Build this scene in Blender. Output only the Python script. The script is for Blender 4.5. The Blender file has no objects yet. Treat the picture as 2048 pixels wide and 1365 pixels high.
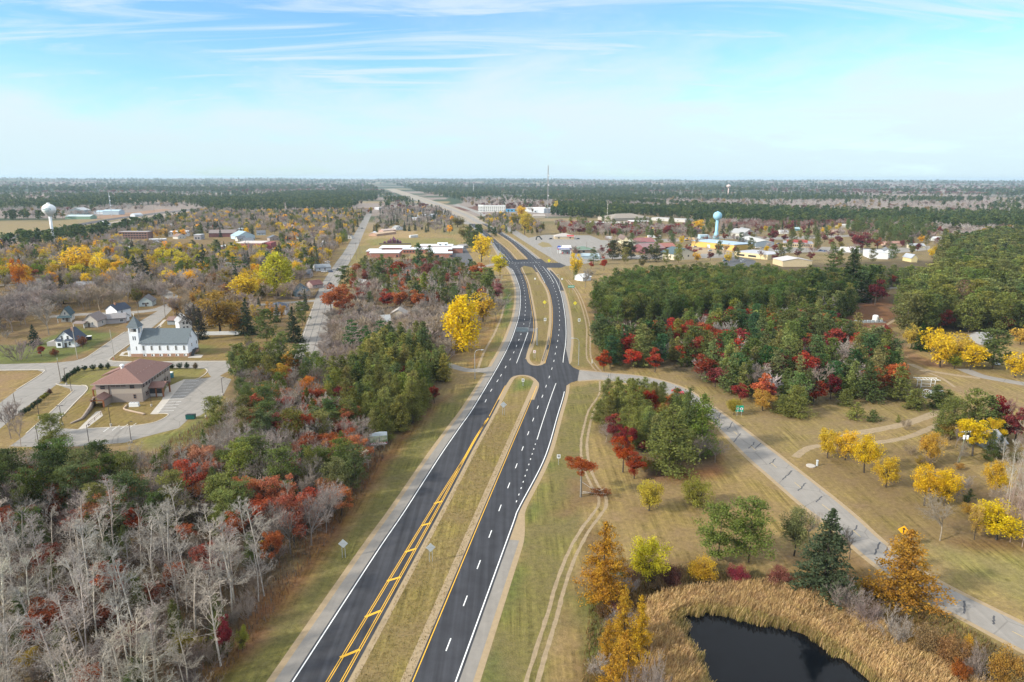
import bpy, bmesh, math, random
import numpy as np
from mathutils import Matrix, Vector

# ---------------------------------------------------------------- camera, sky, sun, exposure
SC = bpy.context.scene
COL = SC.collection
F, CX, CY, CAMH = 1365.0, 1024.0, 682.5, 75.0       # focal length and centre in photo pixels, drone height in metres
PITCH = math.atan((CY - 357.5) / F)
ROLL = 5 / 2048.0
cd = bpy.data.cameras.new("camera"); cam = bpy.data.objects.new("camera", cd); COL.objects.link(cam)
cd.sensor_width = 36; cd.lens = 36 * F / 2048; cd.clip_start = 1; cd.clip_end = 60000
cam.matrix_world = Matrix.Translation((0, 0, CAMH)) @ Matrix.Rotation(math.pi / 2 - PITCH, 4, 'X') @ Matrix.Rotation(ROLL, 4, 'Z')
SC.camera = cam

SUN_EL, SUN_AZ = math.radians(29), math.radians(246)  # azimuth clockwise from +Y
sl = bpy.data.lights.new("sun", 'SUN'); sl.energy = 2.55; sl.angle = math.radians(3.0); sl.color = (1, .93, .80)
so = bpy.data.objects.new("sun", sl); COL.objects.link(so)
sd = Vector((math.sin(SUN_AZ) * math.cos(SUN_EL), math.cos(SUN_AZ) * math.cos(SUN_EL), math.sin(SUN_EL)))
so.rotation_euler = sd.to_track_quat('Z', 'Y').to_euler(); so.location = (-300, -100, 300)

W = bpy.data.worlds.new("World"); SC.world = W; W.use_nodes = True
nt = W.node_tree; nt.nodes.clear(); N = nt.nodes.new; LK = nt.links.new
def nd(tree, typ, **kw):
    n = tree.nodes.new(typ)
    for k, v in kw.items():
        if k in n.inputs: n.inputs[k].default_value = v
        else: setattr(n, k, v)
    return n
def mth(tree, op, a, b=None, clamp=False):
    n = tree.nodes.new('ShaderNodeMath'); n.operation = op; n.use_clamp = clamp
    for i, x in enumerate((a, b)):
        if x is None: continue
        if isinstance(x, (int, float)): n.inputs[i].default_value = x
        else: tree.links.new(x, n.inputs[i])
    return n.outputs[0]
def mixc(tree, fac, a, b, mode='MIX'):
    n = tree.nodes.new('ShaderNodeMix'); n.data_type = 'RGBA'; n.blend_type = mode
    for i, x in ((0, fac), (6, a), (7, b)):
        if isinstance(x, (int, float)): n.inputs[i].default_value = x
        elif isinstance(x, tuple): n.inputs[i].default_value = (*x[:3], 1)
        else: tree.links.new(x, n.inputs[i])
    return n.outputs[2]
def ramp(tree, val, p0, p1, smooth=True):
    n = tree.nodes.new('ShaderNodeMapRange'); n.interpolation_type = 'SMOOTHSTEP' if smooth else 'LINEAR'
    n.inputs['From Min'].default_value = p0; n.inputs['From Max'].default_value = p1
    tree.links.new(val, n.inputs['Value']); return n.outputs[0]
sky = nd(nt, 'ShaderNodeTexSky', sky_type='NISHITA', sun_disc=False, sun_elevation=SUN_EL, sun_rotation=SUN_AZ, altitude=300, air_density=1.0, dust_density=.6, ozone_density=2.2)
tc = nd(nt, 'ShaderNodeTexCoord'); sep = nd(nt, 'ShaderNodeSeparateXYZ'); LK(tc.outputs['Generated'], sep.inputs[0])
dz = mth(nt, 'MAXIMUM', sep.outputs[2], 0.0)
den = mth(nt, 'ADD', dz, 0.10)
px_ = mth(nt, 'DIVIDE', sep.outputs[0], den); py_ = mth(nt, 'DIVIDE', sep.outputs[1], den)
cmb = nd(nt, 'ShaderNodeCombineXYZ'); LK(px_, cmb.inputs[0]); LK(py_, cmb.inputs[1])
def cloud(scale, sx, sy, rot, detail, dist, off):
    mp = nd(nt, 'ShaderNodeMapping'); LK(cmb.outputs[0], mp.inputs[0])
    mp.inputs['Scale'].default_value = (sx, sy, 1); mp.inputs['Rotation'].default_value = (0, 0, rot); mp.inputs['Location'].default_value = (off, off * .7, off * .3)
    n = nd(nt, 'ShaderNodeTexNoise', Scale=scale, Detail=detail, Roughness=.62, Distortion=dist); LK(mp.outputs[0], n.inputs['Vector']); return n.outputs[0]
c1 = cloud(.55, 1, .8, .25, 7, .35, 3.1)      # broad veil
c2 = cloud(1.9, .35, 1.7, -.5, 9, .9, 7.7)     # cirrus streaks
veil = ramp(nt, dz, .19, .03)                # the veil closes towards the horizon
m1 = ramp(nt, mth(nt, 'ADD', c1, mth(nt, 'MULTIPLY', veil, .34)), .47, .86)
m2 = mth(nt, 'MULTIPLY', ramp(nt, c2, .44, .67), .80)
cl = mth(nt, 'MAXIMUM', m1, m2)
cl = mth(nt, 'MAXIMUM', mth(nt, 'MULTIPLY', cl, .92), mth(nt, 'MULTIPLY', ramp(nt, dz, .28, .5), .75))   # unseen overcast above the camera's view, added for whiter fill light
skc = mixc(nt, 1.0, sky.outputs[0], (.42, .57, .67), 'MULTIPLY')
ccol = mixc(nt, ramp(nt, dz, .10, .0), (2.30, 2.66, 2.80), (2.05, 2.55, 2.80))
ccol = mixc(nt, ramp(nt, dz, .27, .55), ccol, (4.6, 4.7, 4.7))   # that added overcast is made brighter to lift the shadows
skm = mixc(nt, cl, skc, ccol)
bg = nd(nt, 'ShaderNodeBackground', Strength=.15); LK(skm, bg.inputs[0])
wo = nd(nt, 'ShaderNodeOutputWorld'); LK(bg.outputs[0], wo.inputs[0])

SC.view_settings.view_transform = 'Standard'; SC.view_settings.look = 'None'; SC.view_settings.gamma = 1
SC.view_settings.exposure = 1.22
SC.render.engine = 'CYCLES'
cy = SC.cycles
cy.max_bounces = 5; cy.diffuse_bounces = 2; cy.glossy_bounces = 2; cy.transmission_bounces = 2; cy.transparent_max_bounces = 4; cy.volume_bounces = 0
cy.use_adaptive_sampling = True; cy.adaptive_threshold = .015; cy.caustics_reflective = False; cy.caustics_refractive = False

# ---------------------------------------------------------------- helpers
def P(u, v, z=0.0):
    """ground point (at height z) seen at photo pixel u, v"""
    x = (u - CX) / F; y = (CY - v) / F
    c, s = math.cos(ROLL), math.sin(ROLL)
    x, y = x * c - y * s, x * s + y * c
    dy = math.cos(PITCH) + y * math.sin(PITCH); dz = -math.sin(PITCH) + y * math.cos(PITCH)
    t = (z - CAMH) / min(dz, -1e-3)
    return (x * t, dy * t)
def PX(x, y, z=0.0):
    d = z - CAMH
    zc = y * math.cos(PITCH) - d * math.sin(PITCH); yc = y * math.sin(PITCH) + d * math.cos(PITCH)
    a, b = x / zc, yc / zc
    c, s = math.cos(ROLL), math.sin(ROLL)
    return CX + F * (a * c + b * s), CY - F * (-a * s + b * c)
def top_z(u, vb, vt):
    """height of a thing standing at pixel (u, vb) that reaches up to row vt"""
    x, y = P(u, vb)
    yy = (CY - vt) / F + ROLL * (u - CX) / F
    return CAMH + y * math.tan(math.atan(yy) - PITCH)
def poly(pts, z=0.0): return [P(u, v, z) for u, v in pts]
def spline(pts, n=10):
    """Catmull-Rom through 2-D points"""
    p = np.array(pts, float); q = np.vstack([2 * p[0] - p[1], p, 2 * p[-1] - p[-2]]); out = []
    for i in range(1, len(q) - 2):
        for k in range(n):
            t = k / n; a, b, c, d = q[i - 1], q[i], q[i + 1], q[i + 2]
            out.append(.5 * (2 * b + (c - a) * t + (2 * a - 5 * b + 4 * c - d) * t * t + (3 * b - a - 3 * c + d) * t ** 3))
    out.append(p[-1]); return np.array(out)
def arclen(c): return np.concatenate([[0], np.cumsum(np.linalg.norm(np.diff(c, axis=0), axis=1))])
def resample(c, step=None, n=None):
    s = arclen(c); m = n or max(2, int(s[-1] / step) + 1); t = np.linspace(0, s[-1], m)
    return np.stack([np.interp(t, s, c[:, k]) for k in range(c.shape[1])], 1)
def normals2(c):
    d = np.gradient(c, axis=0); d /= np.linalg.norm(d, axis=1)[:, None] + 1e-9
    return np.stack([d[:, 1], -d[:, 0]], 1)            # to the right of travel
def inpoly(x, y, pg):
    r = np.zeros(np.shape(x), bool); n = len(pg)
    for i in range(n):
        (x0, y0), (x1, y1) = pg[i], pg[(i + 1) % n]
        if y0 == y1: continue
        c = ((y0 > y) != (y1 > y)) & (x < (x1 - x0) * (y - y0) / (y1 - y0) + x0); r ^= c
    return r
def polydist(x, y, pg):
    d = np.full(np.shape(x), 1e18); n = len(pg)
    for i in range(n):
        (x0, y0), (x1, y1) = pg[i], pg[(i + 1) % n]
        dx, dy = x1 - x0, y1 - y0; L = dx * dx + dy * dy + 1e-9
        t = np.clip(((x - x0) * dx + (y - y0) * dy) / L, 0, 1)
        d = np.minimum(d, (x - x0 - t * dx) ** 2 + (y - y0 - t * dy) ** 2)
    d = np.sqrt(d); return np.where(inpoly(x, y, pg), -d, d)

MATS = {}
def mat(key, col, rough=.85, var=.18, scale=1.5, metal=0.0, bump=0.0, spec=.3, col2=None):
    if key in MATS: return MATS[key]
    m = bpy.data.materials.new(key); m.use_nodes = True; t = m.node_tree; b = t.nodes['Principled BSDF']
    b.inputs['Roughness'].default_value = rough; b.inputs['Metallic'].default_value = metal; b.inputs['Specular IOR Level'].default_value = spec
    c = nd(t, 'ShaderNodeTexCoord'); n = nd(t, 'ShaderNodeTexNoise', Scale=scale, Detail=5.0, Roughness=.65); t.links.new(c.outputs['Object'], n.inputs['Vector'])
    f = ramp(t, n.outputs[0], .25, .75, False)
    a = tuple(x * (1 - var) for x in col); d = col2 or tuple(min(1, x * (1 + var)) for x in col)
    t.links.new(mixc(t, f, a, d), b.inputs['Base Color'])
    if bump:
        n2 = nd(t, 'ShaderNodeTexNoise', Scale=scale * 12, Detail=4.0); t.links.new(c.outputs['Object'], n2.inputs['Vector'])
        bp = nd(t, 'ShaderNodeBump', Strength=bump, Distance=.05); t.links.new(n2.outputs[0], bp.inputs['Height']); t.links.new(bp.outputs[0], b.inputs['Normal'])
    MATS[key] = m; return m

def newmesh(name, V, Fs, mats, midx=None, smooth=False):
    """V (n,3); Fs a list of arrays (m,k)"""
    me = bpy.data.meshes.new(name); V = np.asarray(V, np.float32)
    Fs = [np.asarray(f, np.int32) for f in Fs if len(f)]
    idx = np.concatenate([f.ravel() for f in Fs]); tot = np.concatenate([np.full(len(f), f.shape[1], np.int32) for f in Fs])
    me.vertices.add(len(V)); me.vertices.foreach_set('co', V.ravel())
    me.loops.add(len(idx)); me.loops.foreach_set('vertex_index', idx)
    me.polygons.add(len(tot)); st = np.concatenate([[0], np.cumsum(tot)[:-1]]).astype(np.int32)
    me.polygons.foreach_set('loop_start', st)
    try: me.polygons.foreach_set('loop_total', tot)
    except Exception: pass
    for m in mats: me.materials.append(m)
    if midx is not None: me.polygons.foreach_set('material_index', np.asarray(midx, np.int32))
    me.update(calc_edges=True)
    if smooth: me.polygons.foreach_set('use_smooth', np.ones(len(tot), bool))
    return me
def link(name, me, parent=None):
    o = bpy.data.objects.new(name, me); COL.objects.link(o)
    if parent is not None: o.parent = parent
    return o
def tag(o, label, cat, group=None):
    o['label'] = label; o['category'] = cat
    if group: o['group'] = group
    return o
def T(name, label, cat, loc=(0, 0, 0), yaw=0.0, group=None):
    o = bpy.data.objects.new(name, None); COL.objects.link(o); o.empty_display_size = .5
    o.location = loc; o.rotation_euler = (0, 0, yaw); return tag(o, label, cat, group)
def struct(o, kind='structure'): o['kind'] = kind; return o
def copy_thing(r, loc, yaw=None, label=None):
    c = r.copy(); COL.objects.link(c); c.location = loc
    if yaw is not None: c.rotation_euler = (0, 0, yaw)
    if label: c['label'] = label
    for ch in list(r.children):
        k = ch.copy(); COL.objects.link(k); k.parent = c
        for g in list(ch.children):
            h = g.copy(); COL.objects.link(h); h.parent = k
    return c

class MB:
    def __init__(s): s.v = []; s.f = []
    def add(s, V, Fc):
        b = len(s.v); s.v += [tuple(p) for p in V]; s.f += [tuple(i + b for i in f) for f in Fc]; return s
    def box(s, x0, x1, y0, y1, z0, z1):
        return s.add([(x0, y0, z0), (x1, y0, z0), (x1, y1, z0), (x0, y1, z0), (x0, y0, z1), (x1, y0, z1), (x1, y1, z1), (x0, y1, z1)],
                     [(0, 3, 2, 1), (4, 5, 6, 7), (0, 1, 5, 4), (1, 2, 6, 5), (2, 3, 7, 6), (3, 0, 4, 7)])
    def prism(s, sec, lo, hi, axis='x'):
        """section points (a, z) swept along axis"""
        n = len(sec)
        if axis == 'x': V = [(lo, a, z) for a, z in sec] + [(hi, a, z) for a, z in sec]
        else: V = [(a, lo, z) for a, z in sec] + [(a, hi, z) for a, z in sec]
        Fc = [tuple(range(n - 1, -1, -1)), tuple(range(n, 2 * n))] + [(i, (i + 1) % n, n + (i + 1) % n, n + i) for i in range(n)]
        return s.add(V, Fc)
    def tube(s, p, q, r0, r1=None, n=8):
        p, q = Vector(p), Vector(q); d = (q - p).normalized(); r1 = r0 if r1 is None else r1
        a = d.cross(Vector((0, 0, 1)) if abs(d.z) < .9 else Vector((1, 0, 0))).normalized(); b = d.cross(a)
        V = [p + (a * math.cos(t) + b * math.sin(t)) * r0 for t in [2 * math.pi * i / n for i in range(n)]] + [q + (a * math.cos(t) + b * math.sin(t)) * r1 for t in [2 * math.pi * i / n for i in range(n)]]
        return s.add(V, [tuple(range(n)), tuple(range(2 * n - 1, n - 1, -1))] + [(i, n + i, n + (i + 1) % n, (i + 1) % n) for i in range(n)])
    def path(s, pts, r, n=6):
        for a, b in zip(pts[:-1], pts[1:]): s.tube(a, b, r, r, n)
        return s
    def lathe(s, prof, n=24, cx=0, cy=0):
        V = []; Fc = []
        for r, z in prof:
            V += [(cx + r * math.cos(2 * math.pi * i / n), cy + r * math.sin(2 * math.pi * i / n), z) for i in range(n)]
        for k in range(len(prof) - 1):
            for i in range(n):
                j = (i + 1) % n; Fc.append((k * n + i, k * n + j, (k + 1) * n + j, (k + 1) * n + i))
        Fc.append(tuple(range(n - 1, -1, -1))); Fc.append(tuple((len(prof) - 1) * n + i for i in range(n)))
        return s.add(V, Fc)
    def pyr(s, x0, x1, y0, y1, z0, z1, rx=0.0, ry=0.0):
        """hip roof; rx, ry half length of the ridge along x or y"""
        cx, cy = (x0 + x1) / 2, (y0 + y1) / 2
        V = [(x0, y0, z0), (x1, y0, z0), (x1, y1, z0), (x0, y1, z0), (cx - rx, cy - ry, z1), (cx + rx, cy + ry, z1)]
        if rx > 0: Fc = [(0, 3, 2, 1), (0, 1, 5, 4), (1, 2, 5), (2, 3, 4, 5), (3, 0, 4)]
        elif ry > 0: Fc = [(0, 3, 2, 1), (0, 1, 4), (1, 2, 5, 4), (2, 3, 5), (3, 0, 4, 5)]
        else: V = V[:5]; Fc = [(0, 3, 2, 1), (0, 1, 4), (1, 2, 4), (2, 3, 4), (3, 0, 4)]
        return s.add(V, Fc)
    def build(s, name, m, parent=None, smooth=False):
        me = bpy.data.meshes.new(name); me.from_pydata(s.v, [], s.f); me.materials.append(m); me.update()
        if smooth: me.polygons.foreach_set('use_smooth', np.ones(len(me.polygons), bool))
        return link(name, me, parent)
# ---------------------------------------------------------------- ground sheet
RNG = np.random.default_rng(11)
def vnoise(x, y, scale, seed=0):
    x = np.asarray(x, float) / scale; y = np.asarray(y, float) / scale
    xi = np.floor(x).astype(np.int64); yi = np.floor(y).astype(np.int64); fx = x - xi; fy = y - yi
    fx = fx * fx * (3 - 2 * fx); fy = fy * fy * (3 - 2 * fy)
    def h(a, b):
        n = (a * 374761393 + b * 668265263 + seed * 974711) & 0x7fffffff
        n = ((n ^ (n >> 13)) * 1274126177) & 0x7fffffff
        return ((n ^ (n >> 16)) & 0xffff) / 65535.0
    return (h(xi, yi) * (1 - fx) + h(xi + 1, yi) * fx) * (1 - fy) + (h(xi, yi + 1) * (1 - fx) + h(xi + 1, yi + 1) * fx) * fy
def fbm(x, y, scale, seed=0, o=3):
    r = 0; a = .5; t = 0
    for k in range(o): r = r + a * vnoise(x, y, scale / 2 ** k, seed + k * 17); t += a; a *= .55
    return r / t
def sstep(v, a, b):
    t = np.clip((v - a) / (b - a), 0, 1); return t * t * (3 - 2 * t)
def terrain(x, y):
    r = np.hypot(x, y); az = np.arctan2(x, y)
    hl = 26 + 42 * fbm(az * 9 + 40, az * 0 + 3, 1.0, 5, 4) + 8 * fbm(x, y, 900, 8)
    return sstep(r, 5200, 13500) * hl
def far_kind(x, y):
    """0 evergreen, 1 bare wood, 2 field, 3 reddish wood in the far country, by stands stretched along the horizon"""
    n1 = fbm(x, y * 1.2, 950, 21, 3); n2 = fbm(x, y * 1.3, 420, 33, 2); n3 = vnoise(x, y * 2, 700, 51)
    k = np.where(n1 + .35 * (n2 - .5) > .47, 0, 1)
    k = np.where((k == 1) & (n3 > .86), 3, k)
    k = np.where((n2 > .74), 2, k)
    return k
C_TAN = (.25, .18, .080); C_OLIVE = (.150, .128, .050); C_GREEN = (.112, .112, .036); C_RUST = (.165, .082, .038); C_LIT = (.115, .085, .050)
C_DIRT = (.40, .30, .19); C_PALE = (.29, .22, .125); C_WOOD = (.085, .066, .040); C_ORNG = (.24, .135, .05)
GP = [  # pixel outline, colour, softness (m), strength
    ([(-300, 446), (120, 441), (240, 431), (300, 432), (170, 455), (-300, 500)], (.25, .19, .10), 20, .9),
    ([(-200, 500), (0, 490), (620, 470), (700, 480), (650, 580), (600, 700), (560, 740), (-300, 740), (-300, 560)], (.17, .115, .058), 15, .85),
    ([(-200, 735), (0, 732), (112, 724), (190, 698), (232, 668), (150, 655), (60, 690), (-200, 690)], (.115, .128, .040), 3, .95),
    ([(220, 722), (262, 690), (300, 660), (330, 640), (560, 650), (600, 690), (590, 740), (455, 728)], (.195, .140, .058), 3, .9),
    ([(385, 690), (430, 690), (430, 705), (385, 708)], (.12, .13, .04), 3, .6),
    ([(112, 770), (162, 736), (225, 733), (340, 735), (412, 738), (395, 760), (350, 770), (280, 800), (200, 790)], (.175, .155, .052), 1.5, .95),
    ([(-100, 748), (85, 747), (0, 806), (-100, 850)], (.24, .165, .080), 2, .95),
    ([(60, 880), (147, 781), (110, 770), (-60, 880)], (.205, .150, .062), 1.5, .9),
    ([(115, 862), (120, 840), (172, 790), (330, 800), (340, 835), (265, 853)], (.19, .140, .055), 1.5, .95),
    ([(282, 880), (360, 858), (380, 838), (445, 800), (470, 820), (400, 880), (300, 905)], (.150, .148, .050), 3, .95),
    ([(-200, 900), (130, 905), (300, 905), (400, 880), (450, 800), (470, 740), (600, 735), (700, 715), (760, 690), (860, 700), (890, 740), (890, 800), (800, 880), (735, 975), (640, 1105), (540, 1240), (440, 1365), (330, 1500), (-300, 1500)], C_LIT, 4, .95),
    ([(905, 785), (830, 872), (782, 940), (738, 1012), (662, 1122), (560, 1262), (462, 1380), (400, 1365), (520, 1210), (630, 1080), (720, 950), (800, 870)], C_RUST, 3, .9),
    ([(600, 690), (640, 640), (700, 600), (720, 540), (900, 540), (950, 560), (1000, 580), (985, 610), (960, 650), (900, 735), (760, 700)], (.16, .105, .058), 6, .9),
    ([(560, 1500), (449, 1370), (545, 1258), (640, 1125), (720, 1015), (770, 940), (820, 875), (895, 800), (960, 762), (985, 742), (962, 770), (834, 947), (787, 1020), (500, 1430)], C_GREEN, 3, .8),
    ([(965, 745), (985, 715), (1024, 640), (1029, 580), (1015, 560), (1010, 600), (1000, 640), (975, 690), (940, 740)], (.130, .128, .042), 4, .9),
    ([(1012, 575), (1022, 590), (1020, 620), (1010, 632), (1004, 610)], (.075, .13, .03), 2, .8),
    ([(975, 700), (990, 660), (1003, 630), (985, 640), (950, 700), (930, 740), (955, 740)], C_ORNG, 3, .7),
    ([(883, 1020), (699, 1365), (612, 1500), (760, 1500), (824, 1365), (967, 1020), (1062, 790), (1068, 762), (1045, 755), (1020, 765), (979, 842)], (.205, .155, .064), 1.5, .9),
    ([(1025, 760), (1064, 757), (1064, 772), (1020, 790)], (.085, .125, .03), 3, .8),
    ([(1056, 717), (1061, 685), (1072, 655), (1070, 620), (1060, 570), (1040, 530), (1060, 530), (1095, 585), (1100, 640), (1094, 690), (1085, 728)], (.180, .140, .055), 2, .9),
    ([(944, 1420), (960, 1365), (1054, 1020), (1099, 915), (1135, 778), (1205, 765), (1180, 840), (1175, 900), (1168, 1040), (1110, 1240), (1075, 1365), (1050, 1500), (900, 1500)], (.155, .133, .050), 2, .95),
    ([(958, 1370), (1052, 1030), (1098, 925), (1110, 925), (1070, 1030), (985, 1365)], (.09, .115, .030), 2, .65),
    ([(1140, 730), (1146, 650), (1132, 585), (1115, 550), (1135, 550), (1180, 640), (1185, 735)], (.165, .140, .052), 3, .9),
    ([(1134, 556), (1200, 640), (1200, 742), (1185, 735), (1180, 640), (1118, 540)], (.235, .150, .062), 3, .85),
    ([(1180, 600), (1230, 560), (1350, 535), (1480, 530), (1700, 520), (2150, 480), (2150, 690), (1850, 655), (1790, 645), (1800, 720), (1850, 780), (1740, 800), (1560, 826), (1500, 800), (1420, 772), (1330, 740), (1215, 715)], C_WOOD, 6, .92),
    ([(1690, 640), (1730, 600), (1780, 590), (1790, 640), (1775, 665), (1700, 660)], (.17, .085, .045), 4, .95),
    ([(1780, 680), (1850, 715), (1900, 735), (1850, 735), (1800, 715)], (.20, .105, .055), 4, .8),
    ([(1215, 745), (1330, 745), (1500, 800), (1560, 826), (1740, 800), (1850, 790), (1880, 830), (1700, 870), (1600, 910), (1560, 915), (1440, 830), (1370, 778), (1270, 752)], (.215, .160, .072), 4, .9),
    ([(1845, 740), (2150, 770), (2150, 830), (1960, 800), (1880, 790)], (.24, .175, .085), 4, .9),
    ([(1905, 700), (2060, 730), (2060, 755), (1950, 742)], (.17, .13, .05), 4, .8),
    ([(1605, 925), (1700, 890), (1800, 880), (1990, 960), (2150, 1010), (2150, 1100), (1880, 1090), (1780, 1080), (1690, 1010)], (.190, .135, .062), 4, .9),
    ([(1870, 1095), (2150, 1105), (2150, 1230), (2040, 1220), (1920, 1160)], (.215, .185, .070), 5, .9),
    ([(1880, 1080), (2150, 1060), (2150, 1110), (1950, 1105)], (.15, .085, .04), 3, .7),
    ([(1215, 1000), (1330, 950), (1440, 930), (1540, 965), (1640, 1050), (1500, 1130), (1300, 1110), (1230, 1060)], (.225, .160, .070), 6, .9),
    ([(1290, 930), (1430, 910), (1450, 945), (1380, 965), (1300, 955)], (.19, .085, .040), 3, .8),
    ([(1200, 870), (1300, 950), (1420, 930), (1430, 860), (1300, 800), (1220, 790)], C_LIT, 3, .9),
    ([(1130, 960), (1200, 960), (1215, 1010), (1130, 1030)], (.19, .125, .06), 3, .8),
    ([(1180, 1060), (1260, 1120), (1500, 1150), (1700, 1150), (1860, 1220), (2100, 1370), (2150, 1500), (1140, 1500), (1165, 1220)], (.15, .095, .045), 4, .85),
    ([(1160, 1200), (1205, 1190), (1215, 1290), (1185, 1310)], (.105, .14, .035), 3, .8),
    ([(1560, 1120), (1700, 1110), (1760, 1150), (1850, 1200), (1840, 1215), (1700, 1180), (1580, 1150)], (.165, .100, .045), 4, .7),
    ([(1850, 1205), (1930, 1245), (2080, 1320), (2100, 1370), (1900, 1270)], (.18, .145, .055), 3, .7),
    ([(680, 500), (740, 490), (735, 520), (690, 540)], (.17, .15, .06), 8, .7),
    ([(738, 478), (905, 478), (925, 490), (738, 490)], (.19, .17, .06), 5, .9),
    ([(738, 465), (830, 462), (830, 476), (738, 478)], (.33, .23, .12), 5, .7),
    ([(870, 430), (905, 430), (920, 470), (885, 470)], (.19, .17, .07), 8, .8),
    ([(1040, 470), (1200, 420), (1900, 420), (1900, 520), (1240, 540), (1130, 545)], (.215, .165, .085), 15, .9),
    ([(1080, 480), (1110, 525), (1080, 527), (1020, 470), (975, 440), (985, 438)], (.225, .17, .075), 4, .9),
]
def grow_axis(lo, hi, step, lim0, lim1, g=1.055):
    a = list(np.arange(lo, hi, step)); s = step; v = a[-1]
    while v < lim1: s *= g; v += s; a.append(v)
    s = step; v = lo; b = []
    while v > lim0: s *= g; v -= s; b.append(v)
    return np.array(b[::-1] + a)
gx = grow_axis(-230, 230, 1.3, -16000, 16000); gy = grow_axis(62, 400, 1.3, -300, 17500)
GX, GY = np.meshgrid(gx, gy); GZ = terrain(GX, GY)
X, Y = GX.ravel(), GY.ravel(); R_ = np.hypot(X, Y)
col = np.tile(np.array(C_TAN), (len(X), 1))
fk = far_kind(X, Y); farc = np.array([(.050, .070, .036), (.24, .195, .165), (.26, .20, .12), (.13, .065, .045)])[fk]
ff = sstep(R_, 900, 1500)[:, None]
col = col * (1 - ff) + farc * ff
pert = (fbm(X, Y, 9, 3, 3) - .5)
for pg, c, soft, st in GP:
    g = np.array(poly(pg)); x0, y0 = g.min(0) - 3 * soft; x1, y1 = g.max(0) + 3 * soft
    m = np.where((X > x0) & (X < x1) & (Y > y0) & (Y < y1))[0]
    d = polydist(X[m], Y[m], g) + pert[m] * soft * 2.5
    w = (st * sstep(-d, -soft, soft))[:, None]; col[m] = col[m] * (1 - w) + np.array(c) * w
nx, ny = len(gx), len(gy); ii = np.arange(nx * ny).reshape(ny, nx)
fq = np.stack([ii[:-1, :-1], ii[:-1, 1:], ii[1:, 1:], ii[1:, :-1]], -1).reshape(-1, 4)
gm = bpy.data.materials.new("ground_cover"); gm.use_nodes = True; t = gm.node_tree; b = t.nodes['Principled BSDF']
b.inputs['Roughness'].default_value = .95; b.inputs['Specular IOR Level'].default_value = .1
at = nd(t, 'ShaderNodeAttribute', attribute_name='tint'); tcg = nd(t, 'ShaderNodeTexCoord')
def gnoise(scale, det, rot=0.0, sx=1.0, sy=1.0):
    mp = nd(t, 'ShaderNodeMapping'); t.links.new(tcg.outputs['Object'], mp.inputs[0]); mp.inputs['Rotation'].default_value = (0, 0, rot); mp.inputs['Scale'].default_value = (sx, sy, 1)
    n = nd(t, 'ShaderNodeTexNoise', Scale=scale, Detail=det, Roughness=.7); t.links.new(mp.outputs[0], n.inputs['Vector']); return n.outputs[0]
n1 = gnoise(.9, 6); n2 = gnoise(.09, 6); n3 = gnoise(.95, 5, math.radians(9.4), 1, .035); n4 = gnoise(3.2, 3)
v = mth(t, 'ADD', mth(t, 'MULTIPLY', ramp(t, n1, .3, .7, False), .55), mth(t, 'ADD', mth(t, 'MULTIPLY', mth(t, 'MULTIPLY', mth(t, 'SUBTRACT', ramp(t, n3, .36, .64, False), .5), ramp(t, n2, .42, .62)), .75), .27))
v = mth(t, 'ADD', mth(t, 'ADD', v, mth(t, 'MULTIPLY', ramp(t, n4, .3, .7, False), .30)), .26)
hs = nd(t, 'ShaderNodeHueSaturation'); t.links.new(mth(t, 'ADD', mth(t, 'MULTIPLY', n2, .08), .46), hs.inputs['Hue']); t.links.new(at.outputs['Color'], hs.inputs['Color'])
t.links.new(mth(t, 'ADD', mth(t, 'MULTIPLY', n2, .5), .78), hs.inputs['Saturation'])
t.links.new(v, hs.inputs['Value'])
t.links.new(hs.outputs[0], b.inputs['Base Color'])
bp = nd(t, 'ShaderNodeBump', Strength=.55, Distance=.25); t.links.new(mth(t, 'ADD', n1, n4), bp.inputs['Height']); t.links.new(bp.outputs[0], b.inputs['Normal'])
me = newmesh("ground", np.stack([X, Y, GZ.ravel()], 1), [fq], [gm], smooth=True)
ca = me.color_attributes.new('tint', 'FLOAT_COLOR', 'POINT'); ca.data.foreach_set('color', np.concatenate([col, np.ones((len(col), 1))], 1).astype(np.float32).ravel())
struct(link("ground", me))

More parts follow.
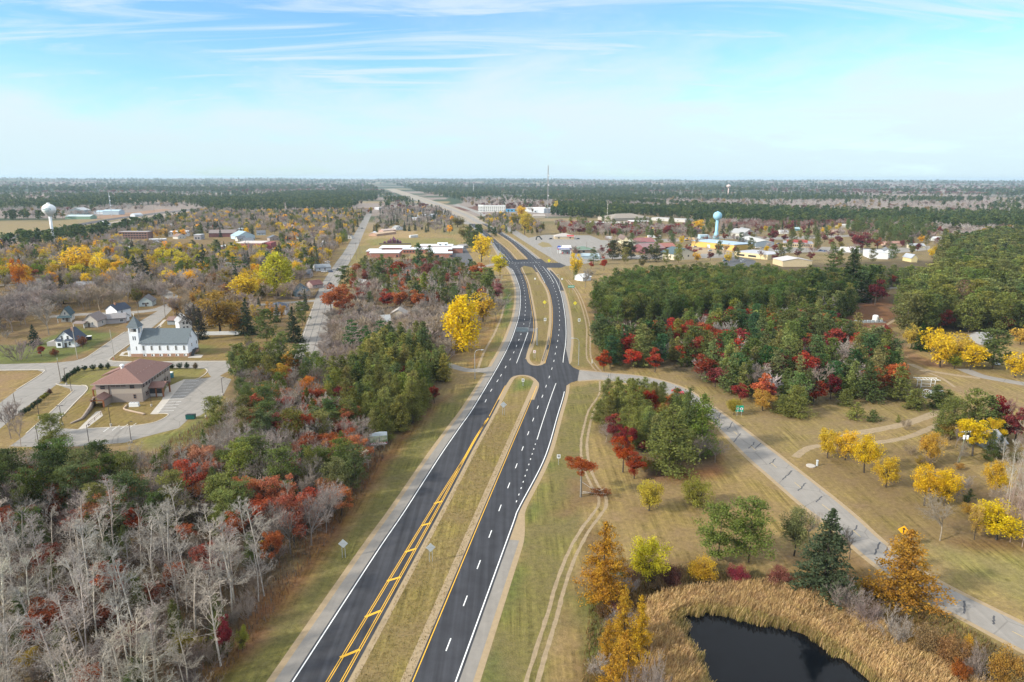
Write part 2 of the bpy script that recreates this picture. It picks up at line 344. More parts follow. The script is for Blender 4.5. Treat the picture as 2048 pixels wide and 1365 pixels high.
# ---------------------------------------------------------------- roads
def roadmat(key, col, var=.12, scale=.35, crack=0.0, streak=0.0):
    m = bpy.data.materials.new(key); m.use_nodes = True; t = m.node_tree; b = t.nodes['Principled BSDF']; b.inputs['Roughness'].default_value = .9; b.inputs['Specular IOR Level'].default_value = .2
    c = nd(t, 'ShaderNodeTexCoord')
    n = nd(t, 'ShaderNodeTexNoise', Scale=scale, Detail=8.0, Roughness=.7); t.links.new(c.outputs['Object'], n.inputs['Vector'])
    mp = nd(t, 'ShaderNodeMapping'); t.links.new(c.outputs['Object'], mp.inputs[0]); mp.inputs['Rotation'].default_value = (0, 0, math.radians(9.4)); mp.inputs['Scale'].default_value = (1, .02, 1)
    n2 = nd(t, 'ShaderNodeTexNoise', Scale=.9, Detail=4.0); t.links.new(mp.outputs[0], n2.inputs['Vector'])
    v = mth(t, 'ADD', mth(t, 'MULTIPLY', ramp(t, n.outputs[0], .3, .7, False), var * 2), 1 - var)
    v = mth(t, 'MULTIPLY', v, mth(t, 'ADD', mth(t, 'MULTIPLY', ramp(t, n2.outputs[0], .35, .65, False), streak * 2), 1 - streak))
    if crack:
        vo = nd(t, 'ShaderNodeTexVoronoi', feature='DISTANCE_TO_EDGE', Scale=.11); t.links.new(c.outputs['Object'], vo.inputs['Vector'])
        v = mth(t, 'MULTIPLY', v, mth(t, 'ADD', mth(t, 'MULTIPLY', ramp(t, vo.outputs['Distance'], .004, .02), crack), 1 - crack))
    hv = nd(t, 'ShaderNodeHueSaturation', Color=(*col, 1)); t.links.new(v, hv.inputs['Value']); t.links.new(hv.outputs[0], b.inputs['Base Color'])
    return m
M_ASPH = roadmat("fresh_asphalt", (.044, .045, .051), .18, .25, 0, .22)
M_CONC = roadmat("grey_pavement", (.255, .235, .210), .10, .3, .22, .06)
M_SHLD = roadmat("old_shoulder", (.235, .215, .190), .10, .5, 0, .05)
M_GRAV = roadmat("sand_shoulder", (.32, .24, .145), .14, 1.2)
M_DIRT = roadmat("dirt_track", (.29, .22, .135), .25, .9)
M_LOT = roadmat("dark_lot", (.10, .10, .105), .15, .2, .2)
M_WALK = roadmat("pale_concrete", (.42, .38, .33), .08, .6)
M_RAIL = roadmat("rail_ballast", (.085, .078, .080), .2, .3)
M_WHITE = mat("white_paint", (.78, .78, .76), .7, .10, 3); M_YEL = mat("yellow_paint", (.72, .40, .035), .7, .10, 3)
M_TAR = mat("tar_seal", (.075, .075, .08), .8)
M_KERB = mat("kerb_concrete", (.45, .40, .33), .9)
def strip(name, A, B, z, m):
    """sheet between two edge polylines (metres)"""
    A, B = np.asarray(A), np.asarray(B); n = max(len(A), len(B))
    if len(A) != len(B): A, B = resample(A, n=n), resample(B, n=n)
    V = np.concatenate([np.c_[A, np.full(n, z)], np.c_[B, np.full(n, z)]]); i = np.arange(n - 1)
    return struct(link(name, newmesh(name, V, [np.stack([i, i + n, i + n + 1, i + 1], 1)], [m])))
def offset(c, d): return c + normals2(c) * d
def ribbon(name, c, w, z, m, jit=0.0):
    c = np.asarray(c); n = normals2(c); j = RNG.normal(0, jit, (len(c), 2)) if jit else np.zeros((len(c), 2))
    return strip(name, c - n * (w / 2 + j[:, :1]), c + n * (w / 2 + j[:, 1:]), z, m)
def ribbons(name, runs, w, z, m):
    """several pieces of one kind of paint as one marking sheet"""
    V = []; Fq = []; k = 0
    for c in runs:
        c = np.asarray(c); n = normals2(c); q = len(c)
        V += [np.c_[c - n * w / 2, np.full(q, z)], np.c_[c + n * w / 2, np.full(q, z)]]; i = np.arange(q - 1) + k
        Fq.append(np.stack([i, i + q, i + q + 1, i + 1], 1)); k += 2 * q
    return struct(link(name, newmesh(name, np.concatenate(V), [np.concatenate(Fq)], [m])))
def area(name, pts, z, m, n=0):
    g = poly(pts)
    if n: g = [tuple(p) for p in spline(g + [g[0]], n)[:-1]]
    bm = bmesh.new(); vs = [bm.verts.new((x, y, z)) for x, y in g]; bm.faces.new(vs); bmesh.ops.triangulate(bm, faces=bm.faces[:])
    me = bpy.data.meshes.new(name); bm.to_mesh(me); bm.free(); me.materials.append(m); return struct(link(name, me))
def line(pts, step=2.0, n=12): return resample(spline(poly(pts), n), step)
def cut(c, y0, y1):
    k = (c[:, 1] >= y0) & (c[:, 1] <= y1); return c[k]
def dashes(c, on, off, start=0.0):
    s = arclen(c); out = []; a = start
    while a + on < s[-1]:
        tt = np.linspace(a, a + on, 3); out.append(np.stack([np.interp(tt, s, c[:, k]) for k in (0, 1)], 1)); a += on + off
    return out
# edges of the two carriageways, near to far (photo pixels)
LW = line([(500, 1496), (585, 1365), (753, 1106), (810, 1022), (882, 910), (922, 852), (949.5, 812), (999.5, 727), (1021, 684), (1031.5, 655), (1038, 632), (1041, 604), (1040, 580), (1034, 560), (1025, 541), (1011, 525), (985, 485), (962, 466), (938, 448)])
LR = line([(613, 1500), (690, 1365), (879, 1020), (911, 960), (951, 885), (979, 836), (1017, 764), (1043, 728), (1062, 690), (1068, 665), (1069, 650), (1066, 625), (1060, 592), (1054, 565), (1044, 542), (1036, 525), (1017, 502), (996, 484), (975, 466), (950, 448)])
RL = line([(769, 1500), (825, 1365), (969, 1020), (1024, 890), (1078.5, 760), (1098, 697), (1103, 665), (1105, 640), (1104, 612), (1100, 590), (1094, 575), (1083, 558), (1074, 542), (1062, 525), (1042, 505), (1020, 484), (993, 466), (963, 448)])
RR = line([(862, 1500), (911, 1365), (1024, 1053), (1037, 1018), (1089, 917), (1114, 835), (1130, 774), (1126, 727), (1131, 688), (1132, 660), (1130, 632), (1126, 606), (1121, 585), (1112, 562), (1100, 545), (1082, 525), (1056, 503), (1031, 484), (1003, 466), (971, 448)])
ya = P(1000, 448)[1]
strip("gravel_shoulder", offset(LW, -4.0), offset(LR, 1.5), .012, M_GRAV)
rw_ = 1.7 + 2.0 * (1 - sstep(RR[:, 1], P(1030, 1090)[1], P(1045, 1010)[1])) + 2.0 * sstep(RR[:, 1], P(1138, 740)[1], P(1136, 720)[1])
strip("gravel_shoulder", offset(RL, -1.9), RR + normals2(RR) * rw_[:, None], .012, M_GRAV)
strip("paved_shoulder", offset(LW, -2.8), LW, .020, M_SHLD)
for ya_, yb_ in ((0, P(1020, 1072)[1]), (P(1125, 728)[1], P(1120, 583)[1]), (P(1080, 520)[1], 2000)):
    c = RR[(RR[:, 1] > ya_) & (RR[:, 1] < yb_)]; strip("paved_shoulder", c, offset(c, 2.6), .020, M_SHLD)
strip("highway", offset(LW, -.45), offset(LR, .35), .032, M_ASPH)
strip("highway", offset(RL, -.4), offset(RR, .5), .032, M_ASPH)
area("highway_junction", [(1000, 745), (1022, 736), (1055, 716), (1060, 727), (1069, 731), (1082, 730), (1095, 690), (1130, 690), (1138, 727), (1146, 735), (1159, 741), (1155, 762), (1142, 766), (1131, 773), (1115, 790), (1074, 774), (1071, 764), (1061, 755), (1039, 752), (1022, 758), (1000, 790), (975, 800)], .040, M_ASPH)
area("highway_junction", [(1006, 522), (1036, 520), (1060, 519), (1082, 518), (1092, 526), (1119, 526), (1132, 532), (1122, 536), (1090, 536), (1085, 545), (1072, 545), (1064, 535), (1048, 532), (1040, 537), (1024, 537), (1010, 530)], .040, M_ASPH)
area("highway_junction", [(940, 462), (1000, 461), (1006, 465), (960, 467), (943, 466)], .040, M_ASPH)
area("paved_shoulder", [(1120, 582), (1128, 582), (1119, 560), (1106, 545), (1100, 540), (1098, 545), (1112, 562)], .044, M_ASPH)
yj0, yj1 = P(1100, 772)[1], P(1100, 728)[1]; yk0, yk1 = P(1050, 537)[1], P(1050, 518)[1]
def runs(c, *spans): return [cut(c, a, b) for a, b in spans if len(cut(c, a, b)) > 2]
far_y = ya
ribbons("white_lane_line", runs(LW, (0, yk0), (yk1, far_y)) + runs(RR, (0, yj0 - 6), (yj1, yk0), (yk1, far_y)), .22, .050, M_WHITE)
# yellow edge on the inner side of the right carriageway; double lines with bars on the left carriageway
yd = P(976, 835)[1]
ribbons("yellow_edge_line", runs(RL, (0, yj0), (yj1, yk0), (yk1, far_y)) + runs(offset(LR, -.35), (yd, yj0), (yj1 + 30, yk0), (yk1, far_y)), .18, .050, M_YEL)
dl = line([(571, 1500), (652, 1365), (862, 1020), (924, 922), (950, 876), (976, 836)]); LRi = offset(LR, -.35)
ribbons("double_yellow_line", [cut(dl, 0, yd), offset(cut(dl, 0, yd), .36), cut(LRi, 0, yd - 1), offset(cut(LRi, 0, yd - 2), -.36)], .15, .050, M_YEL)
bars = []
for (a, b) in (((680, 1316), (720, 1300)), ((730, 1235), (762, 1222)), ((774, 1163), (801, 1155)), ((810, 1105), (832, 1098)), ((843, 1052), (861, 1047)), ((868, 1008), (885, 1003)), ((638, 1420), (678, 1400))):
    A, B = np.array(P(*a)), np.array(P(*b)); bars.append(np.array([A, (A + B) / 2, B]))
ribbons("yellow_bar", bars, .55, .056, M_YEL)
mid_r = (resample(RL, n=400) + resample(RR, n=400)) / 2
lane_r = line([(815, 1500), (868, 1365), (895, 1295), (929, 1207), (956, 1134), (979, 1073), (998, 1022), (1032, 934), (1045, 898), (1056.5, 867), (1067, 838), (1077, 812), (1086, 790), (1093.5, 769), (1100, 750), (1107, 726), (1112, 700), (1117, 672), (1119, 648), (1119, 625), (1117, 605), (1112, 585), (1104, 567), (1094, 552), (1082, 538), (1073, 526), (1050, 503), (1025, 483), (997, 464), (967, 448)])
s_ = arclen(lane_r); k0 = s_[np.argmin(np.abs(lane_r[:, 1] - P(895, 1306)[1]))] % 12.19
lane_l = line([(1000, 755), (1011, 735), (1023, 715), (1034, 690), (1046, 656), (1050, 630), (1051, 605), (1049, 585), (1045, 562), (1036, 540), (1024, 522), (1004, 497), (985, 480), (966, 463), (946, 448)])
lane_l2 = line([(968, 809), (982, 782), (1000, 755)])
ribbons("lane_dashes", dashes(lane_r, 3.2, 8.99, k0) + dashes(lane_l, 3.2, 8.99, 1) + dashes(lane_l2, 3.2, 8.99, 2), .2, .058, M_WHITE)
tl = line([(1112, 767), (1100, 800), (1086, 842), (1074, 880)]); td = line([(1071, 888), (1055, 938), (1043, 975), (1030, 1012)])
ul = line([(1033, 727), (1044, 698), (1056, 665)]); ud = line([(1057, 660), (1061, 640), (1063, 622)])
vl = line([(1068, 531), (1080, 548), (1090, 567)]); wl = line([(1085, 533), (1098, 550), (1108, 567)]); xl = line([(998, 502), (1012, 515), (1020, 525)])
ribbons("turn_lane_line", [tl, ul, vl, wl, xl] + dashes(td, .95, 2.7) + dashes(ud, .95, 2.7), .2, .062, M_WHITE)
cw = line([(1011, 527), (1040, 526.5), (1081, 525.5)], 1.0)
ribbons("crossing_dashes", dashes(cw, 1.4, 1.4), .8, .062, M_WHITE)
# farther road, no longer new
f1 = poly([(930, 449), (900, 430), (868, 416), (833, 402), (803, 390.5), (783, 383), (768, 378), (757, 375)]); f2 = poly([(975, 449), (945, 430), (905, 414), (862, 400.5), (827, 390), (803, 382), (786, 377.5), (768, 375)])
strip("highway_far", resample(spline(f1), n=120), resample(spline(f2), n=120), .014, roadmat("tan_road", (.30, .25, .19), .2, .05))
for a in ([(938, 448), (905, 430), (872, 416), (836, 401.5), (806, 390)], [(963, 448), (930, 430), (890, 414), (850, 400.5), (818, 390)]):
    c = line(a, 6); ribbon("highway_far", c, 11, .03, M_CONC)
# frontage road and forecourts on the right
strip("frontage_road", spline(poly([(905, 410), (946, 424), (977, 440), (1012, 460), (1037, 476), (1062, 492), (1095, 512), (1119, 527)])), spline(poly([(915, 409), (960, 424), (995, 440), (1030, 460), (1060, 478), (1088, 494), (1116, 511), (1136, 530)])), .022, M_CONC)
area("forecourt", [(1062, 489), (1058, 476), (1090, 470), (1180, 471), (1215, 486), (1220, 503), (1208, 519), (1160, 530), (1128, 533), (1110, 515)], .018, M_CONC)
area("street", [(1180, 481), (1350, 478), (1420, 472), (1560, 474), (1700, 470), (1700, 474), (1560, 480), (1420, 478), (1350, 484), (1180, 487)], .020, M_CONC)
area("street", [(1210, 509), (1300, 511), (1470, 506), (1560, 494), (1640, 494), (1770, 498), (1860, 492), (1860, 500), (1770, 509), (1640, 505), (1560, 506), (1480, 515), (1300, 519), (1205, 518)], .024, M_CONC)
area("yard", [(1372, 503), (1385, 485), (1420, 480), (1462, 500), (1470, 512), (1400, 514)], .016, roadmat("sandy_yard", (.34, .26, .17), .18, .2))
area("parking_lot", [(1446, 516), (1478, 514), (1512, 522), (1506, 536), (1448, 532)], .028, M_LOT)
area("island", [(1075, 489), (1085, 484), (1098, 487), (1105, 494), (1085, 495)], .026, mat("dry_grass_isle", (.22, .17, .07), .95, .3, .5))
# county road
cu = [(1159, 741), (1209, 746), (1274, 752), (1324, 762), (1374, 780), (1414, 807), (1461, 840), (1536, 897), (1566, 920), (1686, 1015), (1771, 1091), (1864, 1158), (2048, 1251), (2150, 1300)]
cl_ = [(1155, 762), (1199, 760), (1249, 766), (1299, 776), (1345, 792), (1384, 814), (1427, 845), (1494, 912), (1536, 949), (1606, 1010), (1660, 1050), (1738, 1118), (1842, 1193), (1918, 1232), (2048, 1301), (2150, 1350)]
CU, CLo = resample(spline(poly(cu), 14), n=160), resample(spline(poly(cl_), 14), n=160)
strip("gravel_shoulder", offset(CU, -1.1), offset(CLo, 1.1), .012, M_GRAV)
strip("county_road", CU, CLo, .026, M_CONC)
seals = []
for i in range(12, 155, 6):
    i2 = i + RNG.integers(-2, 3); a = RNG.random() * .35; b_ = a + .35 + RNG.random() * .5
    if RNG.random() < .8: p0 = CU[i2] * (1 - a) + CLo[i2] * a; p1 = CU[i2] * (1 - min(b_, 1)) + CLo[i2] * min(b_, 1); q = np.linspace(p0, p1, 9); q[1:-1] += RNG.normal(0, .12, (7, 2)); seals.append(q)
ribbons("tar_seal", seals, .32, .034, M_TAR)
ctr = (CU + CLo) / 2; ribbons("yellow_centre_dashes", dashes(ctr[8:], 3, 9.2), .14, .036, mat("worn_yellow", (.50, .36, .14), .8))
# driveway left of the highway, dirt tracks
strip("side_road", spline(poly([(1000, 735), (984, 733), (965, 737), (935, 737), (905, 728), (880, 722)])), spline(poly([(985, 752), (970, 747), (955, 745), (930, 744), (903, 737), (875, 730)])), .022, M_SHLD)
for q in ([(1136, 560), (1156, 584), (1170, 616), (1180, 657), (1181, 710), (1191, 730), (1203, 744)], [(1209, 763), (1208, 790), (1189, 820), (1180, 850), (1174, 890), (1179, 930), (1194, 967), (1210, 992), (1212, 1012), (1200, 1032), (1173, 1070), (1148, 1121), (1130, 1172), (1117, 1222), (1102, 1273), (1087, 1323), (1074, 1370), (1050, 1460)]):
    c = line(q, 1.5); ribbon("dirt_track", c, .75, .008, M_DIRT, .05); ribbon("dirt_track", offset(c, 1.75), .7, .008, M_DIRT, .05)
for q, w in (([(1690, 875), (1708, 868), (1780, 855), (1830, 842), (1888, 820)], 3.2), ([(1590, 915), (1606, 903), (1630, 893), (1690, 890), (1760, 885), (1820, 873), (1870, 853), (1900, 840)], 2.2), ([(1820, 728), (1850, 740), (1900, 749), (1960, 757)], 3.0), ([(1660, 655), (1700, 662), (1760, 655), (1790, 640)], 1.6), ([(1010, 600), (1004, 630), (990, 665), (968, 705), (955, 740)], 1.0), ([(1840, 740), (1880, 755), (1910, 775)], 1.2)):
    ribbon("dirt_track", line(q, 1.2), w, .009, M_DIRT, w * .035)
ribbon("lane", line([(1925, 738), (1960, 752), (2000, 760), (2060, 770), (2150, 782)], 3), 5.5, .015, M_CONC)
ribbon("lane", line([(1700, 582), (1770, 577), (1830, 575)], 4), 6, .015, M_CONC)
# town streets on the left
strip("street", spline(poly([(150, 722), (180, 711), (222, 682), (260, 659), (284, 641), (311, 625), (335, 610)])), spline(poly([(217, 724), (219, 719), (261, 687), (305, 655), (329, 635), (345, 618), (360, 603)])), .024, M_CONC)
area("street", [(-120, 730), (0, 729), (112, 726), (150, 722), (219, 719), (226, 722), (290, 724), (370, 722), (457, 722), (462, 740), (440, 752), (430, 765), (410, 738), (336, 736), (290, 736), (222, 733), (160, 737), (125, 762), (106, 775), (52, 815), (0, 858), (-60, 905), (-160, 905), (0, 806), (32, 782), (86, 748), (87, 745), (75, 741), (0, 742), (-120, 744)], .026, M_CONC)
area("parking_lot", [(112, 767), (172, 772), (174, 781), (118, 840), (120, 857), (157, 859), (266, 852), (310, 845), (336, 832), (334, 828), (309, 827), (366, 760), (410, 757), (438, 752), (463, 759), (447, 790), (430, 812), (400, 832), (378, 838), (357, 857), (283, 876), (250, 886), (162, 893), (100, 896), (20, 893), (46, 874), (148, 781), (120, 772)], .030, M_CONC)
pl = []
for k in range(11):
    a = np.array(P(368 - k * 5.4, 763 + k * 6.0)); d = np.array([5.2, .7]); pl.append(np.array([a, a + d / 2, a + d]))
for k in range(4): a = np.array(P(207 + k * 17, 864 - k * 2.5)); b_ = np.array(P(222 + k * 17, 853 - k * 2)); pl.append(np.array([a, (a + b_) / 2, b_]))
ribbons("parking_lines", pl, .14, .038, M_WHITE)
area("footpath", [(362, 762), (371, 760), (315, 829), (300, 829), (324, 800), (332, 775)], .034, M_WALK)
area("footpath", [(155, 860), (172, 858), (206, 832), (202, 822), (192, 824)], .034, M_WALK)
area("footpath", [(238, 712), (244, 705), (264, 700), (264, 704), (250, 706), (246, 711), (262, 710), (262, 713)], .014, M_WALK)
area("footpath", [(375, 716), (385, 709), (407, 710), (402, 716)], .014, M_WALK)
ribbon("footpath", line([(322, 652), (300, 664), (315, 655), (330, 640)], 2), 1.4, .012, M_WALK)
ribbon("street", line([(100, 634), (170, 629), (240, 627), (311, 620), (350, 607)], 3), 8, .022, M_CONC)
ribbon("street", line([(-40, 624), (0, 606), (40, 590), (75, 573), (90, 556)], 3), 12, .020, M_CONC)
ribbon("street", line([(-40, 574), (0, 571), (30, 570)], 3), 6, .018, M_CONC)
SB = line([(608, 740), (626, 680), (645, 615), (655, 580), (672, 547), (687, 523), (702, 500), (717, 470), (730, 444), (738, 428)], 4)
ribbon("street", SB, 12, .022, M_CONC)
ribbons("tar_seal", [cut(offset(SB, d), 250, 700) for d in (-1.6, 1.7)], .22, .03, M_TAR)
ribbon("street", line([(500, 612), (560, 607), (640, 601), (668, 598)], 3), 7, .018, M_CONC)
ribbon("street", line([(360, 603), (300, 568), (260, 545), (200, 520)], 4), 8, .016, M_CONC)
ribbon("street", line([(-30, 528), (120, 524), (260, 520), (420, 512)], 5), 9, .017, M_CONC)
area("parking_lot", [(892, 492), (928, 490), (946, 520), (938, 536), (905, 520)], .02, M_LOT)
area("parking_lot", [(876, 518), (908, 517), (910, 525), (876, 526)], .02, M_LOT)
ribbon("street", line([(690, 535), (760, 528), (860, 530), (930, 538), (1005, 526)], 4), 7, .015, M_CONC)
area("parking_lot", [(524, 505), (545, 497), (553, 512), (525, 520)], .02, M_CONC)
rl = line([(-60, 487), (0, 479), (90, 463), (210, 441), (300, 429), (400, 418)], 8); ribbon("railway_bed", rl, 22, .02, M_RAIL); ribbon("street", offset(rl, 34), 12, .015, roadmat("pale_rail_road", (.30, .24, .19), .2, .05))
area("yard", [(185, 440), (200, 432), (330, 418), (345, 420), (250, 434)], .012, roadmat("reddish_yard", (.26, .16, .10), .3, .03))
# kerbs: real 0.13 m steps
def kerb(name, c, w=.35, h=.13):
    c = np.asarray(c); n = normals2(c); A, B = c - n * w / 2, c + n * w / 2; m = len(c)
    V = np.concatenate([np.c_[A, np.zeros(m)], np.c_[A, np.full(m, h)], np.c_[B, np.full(m, h)], np.c_[B, np.zeros(m)]]); i = np.arange(m - 1)
    Fq = np.concatenate([np.stack([i + k * m, i + k * m + 1, i + (k + 1) * m + 1, i + (k + 1) * m], 1) for k in range(3)])
    return struct(link(name, newmesh(name, V, [Fq], [M_KERB])))
for q in ([(163, 722), (180, 711), (222, 682), (250, 664)], [(455, 723), (290, 724.5), (227, 723), (219, 719.5), (240, 702), (261, 687), (300, 658)], [(163, 771), (172, 772), (174, 781), (150, 806), (118, 840)], [(112, 768), (123, 771.5), (163, 772)], [(148, 781), (100, 826), (52, 868)], [(157, 859), (266, 852), (310, 845), (336, 832), (334, 828), (309, 828)], [(366, 760), (398, 757), (412, 738), (337, 735.5)], [(603, 684), (629, 606)], [(648, 684), (663, 616)], [(0, 741), (75, 740), (87, 745), (32, 781)]):
    kerb("kerb", resample(spline(poly(q), 8), 1.5))
med = [(1064, 800), (1074, 772), (1070, 762), (1061, 755), (1050, 752), (1039, 752), (1027, 756), (1018, 768), (1000, 800)]
ribbon("median_edge", resample(spline(poly(med), 8), 1.0), 1.5, .046, M_GRAV)
ribbon("median_edge", resample(spline(poly([(1063, 688), (1056, 712), (1058, 723), (1064, 729), (1071, 731), (1080, 730), (1087, 724), (1095, 700)]), 8), 1.0), 1.5, .046, M_GRAV)

# ---------------------------------------------------------------- pond
wm = bpy.data.materials.new("pond_water"); wm.use_nodes = True; t = wm.node_tree; b = t.nodes['Principled BSDF']
b.inputs['Base Color'].default_value = (.003, .004, .006, 1); b.inputs['Roughness'].default_value = .08; b.inputs['IOR'].default_value = 1.33; b.inputs['Specular IOR Level'].default_value = .24
n = nd(t, 'ShaderNodeTexNoise', Scale=.8, Detail=3.0); c = nd(t, 'ShaderNodeTexCoord'); t.links.new(c.outputs['Object'], n.inputs['Vector']); bp = nd(t, 'ShaderNodeBump', Strength=.05, Distance=.1); t.links.new(n.outputs[0], bp.inputs['Height']); t.links.new(bp.outputs[0], b.inputs['Normal'])
POND = [(1345, 1247), (1365, 1235), (1400, 1226), (1450, 1228), (1500, 1238), (1560, 1253), (1620, 1275), (1660, 1300), (1700, 1330), (1740, 1365), (1800, 1430), (1820, 1500), (1420, 1500), (1425, 1400), (1412, 1350), (1388, 1300), (1362, 1268)]
area("pond", POND, .03, wm, 5)
# ---------------------------------------------------------------- buildings
M_GLASS = mat("window_glass", (.03, .035, .042), .12, .3, .4, spec=.5); M_FRAME = mat("white_trim", (.74, .74, .72), .6, .05)
M_WALLW = mat("white_siding", (.74, .76, .78), .7, .05, .8); M_DOOR = mat("door_paint", (.12, .09, .07), .6); M_CHIM = mat("chimney_brick", (.33, .17, .11), .9)
def paint(c, rough=.8, var=.08, sc=.7): return mat("paint_%02x%02x%02x" % tuple(int(min(.99, x) * 255) for x in c), c, rough, var, sc)
def shingle(c): return mat("shingle_%02x%02x%02x" % tuple(int(min(.99, x) * 255) for x in c), c, .9, .22, 2.5)
def place(fl, fr):
    (x0, y0), (x1, y1) = P(*fl), P(*fr); return ((x0 + x1) / 2, (y0 + y1) / 2, 0), math.atan2(y1 - y0, x1 - x0), math.hypot(x1 - x0, y1 - y0)
def window(par, face, a, z, w, h, ext, simple=False, frame=None, sill=True):
    """window on a wall: face f/b/r/l, a along the wall, z centre height, ext the wall's coordinate"""
    fm = frame or M_FRAME
    def bx(m, a0, a1, z0, z1, p0, p1):
        if face == 'f': m.box(a0, a1, ext - p1, ext - p0, z0, z1)
        elif face == 'b': m.box(a0, a1, ext + p0, ext + p1, z0, z1)
        elif face == 'r': m.box(ext + p0, ext + p1, a0, a1, z0, z1)
        else: m.box(ext - p1, ext - p0, a0, a1, z0, z1)
        return m
    if simple: return bx(MB(), a - w / 2, a + w / 2, z - h / 2, z + h / 2, -.05, .04).build("window", M_GLASS, par)
    t_ = .1; m = MB()
    bx(m, a - w / 2 - t_, a - w / 2, z - h / 2 - t_, z + h / 2 + t_, -.03, .06); bx(m, a + w / 2, a + w / 2 + t_, z - h / 2 - t_, z + h / 2 + t_, -.03, .06)
    bx(m, a - w / 2, a + w / 2, z + h / 2, z + h / 2 + t_, -.03, .06); bx(m, a - w / 2, a + w / 2, z - h / 2 - t_, z - h / 2, -.03, .06); bx(m, a - w / 2, a + w / 2, z - .03, z + .03, -.03, .05)
    o = m.build("window", fm, par); bx(MB(), a - w / 2, a + w / 2, z - h / 2, z + h / 2, -.04, .02).build("pane", M_GLASS, o)
    if sill: bx(MB(), a - w / 2 - .18, a + w / 2 + .18, z - h / 2 - t_ - .07, z - h / 2 - t_ - .002, -.02, .12).build("sill", fm, o)
    return o
def house(name, label, cat, fl, fr, d, hw, hr, ridge, wc, rc, wins=(), side=2, door=None, chim=None, over=.5, group=None, simple=False, roofmat=None, w=None, dz=0, porch=None, found=None, hip=False):
    loc, yaw, w0 = place(fl, fr); w = w or w0
    r = T(name, label, cat, loc, yaw, group); wm = paint(wc) if isinstance(wc, tuple) else wc; rm = roofmat or shingle(rc)
    if hip:
        MB().box(-w / 2, w / 2, 0, d, 0, hw).build("wall", wm, r); q = max(0, abs(w - d) / 2)
        rf = MB().box(-w / 2 - over, w / 2 + over, -over, d + over, hw + .002, hw + .2).build("fascia", M_FRAME, r)
        MB().pyr(-w / 2 - over, w / 2 + over, -over, d + over, hw + .203, hw + hr, q if w > d else 0, q if d > w else 0).build("roof", rm, r)
    elif ridge == 'x':     # ridge parallel to the front
        MB().prism([(0, 0), (d, 0), (d, hw), (d / 2, hw + hr), (0, hw)], -w / 2, w / 2, 'x').build("wall", wm, r)
        k = hr / (d / 2); t_ = .22
        MB().prism([(-over, hw - over * k + .02), (d / 2, hw + hr + .02), (d + over, hw - over * k + .02), (d + over, hw - over * k + t_), (d / 2, hw + hr + t_ + .05), (-over, hw - over * k + t_)], -w / 2 - over * .7, w / 2 + over * .7, 'x').build("roof", rm, r)
    else:                  # gable faces front
        MB().prism([(-w / 2, 0), (w / 2, 0), (w / 2, hw), (0, hw + hr), (-w / 2, hw)], 0, d, 'y').build("wall", wm, r)
        k = hr / (w / 2); t_ = .22
        MB().prism([(-w / 2 - over, hw - over * k + .02), (0, hw + hr + .02), (w / 2 + over, hw - over * k + .02), (w / 2 + over, hw - over * k + t_), (0, hw + hr + t_ + .05), (-w / 2 - over, hw - over * k + t_)], -over * .7, d + over * .7, 'y').build("roof", rm, r)
    for (a, z, ww, hh) in wins: window(r, 'f', a * w / 2, z, ww, hh, 0, simple)
    sf = 'r' if loc[0] < 0 else 'l'; ex = w / 2 if sf == 'r' else -w / 2
    for k in range(side): window(r, sf, d * (k + .5) / side, min(hw - 1.1, 1.7), 1.0, 1.3, ex, simple)
    if hw > 4.4:
        for k in range(side): window(r, sf, d * (k + .5) / side, hw - 1.1, 1.0, 1.3, ex, simple)
    if door is not None: MB().box(door * w / 2 - .5, door * w / 2 + .5, -.06, .05, .15, 2.2).build("door", M_DOOR, r)
    if chim: MB().box(chim[0] - .4, chim[0] + .4, chim[1] - .4, chim[1] + .4, hw * .5, hw + hr + 1.0).build("chimney", M_CHIM, r)
    if found: MB().box(-w / 2 - .05, w / 2 + .05, -.05, d + .05, 0, found).build("foundation", paint((.33, .31, .29)), r)
    if porch:   # (x0, x1, depth, height) flat porch with posts
        a, b_, e, h = porch
        MB().prism([(-e - .3, h), (0, h + .8), (0, h + .95), (-e - .3, h + .18)], a - .2, b_ + .2, 'x').build("porch_roof", rm, r)
        for q in (a + .1, b_ - .1): MB().box(q - .09, q + .09, -e, -e + .18, 0, h - .01).build("porch_post", M_FRAME, r)
    return r
def flat(name, label, cat, fl, fr, d, h, wc, rc, wins=(), side=3, sidewin=True, para=.35, door=None, w=None, group=None, trim=None):
    loc, yaw, w0 = place(fl, fr); w = w or w0
    r = T(name, label, cat, loc, yaw, group); wm = paint(wc) if isinstance(wc, tuple) else wc
    MB().box(-w / 2, w / 2, 0, d, 0, h).build("wall", wm, r)
    MB().box(-w / 2 - .12, w / 2 + .12, -.12, d + .12, h + .003, h + para).build("roof", paint(rc, .8, .12, .3), r)
    for (a, z, ww, hh) in wins: window(r, 'f', a * w / 2, z, ww, hh, 0, True)
    sf = 'r' if loc[0] < 0 else 'l'; ex = w / 2 if sf == 'r' else -w / 2
    if sidewin:
        for k in range(side): window(r, sf, d * (k + .5) / side, min(h - 1.2, 1.9), 1.6, 1.4, ex, True)
    if door is not None: MB().box(door * w / 2 - .9, door * w / 2 + .9, -.06, .05, .05, 2.4).build("door", M_DOOR, r)
    if trim: MB().box(-w / 2 - .2, w / 2 + .2, -.2, d + .2, h - .5, h).build("trim", paint(trim), r)
    return r
